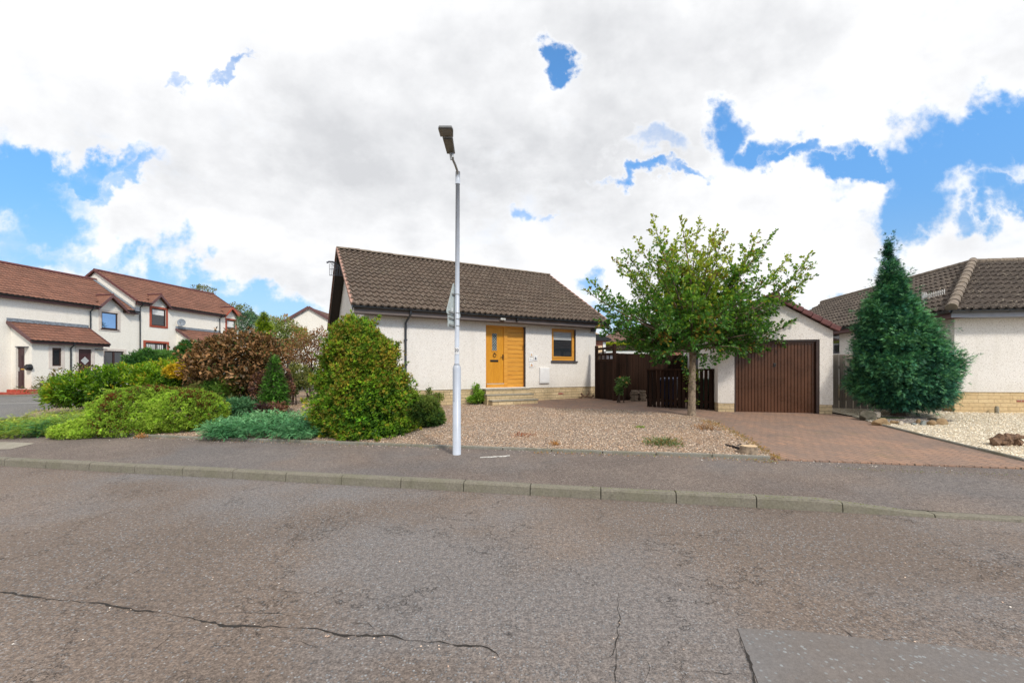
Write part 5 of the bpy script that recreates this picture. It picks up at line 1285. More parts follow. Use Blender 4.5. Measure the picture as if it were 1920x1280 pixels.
# ---------------------------------------------------------------- foliage
def unit(v): return v/np.maximum(np.linalg.norm(v, axis=-1, keepdims=True), 1e-9)
def P_leaf(w=.5, fold=.08):
    return np.array([(0,0,0),(.45,-w/2,fold),(1,0,-.06),(.45,w/2,fold)], float), [(0,1,2),(0,2,3)]
def P_oak():
    v = [(0,0,0),(.22,-.12,.02),(.36,-.30,.05),(.50,-.16,.02),(.68,-.34,.06),(.80,-.16,.02),(1.0,0,-.04),(.80,.16,.02),(.68,.34,.06),(.50,.16,.02),(.36,.30,.05),(.22,.12,.02)]
    return np.array(v, float), [(0,1,11),(1,2,3),(1,3,9),(1,9,11),(9,10,11),(3,4,5),(3,5,7),(3,7,9),(7,8,9),(5,6,7)]
def P_frond(n=5, w=.36, droop=.10, thin=.055):
    """flat conifer spray: side shoots along a drooping axis"""
    v = []; f = []
    def tri(a, b, c): k = len(v); v.extend([a, b, c]); f.append((k, k+1, k+2))
    ax = lambda t: np.array([t, 0, -droop*t*t])
    tri(ax(0)+[0,-thin*.5,0], ax(0)+[0,thin*.5,0], ax(1.0))
    for i in range(n):
        t = .08+.78*i/n; L = w*(1-.62*t)
        for sg in (1, -1):
            a = ax(t); b = ax(t+.10); tip = ax(min(1, t+L*.75))+np.array([0, sg*L, .03-.03*i])
            tri(a, b, tip)
    return np.array(v, float), f
def P_tuft(n=5, spread=.5, w=.16):
    v = []; f = []; rg = random.Random(n)
    for i in range(n):
        a = 2*math.pi*i/n+rg.uniform(-.3, .3); s = spread*rg.uniform(.4, 1); d = np.array([1.0*rg.uniform(.75, 1), math.cos(a)*s, math.sin(a)*s])
        side = np.array([0, -math.sin(a), math.cos(a)])*w/2; k = len(v); v.extend([-side, side, d]); f.append((k, k+1, k+2))
    return np.array(v, float), f
def scatter(name, mat, parent, proto, pos, fwd, scale, col, upv=None, roll=.5, origin=None):
    """one mesh of many small leaves (they all belong to one plant)"""
    V, Fc = proto; m = len(pos); n = len(V); Fa = np.array(Fc)
    f = unit(fwd); ref = RNG.normal(size=(m, 3))*roll+(np.array([0, 0, 1.0]) if upv is None else upv)
    s = unit(np.cross(ref, f)); u = np.cross(f, s)
    sc = np.asarray(scale).reshape(-1, 1, 1) if np.ndim(scale) else scale
    W = (V[None, :, 0:1]*f[:, None, :]+V[None, :, 1:2]*s[:, None, :]+V[None, :, 2:3]*u[:, None, :])*sc+pos[:, None, :]
    if origin is not None: W = W-np.array(origin)[None, None, :]
    W = W.reshape(-1, 3).astype(np.float32); T = (Fa[None]+(np.arange(m)*n)[:, None, None]).reshape(-1, 3)
    me = bpy.data.meshes.new(name); me.vertices.add(len(W)); me.vertices.foreach_set('co', W.ravel())
    me.loops.add(T.size); me.loops.foreach_set('vertex_index', T.astype(np.int32).ravel())
    me.polygons.add(len(T)); me.polygons.foreach_set('loop_start', np.arange(0, T.size, 3, dtype=np.int32)); me.polygons.foreach_set('loop_total', np.full(len(T), 3, dtype=np.int32))
    at_ = me.color_attributes.new('leafcol', 'FLOAT_COLOR', 'POINT')
    cc = np.concatenate([np.repeat(np.clip(col, 0, 1), n, axis=0), np.ones((m*n, 1))], 1).astype(np.float32); at_.data.foreach_set('color', cc.ravel())
    me.update(calc_edges=True); me.materials.append(mat)
    o = bpy.data.objects.new(name, me); COL.objects.link(o)
    if parent is not None: o.parent = parent
    return o
def lump(d, seed, k=7, fr=3.0):
    rg = np.random.default_rng(seed); out = 0
    for i in range(k):
        w = rg.normal(size=3)*fr*(1+.35*i); out = out+np.sin(d@w+rg.uniform(0, 6.28))/(1+.35*i)
    return out/2.6
def colmix(n, cols, weights=None, jitter=.18, field=None):
    cols = np.array(cols); k = len(cols); w = np.ones(k)/k if weights is None else np.array(weights)/sum(weights)
    if field is None: idx = RNG.choice(k, n, p=w)
    else:
        r = np.clip(field*.5+.5+RNG.normal(size=n)*.13, 0, .9999); idx = np.searchsorted(np.cumsum(w), r); idx = np.clip(idx, 0, k-1)
    return cols[idx]*(1+RNG.normal(size=(n, 1))*jitter)
def blobs(ells, n, seed, inner=.45, amp=.13, fr=3.0, flatbase=None):
    """points and outward directions through the outer part of a union of ellipsoids"""
    pos = []; nor = []; area = np.array([e[3]*e[4]+e[3]*e[5]+e[4]*e[5] for e in ells]); cnt = (area/area.sum()*n).astype(int)+1
    for i, e in enumerate(ells):
        c = np.array(e[:3]); r = np.array(e[3:6]); k = cnt[i]; d = unit(RNG.normal(size=(k, 3)))
        rad = (inner**3+(1-inner**3)*RNG.random(k)**.6)**(1/3)
        rad = rad*(1+amp*lump(d, seed+i, fr=fr))
        p = c+d*r*rad[:, None]; nn = unit(d/r)
        keep = np.ones(k, bool)
        for j, g in enumerate(ells):
            if j != i: keep &= (((p-np.array(g[:3]))/np.array(g[3:6]))**2).sum(1) > .36
        pos.append(p[keep]); nor.append(nn[keep])
    pos = np.concatenate(pos); nor = np.concatenate(nor)
    gz = np.array([G(x, y) for x, y in pos[:, :2]]) if len(pos) < 60000 else .4
    k = pos[:, 2] > gz+.015
    return pos[k], nor[k]
def limb_mesh(paths, name, mat, parent, origin, n=6):
    m = MB()
    for P, r0, r1 in paths:
        q = [Vector(p)-Vector(origin) for p in P]; k = len(q); m.tube(q, [r0+(r1-r0)*(i/(k-1))**.8 for i in range(k)], n if r0 > .03 else (5 if r0 > .012 else 3), caps=False)
    return m.build(name, mat, parent, smooth=True)
def arc(a, b, sag=.0, n=6, wob=.0):
    a = np.array(a, float); b = np.array(b, float); L = np.linalg.norm(b-a); out = []
    w = RNG.normal(size=3)*wob*L
    for i in range(n+1):
        t = i/n; out.append(a+(b-a)*t+np.array([0, 0, sag*L*4*t*(1-t)*.5])+w*math.sin(math.pi*t))
    return out
def shoots(p, nrm, per, length, spread, up, rnd=.35, out=.35):
    """leafy shoots that stick out of the surface points; returns positions, directions, place along the shoot, shoot index"""
    k = len(p); dirs = unit(unit(nrm)*1.0+np.array([0, 0, up])+RNG.normal(size=(k, 3))*rnd); L = length*RNG.uniform(.55, 1.35, k)
    idx = np.repeat(np.arange(k), per); t = RNG.random(k*per)**.7; D = dirs[idx]; rad = RNG.normal(size=(k*per, 3)); rad = unit(rad-D*(rad*D).sum(1, keepdims=True))
    w = (spread if np.ndim(spread) == 0 else spread[idx])*(.22+1.0*np.sin(math.pi*np.clip(t, 0, 1)**1.5))*RNG.uniform(.2, 1, k*per)
    pos = p[idx]+D*(L[idx]*(t-(1-out)))[:, None]+rad*w[:, None]; fw = unit(D*(.55+.5*t[:, None])+rad*.75+RNG.normal(size=(k*per, 3))*.25)
    return pos, fw, t, idx
def gz(x, y): return G(x, y)
def shrub_root(name, x, y, label, cat, group=None): return empty(name, (x, y, G(x, y)), 0, label, cat, group)

# --- the young oak on the gravel
def oak():
    bx, by = gp(1297, 779); r = shrub_root('oak_tree', bx, by, 'young green oak with yellowing top shoots and ivy tufts on its trunk, on the gravel', 'tree'); O = np.array(r.location)
    top = np.array([bx+.03, by+.05, G(bx, by)+2.15]); base = np.array([bx, by, G(bx, by)-.1])
    def W(px, py, dy=0.0): v = at(px, py, by+dy); return np.array(v)
    trunk = [base, base+[0, 0, .12], base+[.0, 0, .5], base+[.015, 0, 1.1], (base+top)/2+[.02, 0, .35], top]
    m = MB(); rr = [.15, .112, .098, .09, .085, .075]
    fine = []; fr = []
    for i in range(len(trunk)-1):
        for k in range(6): t = k/6; fine.append(trunk[i]*(1-t)+trunk[i+1]*t+RNG.normal(size=3)*.003); fr.append((rr[i]*(1-t)+rr[i+1]*t)*(1+RNG.uniform(-.04, .04)))
    m.tube([Vector(p-O) for p in fine], fr, 12); m.build('trunk', M['barkg'], r, smooth=True)
    tips = [(1223, 406, .3), (1275, 408, -.2), (1311, 410, .4), (1357, 434, 0), (1422, 434, .5), (1455, 433, -.4), (1518, 476, .2), (1528, 516, -.2), (1170, 468, -.3), (1150, 486, .4), (1103, 524, 0), (1098, 545, -.6), (1192, 447, .5), (1270, 440, 1.0), (1372, 462, -.8), (1345, 425, .9), (1236, 450, -1.0), (1480, 480, .9), (1410, 470, 1.2),
            (1115, 600, .2), (1120, 575, .9), (1130, 625, -.4), (1180, 642, .4), (1215, 655, -.6), (1475, 560, -.9), (1490, 600, .2), (1455, 625, -.4), (1500, 545, .6), (1425, 640, .1), (1390, 652, -.7), (1345, 672, -.9), (1250, 660, -1.1), (1200, 640, 1.2), (1285, 560, -1.0), (1340, 575, -.8), (1220, 590, -.4), (1330, 520, 0), (1250, 560, .4), (1380, 520, .4), (1440, 600, 1.1), (1300, 640, -1.5), (1240, 600, -1.7), (1360, 600, -1.7), (1300, 540, -1.6), (1210, 545, -1.4), (1400, 540, -1.5), (1160, 560, 1.3), (1320, 480, 1.5), (1250, 520, 1.9), (1380, 560, 2.0), (1300, 620, 2.0), (1170, 600, -1.2), (1440, 520, -.9), (1330, 450, -.6), (1260, 470, .2), (1180, 520, .3), (1400, 500, .2), (1150, 640, .1), (1470, 640, .3), (1220, 480, -.6), (1310, 500, -.1)]
    paths = []; lp = []; ld = []; lw = []
    def leaves_along(P, t0, dens, spread):
        P = np.array(P); seg = np.linalg.norm(np.diff(P, axis=0), axis=1); L = seg.sum(); n = max(2, int(L*(1-t0)*dens))
        cum = np.concatenate([[0], np.cumsum(seg)])
        for s in np.sort(RNG.uniform(t0*L, L, n)):
            i = min(len(seg)-1, np.searchsorted(cum, s)-1); i = max(0, i); t = (s-cum[i])/seg[i]; q = P[i]*(1-t)+P[i+1]*t; d = unit(P[i+1]-P[i])
            v = unit(d*.75+RNG.normal(size=3)*.55+np.array([0, 0, .15])); lp.append(q+RNG.normal(size=3)*spread); ld.append(v)
        for k in range(4): lp.append(P[-1]+RNG.normal(size=3)*.015); ld.append(unit(unit(P[-1]-P[-2])+RNG.normal(size=3)*.5))
    c0 = G(bx, by)
    for (px, py, dy) in tips:
        tip = W(px, py, dy); h = tip[2]
        a = base+[.01, .02, 0]; f0 = np.clip((h-c0-1.3)/3.4, 0, 1); st = base+(top-base)*(.78+.22*f0)
        st = st+RNG.normal(size=3)*.01
        L = np.linalg.norm(tip-st); P = arc(st, tip, .10 if h < c0+2.6 else -.06, 9, .035)
        paths.append((P, .016+.009*L, .004)); leaves_along(P, .62, 32, .02)
        # side branches
        nb = int(L/.125)
        for k in range(nb):
            t = .22+.76*k/nb; i = int(t*9); q = P[i]+(P[min(i+1, 9)]-P[i])*(t*9-i); d = unit(P[min(i+1, 9)]-P[i])
            side = unit(np.cross(d, RNG.normal(size=3))); v = unit(d*RNG.uniform(.35, .9)+side*1.0+np.array([0, 0, .25])); ll = (.22+.42*(1-t)*min(1, L/2))*RNG.uniform(.6, 1.25)
            if t > .85: ll *= .55
            Q = arc(q, q+v*ll, .05, 3, .05); paths.append((Q, .0065, .002)); leaves_along(Q, .15, 46, .022)
            if ll > .34:
                for _ in range(2):
                    w = q+v*ll*RNG.uniform(.35, .8); v2 = unit(v+RNG.normal(size=3)*.8); Q = arc(w, w+v2*ll*.55, .05, 2, .03); paths.append((Q, .004, .002)); leaves_along(Q, .15, 36, .02)
    limb_mesh(paths, 'branches', M['bark'], r, O)
    lp = np.array(lp); ld = np.array(ld); n = len(lp); hh = (lp[:, 2]-c0-1.2)/3.4
    fld = lump(lp, 5, fr=1.3)
    c = colmix(n, [(.028, .095, .018), (.060, .170, .026), (.15, .28, .032), (.36, .42, .05)], [2.4, 3.4, 2.8, 2.0], .16, field=np.clip(fld*.35+(hh-.42)*1.3, -1, 1))
    pat = (lump(lp, 77, fr=2.6) > .85) | ((np.abs(lp-W(1325, 615, -1.0)).max(1) < .32) & (RNG.random(n) < .55))
    yel = pat & (RNG.random(n) < .6) | (RNG.random(n) < .02+.16*np.clip(hh-.6, 0, 1)); c[yel] = colmix(yel.sum(), [(.33, .22, .03), (.26, .23, .04), (.22, .12, .03)])
    scatter('crown', M['leaf'], r, P_oak(), lp, ld, RNG.uniform(.065, .112, n), c, roll=.55, origin=O)
    # ivy tufts on the trunk
    k = 190; hs = np.concatenate([RNG.normal(1.05, .09, 100), RNG.normal(.72, .05, 40), RNG.normal(1.3, .05, 20), RNG.normal(.38, .05, 30)]); an = RNG.uniform(0, 6.28, k)
    d = np.stack([np.cos(an), np.sin(an), RNG.uniform(0, .6, k)], 1); p = np.array([bx, by, c0])+np.stack([np.cos(an)*.10, np.sin(an)*.10, hs], 1)+d*RNG.uniform(0, .09, (k, 1))
    scatter('ivy_leaves', M['leaf'], r, P_leaf(.55), p, d, RNG.uniform(.04, .075, k), colmix(k, [(.22, .28, .03), (.15, .22, .03), (.08, .14, .02)]), origin=O)
    print('oak leaves', n, 'twigs', len(paths))
oak()

def conifer(name, label, px, py, Z, prof, n, cols, weights, size, proto, origin_h=0.0, up=.25, trunk=None, depth=1.0, seed=3, amp=.12, mat='needle', inner=.55, wisps=(), per=10, slen=.22, sspread=.09, srnd=.3):
    """crown from an outline: prof = [(py, px_left, px_right)] from the top down"""
    bx, by = gp(px, py) if Z is None else ((px-CX)/F*Z, Z); r = shrub_root(name, bx, by, label, 'shrub' if 'shrub' in name or 'bush' in name else 'tree'); O = np.array(r.location)
    H0 = np.array([at(0, q[0], by).z for q in prof]); cxs = np.array([((q[1]+q[2])/2-CX)/F*by for q in prof]); uu = abs(bx/by); rs = np.array([max(.02, (q[2]-q[1])/2/F*by/math.sqrt(1+(uu*depth)**2)-min(.14*(q[2]-q[1])/F*by/2, (slen*.14+size[1]*.30))) for q in prof])
    order = np.argsort(H0); Hs, cs, rr = H0[order], cxs[order], rs[order]
    # sample heights in proportion to girth
    hh = np.linspace(Hs[0], Hs[-1], 400); rad = np.interp(hh, Hs, rr); w = rad+.03; w /= w.sum()
    n = n//per; z = RNG.choice(hh, n, p=w)+RNG.normal(size=n)*.015; R_ = np.interp(z, Hs, rr); cx = np.interp(z, Hs, cs); a = RNG.uniform(0, 2*math.pi, n)
    d = np.stack([np.cos(a), np.sin(a)*depth, np.zeros(n)], 1)
    key = np.stack([np.cos(a), np.sin(a), z*1.15], 1)
    lm = lump(key, seed, fr=2.6)
    f = (inner+(1-inner)*RNG.random(n)**.55)*(1+amp*lm)
    p = np.stack([cx+d[:, 0]*R_*f, by+d[:, 1]*R_*f, z], 1)
    slope = np.interp(z, hh, np.gradient(rad, hh)); nz = np.clip(-slope, -.6, 1.2)
    topf = np.clip((z-hh[0])/(hh[-1]-hh[0]), 0, 1); sl = slen*(.45+.75*np.clip(R_/max(rr.max(), .01)*1.6, 0, 1)); pass
    nn_ = np.stack([d[:, 0], d[:, 1], nz*.35+topf**3*1.3], 1)
    ps, fw, t, ix = shoots(p, nn_, per, sl, sspread*(.40+.60*np.clip(R_/max(rr.max(), .01)*1.5, 0, 1)), up, srnd)
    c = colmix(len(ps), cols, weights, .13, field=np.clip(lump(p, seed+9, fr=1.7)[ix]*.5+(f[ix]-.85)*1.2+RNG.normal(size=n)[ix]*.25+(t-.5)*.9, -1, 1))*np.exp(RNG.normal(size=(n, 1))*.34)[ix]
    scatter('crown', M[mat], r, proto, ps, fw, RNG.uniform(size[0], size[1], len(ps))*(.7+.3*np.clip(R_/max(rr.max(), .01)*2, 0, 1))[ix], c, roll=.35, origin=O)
    if wisps:
        nw, lw, pw_, wsz = wisps; kk = RNG.choice(len(p), nw, p=(topf+.25)/(topf+.25).sum()); sel = p[kk]
        ps, fw, t, ix = shoots(sel, nn_[kk]+np.array([0, 0, .5])*(topf[kk][:, None]), pw_, lw, .035, .15, .35, out=.75)
        c = colmix(len(ps), cols[1:], None, .15); scatter('shoots', M[mat], r, proto, ps, fw, RNG.uniform(wsz*.6, wsz, len(ps)), c, roll=.4, origin=O)['kind'] = 'stuff'
    if trunk:
        g = G(bx, by); P = [(bx, by, g-.1), (bx+.0, by, g+.08), (bx, by, g+.3), (cs[-1]*.5+bx*.5, by, (g+Hs[-1])/2), (cs[-1], by, Hs[-1]-.15)]; m = MB()
        m.tube([Vector(q)-Vector(O) for q in P], [trunk*1.6, trunk*1.15, trunk, trunk*.6, .01], 9); m.build('trunk', M['barkd'], r, smooth=True)
    return r, O

# blue-green cypress on the right
prof = [(456, 1664, 1666), (480, 1661, 1671), (500, 1654, 1680), (520, 1646, 1694), (545, 1640, 1704), (570, 1618, 1720), (590, 1612, 1736), (610, 1608, 1745), (630, 1604, 1752), (650, 1598, 1768), (675, 1589, 1786), (695, 1586, 1796), (715, 1586, 1806), (735, 1594, 1802), (748, 1612, 1786), (757, 1634, 1758), (764, 1664, 1712)]
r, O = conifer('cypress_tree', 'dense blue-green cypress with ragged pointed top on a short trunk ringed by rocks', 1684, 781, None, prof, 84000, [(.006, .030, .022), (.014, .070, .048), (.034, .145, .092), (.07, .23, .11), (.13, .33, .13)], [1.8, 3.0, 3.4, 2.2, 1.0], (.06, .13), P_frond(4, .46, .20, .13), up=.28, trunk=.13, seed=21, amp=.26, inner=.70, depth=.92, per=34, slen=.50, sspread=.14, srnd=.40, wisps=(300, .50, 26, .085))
# big yellow-green bush by the lamp post
prof = [(594, 654, 664), (606, 640, 692), (622, 618, 704), (640, 610, 720), (655, 606, 748), (672, 604, 753), (690, 602, 758), (712, 596, 768), (735, 594, 780), (760, 598, 784), (785, 604, 790), (808, 618, 786), (824, 645, 760)]
bb = conifer('tall_bush', 'tall broad yellow-green bush with bronze tips beside the lamp post', 690, 812, None, prof, 48000, [(.014, .050, .006), (.042, .115, .009), (.105, .22, .012), (.21, .32, .020), (.30, .24, .03)], [2, 3.2, 3.6, 2.4, .9], (.035, .080), P_tuft(5, .75, .36), up=.55, seed=33, amp=.36, inner=.66, depth=.85, mat='bushleaf', per=24, slen=.42, sspread=.11, srnd=.5, wisps=(260, .34, 22, .07))
gx, gy = gp(690, 812); m = MB()
for k in range(9):
    a = RNG.uniform(0, 6.28); m.tube([(RNG.uniform(-.1, .1), RNG.uniform(-.1, .1), -.1), (math.cos(a)*.4, math.sin(a)*.3, 1.0), (math.cos(a)*.55, math.sin(a)*.4, 1.9)], [.04, .025, .01], 6)
m.build('stems', M['barkd'], bb[0])

def bush(name, label, cat, ells, n, cols, weights, size, proto, seed, inner=.45, amp=.13, up=.4, rnd=.4, mat='leaf', fr=3.0, group=None, stems=5, roll=.5, fieldk=.8, drop=None, flat=None, per=8, slen=.2, sspread=.07, srnd=.35, topshift=0.0, ffr=2.4, wisps=()):
    """ells: (px, py, Z, rx_px, ry_px, depth_m)"""
    E = []
    for (px, py, Z, rx, ry, dp) in ells: c = at(px, py, Z); E.append((c.x, c.y, c.z, max(.05, rx/F*Z-slen*.3-size[1]*.3), dp, max(.04, ry/F*Z-slen*.22-size[1]*.2)))
    cx = sum(e[0] for e in E)/len(E); cy = sum(e[1] for e in E)/len(E)
    r = shrub_root(name, cx, cy, label, cat, group); O = np.array(r.location)
    q, nn = blobs(E, n//per, seed, inner, amp, fr); kq = len(q)
    n2 = nn.copy()
    if flat is not None: n2[:, 2] *= flat
    p, fw, t, ix = shoots(q, n2, per, slen, sspread, up, srnd); k = len(p)
    if flat is not None: fw[:, 2] *= flat; fw = unit(fw)
    ok = p[:, 2] > np.array([G(a, b) for a, b in q[:, :2]])[ix]+.02; p, fw, t, ix = p[ok], fw[ok], t[ok], ix[ok]; k = len(p)
    hq = (q[:, 2]-q[:, 2].mean())/q[:, 2].std()
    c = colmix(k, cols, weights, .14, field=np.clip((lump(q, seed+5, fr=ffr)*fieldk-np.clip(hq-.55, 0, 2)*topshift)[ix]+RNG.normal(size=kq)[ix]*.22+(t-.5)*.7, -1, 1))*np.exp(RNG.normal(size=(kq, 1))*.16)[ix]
    scatter('foliage', M[mat], r, proto, p, fw, RNG.uniform(size[0], size[1], k), c, roll=roll, origin=O)
    if wisps:
        nw, lw, pw_ = wisps; up_ = np.where(nn[:, 2] > .1)[0]; kk = RNG.choice(up_, nw); ps, fw, t, ix = shoots(q[kk], nn[kk], pw_, lw, .04, .5, .5, out=.8)
        scatter('shoots', M[mat], r, proto, ps, fw, RNG.uniform(size[0]*.8, size[1]*.9, len(ps)), colmix(len(ps), cols[1:]), roll=.6, origin=O)['kind'] = 'stuff'
        m = MB()
        for j in kk[:min(nw, 90)]:
            b_ = q[j]-O; e_ = b_+unit(nn[j]+np.array([0, 0, .5]))*lw*.7; m.tube([Vector(b_), Vector(e_)], [.006, .003], 3)
        m.build('twigs', M['barkd'], r)
    if stems:
        m = MB(); g = G(cx, cy)
        for i in range(stems):
            e = E[RNG.integers(len(E))]; t = np.array(e[:3])+RNG.normal(size=3)*np.array([e[3], e[4], e[5]])*.35
            b = np.array([cx, cy, g-.05])+np.append(RNG.normal(size=2)*.08, 0); t[2] = max(t[2], g+.1); mid = (b+t)/2+[0, 0, .08]
            m.tube([Vector(q-O) for q in (b, mid, t)], [.022, .014, .006], 5)
        m.build('stems', M['barkd'], r)
    return r, O, E

# prostrate blue-green juniper in front
bush('spreading_juniper', 'low spreading blue-green juniper between the gravel strip and the tall bush', 'shrub', [(500, 800, 9.5, 122, 19, .75), (430, 805, 9.3, 54, 13, .5), (575, 806, 9.2, 54, 18, .55), (525, 788, 10.2, 90, 18, .6)], 20000,
     [(.035, .13, .050), (.07, .24, .090), (.13, .34, .14), (.22, .44, .19)], [2, 3, 3, 1.6], (.07, .14), P_frond(4, .24, .12, .06), 41, .6, .14, .10, .35, 'needle', 4.0, roll=.3, flat=.35, per=12, slen=.42, sspread=.05, srnd=.3)
bush('spreading_juniper', 'small spreading juniper behind the heather mound, in front of the copper shrub', 'shrub', [(445, 762, 11.6, 48, 18, .6), (415, 752, 12.0, 32, 12, .5)], 8000,
     [(.04, .13, .055), (.07, .20, .085), (.12, .26, .11)], [2, 3, 2], (.07, .14), P_frond(4, .24, .12, .06), 43, .55, .16, .12, .35, 'needle', 4.0, roll=.3, flat=.4, per=12, slen=.4, sspread=.05)
# heather mound
bush('heather_mound', 'large domed heather mound, bright green with rust-brown patches', 'shrub', [(285, 770, 10.3, 100, 50, 1.0), (225, 797, 9.7, 84, 28, .6), (352, 770, 10.2, 70, 42, .8), (172, 806, 9.7, 60, 19, .7), (300, 787, 9.9, 96, 26, .5)], 64000,
     [(.17, .055, .018), (.17, .10, .022), (.15, .26, .03), (.29, .44, .045), (.42, .56, .08)], [1.3, .55, 1.8, 3.3, 3.2], (.022, .05), P_tuft(5, .7, .36), 47, .86, .07, .5, .35, 'leaf', 5.0, stems=0, fieldk=.85, per=12, slen=.10, sspread=.05, srnd=.4, topshift=.45, ffr=5.0)
# prostrate olive juniper at the corner
bush('creeping_juniper', 'flat olive-green creeping juniper at the pavement corner, left of the heather mound', 'shrub', [(60, 802, 9.9, 92, 17, .8), (-40, 802, 9.9, 80, 14, .8), (120, 797, 10.0, 50, 24, .8), (100, 786, 10.8, 62, 19, .7)], 22000,
     [(.07, .24, .09), (.15, .30, .035), (.26, .35, .035), (.36, .38, .045)], [1.4, 2.4, 3, 1.8], (.06, .13), P_frond(4, .22, .08, .06), 51, .6, .14, .08, .3, 'needle', 4.0, stems=0, roll=.3, flat=.22, per=12, slen=.45, sspread=.045)
# laurel hedge
lh = bush('evergreen_hedge_shrub', 'long bright green shrub bank in front of the terraced houses', 'shrub', [(165, 731, 13.0, 62, 34, .9), (235, 722, 13.3, 70, 42, 1.0), (305, 716, 13.6, 66, 42, 1.0), (128, 740, 12.8, 38, 24, .7), (352, 724, 13.4, 36, 34, .8)], 26000,
     [(.022, .070, .007), (.07, .165, .010), (.155, .29, .015), (.29, .41, .025), (.42, .34, .03)], [1.6, 3, 3.6, 2.2, .3], (.08, .15), P_leaf(.36), 55, .62, .18, .7, .45, 'leaf', 3.4, roll=.7, per=13, slen=.36, sspread=.10, srnd=.45, wisps=(70, .30, 10))
bush('pine_shrub', 'mid green bushy shrub rising behind the bright green bank', 'shrub', [(280, 680, 15.0, 38, 26, .7), (330, 682, 15.2, 36, 24, .7), (358, 666, 15.5, 24, 28, .6)], 9000,
     [(.03, .10, .025), (.06, .16, .03), (.10, .22, .045)], None, (.09, .16), P_tuft(6, .5, .18), 57, .55, .2, .8, .3, 'leaf', 4.0)
bush('yellow_shrub', 'small golden yellow shrub tucked into the green bank', 'shrub', [(342, 695, 12.7, 32, 14, .35)], 1500, [(.50, .36, .02), (.62, .45, .03), (.35, .33, .03)], None, (.06, .12), P_tuft(5, .5, .3), 59, .5, .2, .8, .4, stems=3, per=6, slen=.12)
# copper shrub
bush('copper_shrub', 'copper-brown leaved spreading shrub with grey trunk behind the juniper', 'shrub', [(442, 668, 12.6, 78, 50, 1.0), (390, 690, 12.4, 40, 40, .7), (498, 668, 12.8, 36, 40, .7), (455, 705, 12.4, 60, 38, .8)], 15000,
     [(.030, .028, .014), (.075, .055, .022), (.16, .085, .035), (.26, .135, .055), (.40, .22, .10), (.065, .10, .025)], [2.6, 2.2, 2.4, 2, 1.5, 1.7], (.085, .15), P_leaf(.55, .1), 61, .4, .34, .35, .6, 'bushleaf', 3.2, stems=22, roll=.8, fieldk=.3, per=10, slen=.52, sspread=.12, srnd=.8, wisps=(70, .42, 9))
m = MB(); x, y = gp(466, 768); rc = [o for o in bpy.data.objects if o.name.startswith('copper_shrub')][0]; O = Vector(rc.location); g = G(x, y)
m.tube([Vector((x, y-.15, g-.1))-O, Vector((x-.03, y-.1, g+.35))-O, Vector((x-.12, y, g+1.0))-O], [.12, .09, .06], 9); m.tube([Vector((x, y-.1, g+.1))-O, Vector((x+.15, y, g+.9))-O], [.07, .04], 7); m.build('trunk', M['barkg'], rc, smooth=True)
bush('dwarf_conifer', 'small feathery green conifers at the foot of the copper shrub', 'shrub', [(400, 735, 12.1, 42, 22, .5), (430, 728, 12.0, 26, 26, .4), (372, 738, 12.1, 20, 16, .4)], 6200, [(0.045, 0.128, 0.015), (0.090, 0.195, 0.021), (0.150, 0.240, 0.030), (0.180, 0.150, 0.045)], None, (.10, .18), P_frond(4, .3, .1, .06), 63, .3, .2, 1.0, .35, 'needle')
prof = [(668, 511, 515), (680, 507, 521), (700, 501, 528), (720, 494, 538), (740, 488, 544), (758, 490, 540), (768, 500, 530)]
conifer('upright_conifer_shrub', 'narrow upright green conifer beside the purple-leaved shrub', 512, 768, 11.9, prof, 6500, [(0.030, 0.105, 0.015), (0.060, 0.180, 0.021), (0.098, 0.240, 0.030), (0.075, 0.075, 0.045)], [2, 3, 2, 1.2], (.08, .15), P_frond(4, .3, .1, .06), seed=71, amp=.15, depth=.9)
bush('purple_shrub', 'dark purple-leaved shrub entwined with the narrow conifer', 'shrub', [(528, 725, 12.25, 22, 40, .4), (490, 728, 12.1, 18, 34, .4), (508, 764, 11.6, 30, 12, .35)], 5200, [(0.038, 0.021, 0.024), (0.075, 0.042, 0.042), (0.135, 0.068, 0.060), (0.240, 0.120, 0.075)], None, (.05, .09), P_leaf(.6), 73, .3, .2, .2, .6, 'leaf', 4.0)
bush('olive_shrub', 'loose olive-green shrub at the edge of the gravel, right of the purple shrub', 'shrub', [(560, 706, 14.5, 22, 26, .5), (548, 722, 14.2, 16, 20, .4)], 3200, [(0.105, 0.135, 0.038), (0.180, 0.210, 0.060), (0.285, 0.285, 0.090), (0.075, 0.112, 0.030)], None, (.06, .11), P_leaf(.45), 75, .35, .22, .3, .6)
bush('ground_shrub', 'low grey-green plants behind the open gravel', 'shrub', [(570, 708, 17, 26, 9, .6), (585, 722, 16, 20, 8, .5)], 1800, [(0.120, 0.150, 0.060), (0.210, 0.210, 0.105), (0.075, 0.105, 0.030)], None, (.06, .11), P_leaf(.4), 76, .3, .2, .5, .5)
bush('low_conifer_shrub', 'low dark green bush spilling over the gravel right of the tall bush', 'shrub', [(790, 770, 10.2, 38, 30, .55), (768, 782, 9.9, 32, 26, .5), (812, 784, 10.2, 24, 16, .45)], 9000, [(0.030, 0.075, 0.015), (0.060, 0.128, 0.024), (0.112, 0.180, 0.030), (0.165, 0.210, 0.045)], None, (.05, .10), P_tuft(6, .55, .24), 77, .6, .14, .5, .4)

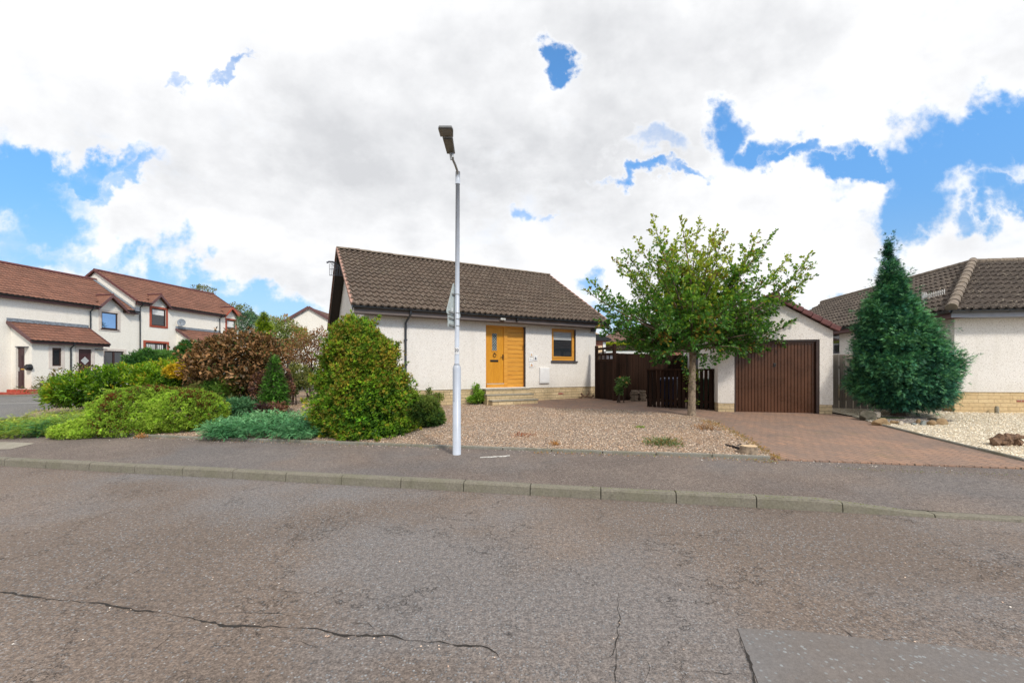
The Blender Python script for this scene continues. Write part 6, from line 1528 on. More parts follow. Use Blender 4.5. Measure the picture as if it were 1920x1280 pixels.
# background trees seen over the shrubs
def small_tree(name, label, px, base_py, Z, ells, n, cols, weights, size, proto, seed, trunk=.06, mat='leaf', leans=0.0, amp=.25, inner=.15, rnd=.7):
    x, y = (px-CX)/F*Z, Z; r = shrub_root(name, x, y, label, 'tree', None); O = np.array(r.location); g = G(x, y)
    E = [(at(q[0], q[1], Z+q[5]).x, Z+q[5], at(q[0], q[1], Z+q[5]).z, q[2]/F*Z, q[4], q[3]/F*Z) for q in ells]
    p, nn = blobs(E, n, seed, inner, amp, 4.0); k = len(p)
    fw = unit(nn*.5+np.array([0, 0, .2])+RNG.normal(size=(k, 3))*rnd); c = colmix(k, cols, weights, .18, field=np.clip(lump(p, seed+5, fr=1.8), -1, 1))
    scatter('crown', M[mat], r, proto, p, fw, RNG.uniform(size[0], size[1], k), c, roll=.8, origin=O)
    paths = []
    for e in E:
        for j in range(5):
            t = np.array(e[:3])+RNG.normal(size=3)*np.array(e[3:6])*.45; st = np.array([x, y, g+.3+.5*RNG.random()*max(.2, e[2]-g-.5)]); paths.append((arc(st, t, .05, 5, .05), trunk*.45, .008))
    ct = np.array(E[0][:3]); paths.append(([np.array([x, y, g-.1]), np.array([x, y, g+.5]), ct], trunk, trunk*.3))
    limb_mesh(paths, 'trunk', M['barkd'], r, O); return r
small_tree('autumn_tree', 'small bare-branched tree with thin rust-brown leaves in front of the gabled house', 582, 700, 20, [(585, 660, 34, 32, 1.0, 0), (560, 655, 26, 30, .8, .5), (602, 640, 18, 26, .7, .3)], 4200, [(0.240, 0.112, 0.053), (0.330, 0.165, 0.075), (0.150, 0.075, 0.045), (0.210, 0.165, 0.060)], None, (.07, .13), P_leaf(.5), 81, .07)
small_tree('rowan_tree', 'loose green and russet tree left of the gabled house', 545, 700, 23, [(535, 628, 26, 34, 1.0, 0), (556, 632, 24, 22, .9, 1.0), (520, 640, 22, 26, .8, 0), (515, 608, 10, 14, .5, .5)], 6500, [(0.135, 0.195, 0.045), (0.225, 0.285, 0.075), (0.330, 0.255, 0.090), (0.360, 0.165, 0.075)], [3, 3, 2, 1.5], (.09, .16), P_leaf(.45), 83, .08)
prof = [(586, 494, 496), (600, 488, 502), (615, 482, 508), (635, 476, 512), (660, 472, 514)]
conifer('golden_conifer', 'pointed golden-green conifer rising above the copper shrub', 495, 700, 18.5, prof, 3200, [(0.090, 0.165, 0.015), (0.210, 0.315, 0.022), (0.330, 0.405, 0.030)], None, (.13, .24), P_frond(5, .35, .1, .07), seed=85, up=.7, trunk=.06)
small_tree('dark_tree', 'blue-green conifer behind the end of the terrace', 478, 700, 27, [(470, 610, 18, 26, 1.0, 0), (482, 625, 20, 24, 1.0, 0)], 3500, [(0.045, 0.105, 0.045), (0.075, 0.165, 0.075), (0.135, 0.210, 0.075)], None, (.14, .26), P_frond(5, .3, .1, .07), 87, .08, 'needle', inner=.4)
small_tree('birch_tree', 'wispy tree top rising behind the right end of the terrace roof', 452, 640, 40, [(455, 590, 16, 20, 1.2, 0), (440, 580, 12, 12, .8, 0), (470, 600, 12, 14, .8, 0)], 1800, [(0.210, 0.225, 0.075), (0.135, 0.180, 0.060)], None, (.12, .22), P_leaf(.45), 89, .09)
small_tree('birch_tree', 'wispy bare tree top above the terrace ridge', 386, 640, 42, [(384, 545, 16, 10, 1.0, 0), (372, 541, 8, 6, .8, 0)], 700, [(0.240, 0.225, 0.090), (0.165, 0.180, 0.075)], None, (.12, .22), P_leaf(.45), 91, .07)
# yellow-topped clipped hedge seen over the dark fence
def clipped_hedge():
    Z = 25; x0, x1 = (1133-CX)/F*Z, (1250-CX)/F*Z; zt = at(0, 644, Z).z; r = shrub_root('clipped_hedge', (x0+x1)/2, Z, 'clipped golden-green hedge seen over the dark board fence', 'hedge'); O = np.array(r.location)
    n = 9000; x = RNG.uniform(x0, x1, n); z = RNG.uniform(.6, zt, n); y = Z+RNG.uniform(0, .25, n); t = RNG.random(n) < .35; z[t] = zt+RNG.normal(size=t.sum())*.03; y[t] = RNG.uniform(Z, Z+.9, t.sum())
    p = np.stack([x, y, z], 1); nn = np.tile([0, -1, .2], (n, 1)).astype(float); nn[t] = [0, -.2, 1]
    c = colmix(n, [(.06, .11, .01), (.11, .18, .012), (.18, .24, .012)]); c[t] = colmix(t.sum(), [(.42, .46, .02), (.52, .52, .03), (.30, .38, .02)])
    scatter('foliage', M['leaf'], r, P_leaf(.5), p, unit(nn+RNG.normal(size=(n, 3))*.5), RNG.uniform(.06, .11, n), c, origin=O)
    m = MB(); m.box(x0-O[0]+.1, x1-O[0]-.1, .12, .8, -.1, zt-O[2]-.12); m.build('stems', M['barkd'], r)
clipped_hedge()
# rose bush by the fence
rb = bush('rose_bush', 'rose bush with a few pale blooms against the dark fence', 'shrub', [(1167, 716, 14.6, 14, 10, .3), (1160, 730, 14.6, 9, 12, .2)], 800, [(0.060, 0.135, 0.038), (0.105, 0.210, 0.060), (0.165, 0.270, 0.075)], None, (.055, .09), P_leaf(.6), 93, .2, .2, .3, .7, stems=6)
p = np.array([at(1174.5, 717, 14.3), at(1162, 707, 14.5), at(1168, 712, 14.35)]); O = rb[1]
scatter('flower', M['leaf'], rb[0], P_tuft(9, 1.3, .7), np.repeat(p, 3, 0), np.tile([0, -1, .3], (9, 1)).astype(float), np.full(9, .05), np.array([(.70, .50, .22)]*3+[(.55, .22, .10)]*3+[(.72, .60, .45)]*3), origin=O)
# weeds by the steps and wall
bush('wall_weed', 'bright green leafy weed growing beside the front steps', 'plant', [(898, 742, 14.2, 15, 12, .25), (888, 748, 14.2, 16, 6, .25), (893, 728, 14.3, 8, 10, .15)], 1500, [(0.075, 0.180, 0.018), (0.150, 0.300, 0.030), (0.225, 0.375, 0.045)], None, (.05, .09), P_leaf(.55), 95, .1, .25, .6, .6, stems=6)
bush('wall_weed', 'straggly olive weed against the stone base, left of the lamp post', 'plant', [(822, 745, 13.4, 14, 10, .25), (806, 735, 13.3, 7, 10, .2)], 700, [(0.135, 0.180, 0.030), (0.210, 0.255, 0.045), (0.105, 0.150, 0.045)], None, (.05, .08), P_leaf(.5), 96, .1, .25, .6, .6, stems=6)
# straggling twigs out of the shrub bank
bush('straggling_shrub', 'thin straggling shrub with pale leaves in front of the porch', 'shrub', [(95, 715, 14.3, 24, 14, .5), (75, 728, 14.2, 22, 8, .5), (118, 703, 14.5, 14, 12, .4), (160, 690, 14.6, 18, 8, .4)], 900, [(.12, .13, .05), (.20, .18, .08), (.25, .16, .08), (.06, .10, .02)], None, (.05, .10), P_leaf(.5), 97, .1, .3, .6, .7, stems=12)

# weeds and grit on the gravel
def weed(label, px, py, w, h, n, cols, size, proto, seed, name='weed', mat='dryleaf', up=1.0):
    x, y = gp(px, py); r = shrub_root(name, x, y, label, 'weed'); O = np.array(r.location); g = O[2]; W = w/F*y; Hh = h/F*y
    p = np.stack([x+RNG.normal(size=n)*W*.4, y+RNG.normal(size=n)*W*.35, g+np.abs(RNG.normal(size=n))*Hh*.35], 1)
    fw = unit(np.stack([(p[:, 0]-x)/W, (p[:, 1]-y)/W, np.full(n, up)], 1)+RNG.normal(size=(n, 3))*.4)
    scatter('leaves', M[mat], r, proto, p, fw, RNG.uniform(size[0], size[1], n), colmix(n, cols), roll=.8, origin=O)
    m = MB()
    for k in range(5): m.tube([(0, 0, -.02), (RNG.normal()*W*.3, RNG.normal()*W*.3, Hh*.5)], [.005, .003], 4)
    m.build('stems', M['bark'], r)
weed('grey-green lavender-like weed clump on the gravel near the kerb edging', 1243, 834, 42, 14, 700, [(.16, .22, .09), (.11, .17, .06), (.24, .27, .13), (.30, .19, .07)], (.035, .075), P_leaf(.35), 1, 'weed_clump')
weed('dry orange weed tuft on the gravel right of the lamp post', 1041, 835, 10, 8, 120, [(.42, .20, .06), (.50, .28, .10)], (.03, .06), P_leaf(.3), 2)
weed('small green weed in the middle of the gravel', 1199, 803, 12, 5, 80, [(.16, .26, .03), (.22, .30, .05)], (.03, .05), P_leaf(.5), 3)
weed('orange dried weed standing against the kerb edging by the heather mound', 265, 821, 9, 10, 160, [(.50, .24, .08), (.55, .30, .12)], (.03, .06), P_leaf(.3), 4)
weed('tall dry weed at the driveway edge of the gravel', 1322, 806, 30, 18, 130, [(.36, .18, .07), (.44, .26, .12), (.28, .14, .06)], (.05, .11), P_tuft(4, .3, .1), 5)
weed('reddish flat weed on the gravel right of the lamp post', 980, 817, 30, 4, 130, [(.36, .13, .07), (.42, .18, .08), (.28, .10, .05)], (.03, .06), P_leaf(.4), 6)
def litter(name, pts_px, n, cols, size, spread_px, label_kind='stuff'):
    P = []; 
    for k in range(n):
        i = RNG.integers(len(pts_px)-1); t = RNG.random(); a, b = pts_px[i], pts_px[i+1]
        px = a[0]+(b[0]-a[0])*t+RNG.normal()*spread_px; py = a[1]+(b[1]-a[1])*t+RNG.normal()*spread_px*.3; x, y = gp(px, py); P.append((x, y, G(x, y)+.022))
    P = np.array(P); fw = unit(RNG.normal(size=(n, 3))*[1, 1, .5]+[0, 0, .35])
    o = scatter(name, M['dryleaf'], None, P_tuft(4, .55, .16), P, fw, RNG.uniform(size[0], size[1], n), colmix(n, cols), roll=1); o['kind'] = 'stuff'
litter('dry_moss', [(1318, 790), (1345, 798), (1380, 815), (1420, 838), (1463, 864)], 900, [(.40, .22, .06), (.48, .27, .09), (.30, .22, .05), (.22, .20, .04)], (.02, .055), 6)
litter('dry_grass', [(1000, 850), (1100, 852), (1250, 858), (1400, 864), (1460, 868)], 260, [(.42, .20, .07), (.34, .22, .08), (.22, .24, .05)], (.02, .05), 5)
litter('dry_grass', [(260, 821), (500, 830), (850, 843)], 160, [(.40, .20, .08), (.30, .20, .08), (.20, .22, .06)], (.02, .045), 4)
litter('kerb_moss', [(1100, 917), (1300, 929), (1500, 938), (1700, 962)], 260, [(.16, .20, .03), (.22, .24, .04)], (.01, .022), 4)
litter('driveway_moss', [(1560, 878), (1650, 884), (1800, 889), (1915, 893)], 200, [(.16, .22, .04), (.30, .20, .07)], (.01, .025), 4)

# loose stones give the gravel relief
def stones(name, poly_fn, n, cols, size, seed):
    v = np.array([(1,0,0),(-1,0,0),(0,1,0),(0,-1,0),(0,0,1),(0,0,-1)], float)*[.62, .5, .38]; f = [(0,2,4),(2,1,4),(1,3,4),(3,0,4)]
    P = poly_fn(n); n = len(P); s = RNG.uniform(size[0], size[1], n)
    fw = unit(RNG.normal(size=(n, 3))*[1, 1, .25]); o = scatter(name, M['dryleaf2'], None, (v, f), P, fw, s, colmix(n, cols, None, .12), roll=.25); o['kind'] = 'stuff'
M['dryleaf2'] = mat_leaf('stone_chip', 0.0, .85)
def in_poly(x, y, poly):
    c = False; n = len(poly); j = n-1
    for i in range(n):
        if ((poly[i][1] > y) != (poly[j][1] > y)) and (x < (poly[j][0]-poly[i][0])*(y-poly[i][1])/(poly[j][1]-poly[i][1])+poly[i][0]): c = not c
        j = i
    return c
def poly_sampler(poly, x0, x1, y0, y1, dz, near=1.6):
    def fn(n):
        P = []
        while len(P) < n:
            y = y0+(y1-y0)*RNG.random()**near; x = RNG.uniform(x0, x1)
            if in_poly(x, y, poly): P.append((x, y, G(x, y)+dz))
        return np.array(P)
    return fn
stones('loose_gravel', poly_sampler(GARDEN, -9.5, 5.2, 6.6, 16, .024), 34000, [(.54, .38, .27), (.38, .26, .18), (.62, .49, .38), (.25, .185, .15), (.48, .31, .20), (.56, .45, .36)], (.014, .032), 1)
stones('loose_cream_chips', poly_sampler(CREAM, 4.5, 14, 6.0, 13, .026), 16000, [(.80, .70, .54), (.86, .79, .66), (.68, .55, .38), (.74, .66, .52)], (.018, .036), 2)
def strip(n):
    P = []
    for k in range(n):
        s = RNG.uniform(s0, s1+2.5); t = PAV-.02-abs(RNG.normal())*.16; x, y, _ = ks(s, t); P.append((x, y, G(x, y)+.004))
    return np.array(P)
stones('pavement_grit', strip, 380, [(.50, .40, .34), (.60, .55, .50), (.36, .27, .22)], (.010, .026), 3)
def cgrit(n):
    pts = [(90, 1122), (180, 1135), (350, 1153), (450, 1169), (640, 1188), (720, 1193), (800, 1207), (915, 1213), (934, 1234)]; P = []
    for k in range(n):
        i = RNG.integers(len(pts)-1); t = RNG.random(); a, b = pts[i], pts[i+1]; q = road_pt(a[0]+(b[0]-a[0])*t+RNG.normal()*22, a[1]+(b[1]-a[1])*t+2+abs(RNG.normal())*7); P.append((q[0], q[1], .006))
    for k in range(50): q = road_pt(RNG.uniform(0, 1920), RNG.uniform(980, 1280)); P.append((q[0], q[1], .005))
    return np.array(P)
stones('road_grit', cgrit, 34, [(.60, .46, .36), (.70, .64, .58), (.48, .34, .26)], (.006, .015), 4)

# ---------------------------------------------------------------- rocks, stumps
def rock(label, px, py, wpx, hpx, mat, seed, name='rock', cat='rock', dfac=.8):
    x, y = gp(px, py); r = random.Random(seed); w = wpx/F*y/2*1.12; h = hpx/F*y*1.25
    bm = bmesh.new(); bmesh.ops.create_icosphere(bm, subdivisions=3, radius=1)
    pl = [(Vector((r.gauss(0, 1), r.gauss(0, 1), r.gauss(.2, .8))).normalized(), r.uniform(.45, .82)) for _ in range(14)]
    for v in bm.verts:
        c = v.co.copy()
        for nrm, dd in pl:
            k = c.dot(nrm)
            if k > dd: c -= nrm*(k-dd)
        c *= 1+.03*math.sin(c.x*9+seed)+.02*math.sin(c.y*13+c.z*11)
        v.co = Vector((c.x*w, c.y*w*dfac, c.z*h*.62+h*.38))
    me = bpy.data.meshes.new(name); bm.to_mesh(me); bm.free(); me.materials.append(M[mat]); o = bpy.data.objects.new(name, me); COL.objects.link(o)
    o.location = (x, y, G(x, y)); return tag(o, label, cat, 'rocks around the cypress')
rock('large mossy dark boulder with flat top, leftmost of the rocks round the cypress', 1624, 788, 34, 17, 'rock1', 3, dfac=.9)
rock('smaller dark rock leaning against the right of the large mossy boulder', 1633, 789, 16, 12, 'rock1', 4)
rock('pale pointed rock beside the mossy boulder', 1646, 785, 15, 14, 'rock3', 5)
rock('long ochre-brown rock lying along the driveway edge', 1652, 798, 40, 14, 'rock2', 6, dfac=.45)
rock('small white stone between the ochre rocks', 1689, 798, 12, 8, 'rock3', 7)
rock('flat brown rock right of the long ochre rock', 1680, 796, 26, 8, 'rock2', 8, dfac=.4)
rock('blue-grey rock in the row in front of the cypress', 1731, 798, 12, 11, 'rock4', 9)
rock('pinkish brown rock right of the blue-grey rock', 1746, 798, 17, 9, 'rock2', 10)
rock('pale ochre rock at the right end of the row', 1764, 797, 26, 12, 'rock2', 11)
rock('little grey stone in the gap of the rock row', 1714, 798, 14, 5, 'rock4', 12)
rock('dark slab at the back of the rock row', 1752, 790, 26, 6, 'rock1', 13)
rock('small pale stone at the foot of the ochre rock', 1632, 793, 9, 5, 'rock3', 14)
rock('low sandy rock left of the blue-grey rock', 1722, 795, 10, 9, 'rock2', 16)
x, y = gp(1700, 790)
def disc_patch(name, cx, cy, rx, ry, mat, dz, seed):
    r = random.Random(seed); poly = [(cx+rx*math.cos(a)*(1+r.uniform(-.1, .1)), cy+ry*math.sin(a)*(1+r.uniform(-.1, .1))) for a in [2*math.pi*i/22 for i in range(22)]]
    return ground_patch(name, poly, mat, dz, .5)
M['greygravel'] = mat_gravel('grey_gravel', [(.42, .38, .36), (.30, .25, .24), (.55, .50, .46), (.20, .17, .16)], 36)
disc_patch('grey_gravel_ring', x+.1, y+.15, 1.0, .55, M['greygravel'], .034, 3)
M['moss'] = mat_plain('moss', (.045, .07, .02), .95, 0, .3, 20, .6)
x, y = gp(1672, 786); disc_patch('moss_patch', x, y, .35, .14, M['moss'], .045, 4)

def old_root(label, px, py, wpx, hpx):
    x, y = gp(px, py); w = wpx/F*y; h = hpx/F*y; root = empty('tree_root', (x, y, G(x, y)), 0, label, 'tree stump')
    m = MB(); rg = random.Random(4)
    for k in range(13):
        cx = (k/12-.5)*w*.9; a = rg.uniform(-.5, .5); hh = h*rg.uniform(.5, 1.0); q = rg.uniform(.035, .075)
        m.tube([(cx, rg.uniform(-.07, .07), -.03+abs(cx)*.25), (cx+a*.06, rg.uniform(-.1, .05), hh*.5), (cx+a*.16, rg.uniform(-.12, .08), hh)], [q, q*1.15, q*.7], 5)
    for k in range(5): m.tube([(rg.uniform(-w/2, w/2), -.12, h*rg.uniform(.3, .8)), (rg.uniform(-w/2, w/2), -.05, h*rg.uniform(.3, .9))], .035, 5)
    b = m.build('root_wood', M['oldwood'], root)
old_root('weathered brown upturned root lying on the cream chips', 1884, 836, 54, 26)
def stump():
    x, y = gp(1404, 851); r = empty('tree_stump', (x, y, G(x, y)), 0, 'freshly cut grey stump with pale top at the gravel corner by the driveway', 'tree stump')
    m = MB(); n = 14; rg = random.Random(2); rr = [(.135+rg.uniform(-.015, .02)) for _ in range(n)]
    def ring(z, s): return [Vector((math.cos(2*math.pi*i/n)*rr[i]*s, math.sin(2*math.pi*i/n)*rr[i]*s*.8, z+(.012*math.sin(i) if z > 0.05 else 0))) for i in range(n)]
    R0, R1, R2 = ring(-.04, 1.25), ring(.07, 1.05), ring(.14, 1.0)
    for a, b in ((R0, R1), (R1, R2)):
        for i in range(n): m.face([a[i], a[(i+1) % n], b[(i+1) % n], b[i]])
    m.build('bark', M['barkg'], r); m = MB(); m.face([p+Vector((0, 0, .001)) for p in R2]); m.prism([(p.x*.99, p.y*.99) for p in R2], .141, .148, lambda p, t: (p[0], p[1], t)); m.build('cut_top', M['cutwood'], r)
    m = MB(); P = [gp(1360, 837), gp(1373, 841), gp(1388, 846), gp(1396, 848)]
    for a, b in zip(P[:-1], P[1:]): m.bar((a[0]-x, a[1]-y, .06), (b[0]-x, b[1]-y, .05), .008, .07)
    a = gp(1380, 838); b = gp(1390, 836); m.bar((a[0]-x, a[1]-y, .04), (b[0]-x, b[1]-y, .07), .008, .05)
    o = m.build('edging_strip', M['black'], None); o.location = (x, y, G(x, y)); tag(o, 'torn black plastic edging strip beside the cut stump', 'edging strip')
stump()
# stacked slates against the fence
def slates():
    x, y = gp(1196, 752); base = G(x, y); rg = random.Random(8)
    z = base
    for k in range(7):
        for j in range(2):
            w = rg.uniform(.20, .27); m = MB(); hh = rg.uniform(.04, .055); m.box(-w/2, w/2, -.12, .12, 0, hh)
            o = m.build('slate', M['slate'], None, bevel=.006); o.location = (x-.12+j*.27+rg.uniform(-.025, .025), y+rg.uniform(-.03, .03), z); o.rotation_euler = (rg.uniform(-.01, .01), rg.uniform(-.01, .01), rg.uniform(-.12, .12))
            tag(o, 'rough brown stone slab in the low stack beside the bin store', 'stone slab', 'stone slabs stacked against the dark fence')
        z += .058
slates()
o_ = MB(); x, y = gp(918, 754); o_.box(-.22, .2, -.1, .1, -.03, .06); q = o_.build('stone_slab', M['rock2'], None, bevel=.015); q.location = (x, y, G(x, y)); tag(q, 'flat ochre stone slab lying left of the front steps', 'stone slab')
def gnarled(px, py):
    x, y = gp(px, py); r = empty('driftwood', (x, y, G(x, y)), 0, 'gnarled twig of driftwood against the stone base by the gate', 'driftwood'); m = MB()
    for P in (((-.25, 0, .02), (-.1, .02, .1), (0, 0, .08), (.12, -.02, .22), (.1, 0, .3)), ((0, 0, .08), (.2, 0, .05), (.3, 0, .14)), ((-.1, .02, .1), (-.2, 0, .2))): m.tube(P, [.035, .04, .04, .03, .02][:len(P)], 6)
    m.build('twig', M['oldwood'], r)
gnarled(1099, 747)

# ---------------------------------------------------------------- fences
def gate_and_fence():
    # gate: from the house corner forward to the post
    A = at(1118.5, 746, 16.4); B = at(1152, 749.5, 15.3); f = Frame(A.x, A.y, B.x-A.x, B.y-A.y, .56); L = math.hypot(B.x-A.x, B.y-A.y)
    r = f.root('garden_gate', 'dark brown boarded gate with open lattice top beside the bungalow corner', 'gate')
    zt = f.hit(1120, 648)[1]; zb = f.hit(1135, 675)[1]; z2 = f.hit(1135, 664)[1]; z1 = f.hit(1135, 651.5)[1]
    print('gate', L, zt, zb)
    for x in (0.0, L):
        m = MB(); m.box(x-.05, x+.05, -.05, .05, -.3, zt); m.build('post', M['post'], r, bevel=.005)
    m = MB(); n = 9; w = (L-.12)/n
    for k in range(n): m.box(.06+k*w+.003, .06+(k+1)*w-.003, -.012, .012, .0, zb)
    m.build('boards', M['fenced'], r)
    for z in (z1-.03, z2, zb): 
        m = MB(); m.box(.05, L-.05, -.03, .03, z-.04, z+.04); m.build('rail', M['post'], r)
    m = MB(); 
    for k in (1, 2, 3): m.box(.05+(L-.1)*k/4-.02, .05+(L-.1)*k/4+.02, -.02, .02, zb+.04, z2-.04)
    m.box(L*.38-.03, L*.38+.03, -.02, .02, z2+.04, z1-.07); m.build('lattice', M['post'], r)
    A = B; C = at(1288, 752, 16.6); f = Frame(A.x, A.y, C.x-A.x, C.y-A.y, .56); L = math.hypot(C.x-A.x, C.y-A.y)
    r = f.root('board_fence', 'dark brown close-boarded fence between the gate and the garage', 'fence')
    m = MB(); n = int(L/.125)
    for k in range(n):
        z = (f.hit(1160, 662)[1]*(1-k/n)+f.hit(1280, 666.5)[1]*k/n)+random.uniform(-.012, .012)
        m.box(.05+k*L/n+.004, .05+(k+1)*L/n-.004, -.012+.006*(k % 2), .012, -.05, z)
    m.build('boards', M['fenced'], r); m = MB(); m.box(.05, L, .013, .055, .3, .4); m.box(.05, L, .013, .055, 1.3, 1.4); m.build('rails', M['post'], r)
    # low slatted bin store
    A = at(1216, 762, 13.3); B = at(1337, 768, 12.4); f = Frame(A.x, A.y, B.x-A.x, B.y-A.y, G(A.x, A.y)-.0); L = math.hypot(B.x-A.x, B.y-A.y)
    r = f.root('bin_store', 'low dark slatted bin store with open gaps between its boards, left of the garage', 'bin store')
    zt = f.hit(1220, 690.5)[1]; zt2 = f.hit(1330, 692)[1]; print('bin store', L, zt, zt2); zt = (zt+zt2)/2
    m = MB(); n = 15; p = L/n
    for k in range(n): m.box(k*p+.012+(.0), (k+1)*p-.022, -.015, .01, .01, zt-.05)
    m.build('slats', M['fenced'], r, bevel=.003)
    m = MB(); m.box(-.05, L+.03, -.045, .08, zt-.05, zt); m.build('top_rail', M['post'], r, bevel=.005)
    m = MB(); m.box(-.02, L, .011, .05, zt-.28, zt-.20) if False else m.box(-.02, L, .011, .05, .18, .26); m.build('lower_rail', M['post'], r)
    m = MB(); n = 6
    for k in range(n): m.box(-.045, -.02, k*.14+.004, k*.14+.134, 0, zt-.051)
    m.build('side_boards', M['fenced'], r)
    for x in (0.02, L/2, L-.05):
        m = MB(); m.box(x, x+.07, .051, .12, -.1, zt-.052); m.build('post', M['post'], r)
    # bins behind the slats
    def bin_(x, mat, col):
        q = f.w(x, .48, 0); b = empty('wheelie_bin', (q.x, q.y, G(q.x, q.y)), f.rz, 'dark %s wheelie bin standing inside the slatted bin store' % col, 'bin')
        m = MB(); m.prism([(-.24, -.27), (.24, -.27), (.24, .27), (-.24, .27)], 0, 1, lambda p, t: (p[0]*(.82+.18*t), p[1]*(.82+.18*t), .06+t*.78)); m.build('body', M[mat], b, bevel=.01)
        m = MB(); m.prism([(-.32, .84), (.30, .84), (.30, .93), (-.28, .90)], -.26, .26, lambda p, t: (t, p[0], p[1])); m.build('lid', M[mat], b, bevel=.01)
        m = MB(); m.tube([(-.27, .24, .1), (.27, .24, .1)], .09, 12); m.build('wheels', M['black'], b)
    bin_(.55, 'bluebin', 'blue'); bin_(1.5, 'greenbin', 'green')
    # grey fence between garage and right house
    A = at(1560, 769, 12.6); B = at(1797, 770, 11.75); f = Frame(A.x, A.y, B.x-A.x, B.y-A.y, .5); L = math.hypot(B.x-A.x, B.y-A.y)
    r = f.root('grey_board_fence', 'weathered grey vertical board fence behind the cypress', 'fence')
    zt = f.hit(1575, 665)[1]; print('grey fence', L, zt); n = int(L/.17); m = MB()
    for k in range(n): m.box(k*L/n+.008, (k+1)*L/n-.008, -.012, .008, -.05, zt+random.uniform(-.01, .01))
    m.build('boards', M['fenceg'], r); m = MB(); m.box(0, L, .01, .05, .25, .34); m.box(0, L, .01, .05, 1.2, 1.29); m.build('rails', M['fenceg'], r)
gate_and_fence()

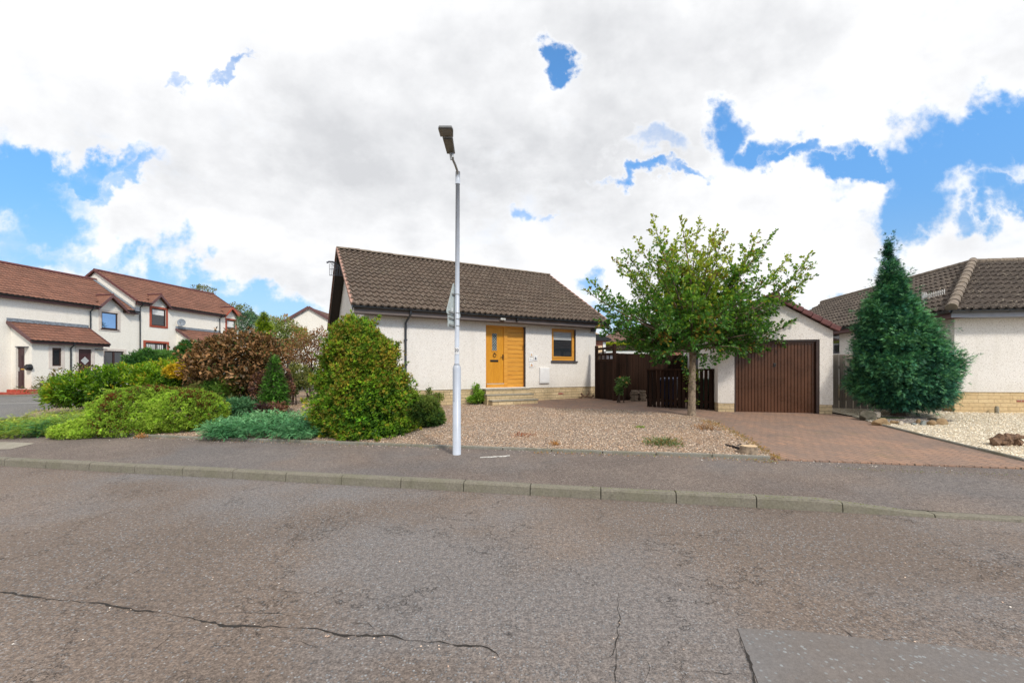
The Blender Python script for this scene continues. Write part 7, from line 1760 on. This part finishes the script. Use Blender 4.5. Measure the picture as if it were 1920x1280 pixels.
# ---------------------------------------------------------------- street lamp
def lamp():
    x, y = gp(856.5, 851.5); g = G(x, y); r = empty('street_lamp', (x, y, g), 0, 'pale grey street lamp column with angular lantern and the number 20 on it', 'street lamp')
    k = y/F; Zof = lambda py: H+(HORY-py)*k-g
    zs = Zof(690); zt = Zof(345)
    m = MB(); m.tube([(0, 0, -.05), (0, 0, zs), (0.001, 0, zs+.035), (.002, 0, zs+.075)], [7.7*k, 7.7*k, 6.6*k, 4.6*k], 24); m.build('base_column', M['lamp'], r, smooth=True)
    m = MB(); m.tube([(.002, 0, zs+.06), (.016, 0, zt)], [4.5*k, 3.8*k], 20); m.build('upper_column', M['lamp'], r, smooth=True)
    m = MB(); m.tube([(.016, 0, zt-.005), (.018, 0, Zof(322.5))], [4.5*k, 4.3*k], 20); m.build('collar', M['lamp'], r, smooth=True)
    m = MB(); zd0, zd1 = Zof(781-30), Zof(692)
    a0, a1 = -math.pi*.80, -math.pi*.62; R_ = 7.7*k+.004; n = 5
    for i in range(n):
        p, q = a0+(a1-a0)*i/n, a0+(a1-a0)*(i+1)/n; m.face([(R_*math.cos(p), R_*math.sin(p), zd0), (R_*math.cos(q), R_*math.sin(q), zd0), (R_*math.cos(q), R_*math.sin(q), zd1), (R_*math.cos(p), R_*math.sin(p), zd1)])
    R2 = R_-.006
    for (p) in (a0, a1): m.face([(R_*math.cos(p), R_*math.sin(p), zd0), (R2*math.cos(p), R2*math.sin(p), zd0), (R2*math.cos(p), R2*math.sin(p), zd1), (R_*math.cos(p), R_*math.sin(p), zd1)])
    m.build('access_door', M['lamp'], r, smooth=False)
    # arm rising towards the road
    ztop = Zof(322); K = .018
    def W(px, py, Z): v = at(px, py, Z); return Vector((v.x-x, v.y-y, v.z-g))
    P = [Vector((K, 0, ztop-.10)), W(858, 322, y-.05), W(853.5, 309, y-.20), W(848, 297, y-.38)]
    m = MB(); m.tube(P, [.024, .022, .021, .021], 10); m.build('arm', M['steel'], r, smooth=True)
    # lantern: plate seen from below; corners by outline, lying nearly level and running out over the kerb
    zl = P[-1].z
    def L(px, py, Z): return W(px, py, Z)
    def slab(name, mat, quad, th, parent=r, bev=.006):
        m = MB(); n = len(quad); A = m.pts(quad); B = m.pts([q+Vector((0, -.01, th)) for q in quad]); m.f.append(tuple(A+i for i in range(n))); m.f.append(tuple(B+n-1-i for i in range(n)))
        for i in range(n): m.f.append((A+i, B+i, B+(i+1) % n, A+(i+1) % n))
        return m.build(name, mat, parent, bevel=bev)
    ya, yb, yc = y-.36, y-.74, y-1.02
    body = slab('lantern', M['lamph'], [L(838, 289, ya), L(853.5, 289, ya), L(849, 259, yb), L(829.5, 259, yb)], .045)
    slab('gear_cover', M['lampd'], [L(839, 287.5, ya-.01)-Vector((0, 0, .012)), L(851, 287.5, ya-.01)-Vector((0, 0, .012)), L(848, 261, yb)-Vector((0, 0, .012)), L(831, 261, yb)-Vector((0, 0, .012))], .011, body, .002)
    head = slab('lantern_head', M['lamph'], [L(825.5, 257, yb-.01), L(850, 257.5, yb-.01), L(850, 245, yc+.05), L(847, 239, yc), L(823, 239, yc), L(821.5, 243, yc+.04)], .028)
    slab('led_panel', M['lampd'], [L(827, 255.5, yb-.02)-Vector((0, 0, .010)), L(848.5, 255.5, yb-.02)-Vector((0, 0, .010)), L(846.5, 242, yc+.02)-Vector((0, 0, .010)), L(823, 242, yc+.02)-Vector((0, 0, .010))], .009, head, .002)
    m = MB(); m.tube([W(847.5, 297, y-.40), W(846.5, 286, ya-.02)], [.035, .038], 10); m.box(*[v for c, q in zip(W(846, 297.5, y-.42), (.015, .015, .02)) for v in (c-q, c+q)]); m.build('spigot', M['lamph'], r)
    # label with the number
    zl0, zl1 = Zof(664), Zof(651.5); m = MB(); R_ = 4.5*k+.003; n = 8; a0, a1 = -math.pi*.5-.95, -math.pi*.5+.95
    for i in range(n):
        p, q = a0+(a1-a0)*i/n, a0+(a1-a0)*(i+1)/n; m.face([(R_*math.cos(p)+.004, R_*math.sin(p), zl0), (R_*math.cos(q)+.004, R_*math.sin(q), zl0), (R_*math.cos(q)+.004, R_*math.sin(q), zl1), (R_*math.cos(p)+.004, R_*math.sin(p), zl1)])
    lb = m.build('number_label', M['white'], r); text('20', M['iron'], lb, (.004, -R_-.003, zl0+(zl1-zl0)*.38), (zl1-zl0)*.62, 'column_number')
    # warning sign seen from behind, nearly edge on
    e = Vector((.23, .97, 0)).normalized(); nrm = Vector((.97, -.23, 0)); c = Vector((.012, 0, 0))-nrm*.075
    def S(a, z): return c+e*a+Vector((0, 0, z))
    def plate(name, poly, parent, th=.004, mat='signb'):
        m = MB(); m.prism(poly, 0, th, lambda p, t: S(p[0], p[1])+nrm*t); return m.build(name, M[mat], parent)
    za, zb = Zof(530), Zof(592); hw = .31; rr = .04
    tri = []
    for (cx, cz, a0) in ((-hw, zb+rr, math.pi*.75), (hw, zb+rr, -math.pi*.5), (0, za-rr, 0)):
        pass
    tri = [(-hw-.03, zb+.05), (-hw-.02, zb+.015), (-hw+.02, zb), (hw-.02, zb), (hw+.02, zb+.015), (hw+.03, zb+.05), (.035, za-.02), (0, za), (-.035, za-.02)]
    sg = empty('road_sign', (x, y, g), 0, 'triangular road warning sign with plate below, seen edge-on from behind on the lamp post', 'road sign')
    plate('triangle_plate', tri, sg); plate('lower_plate', [(-.28, Zof(615)), (.28, Zof(615)), (.28, zb-.015), (-.28, zb-.015)], sg)
    m = MB()
    for z in (Zof(552), Zof(587), Zof(598), Zof(611)):
        ln = .10 if z > Zof(560) else .24
        m.bar(S(-ln, z)+nrm*.016, S(ln, z)+nrm*.016, .02, .03); m.tube([(K*.6, 0, z-.008), (K*.6, 0, z+.008)], 4.6*k, 16)
    m.build('bracket', M['steel'], sg)
    m = MB(); m.prism([(-.10, Zof(578)), (-.06, Zof(578)), (-.06, Zof(586)), (-.10, Zof(586))], .0045, .006, lambda p, t: S(p[0], p[1]*1.0)+nrm*t); m.build('sticker', M['white'], sg)
lamp()
# remove nothing else: everything above is real geometry standing in the place
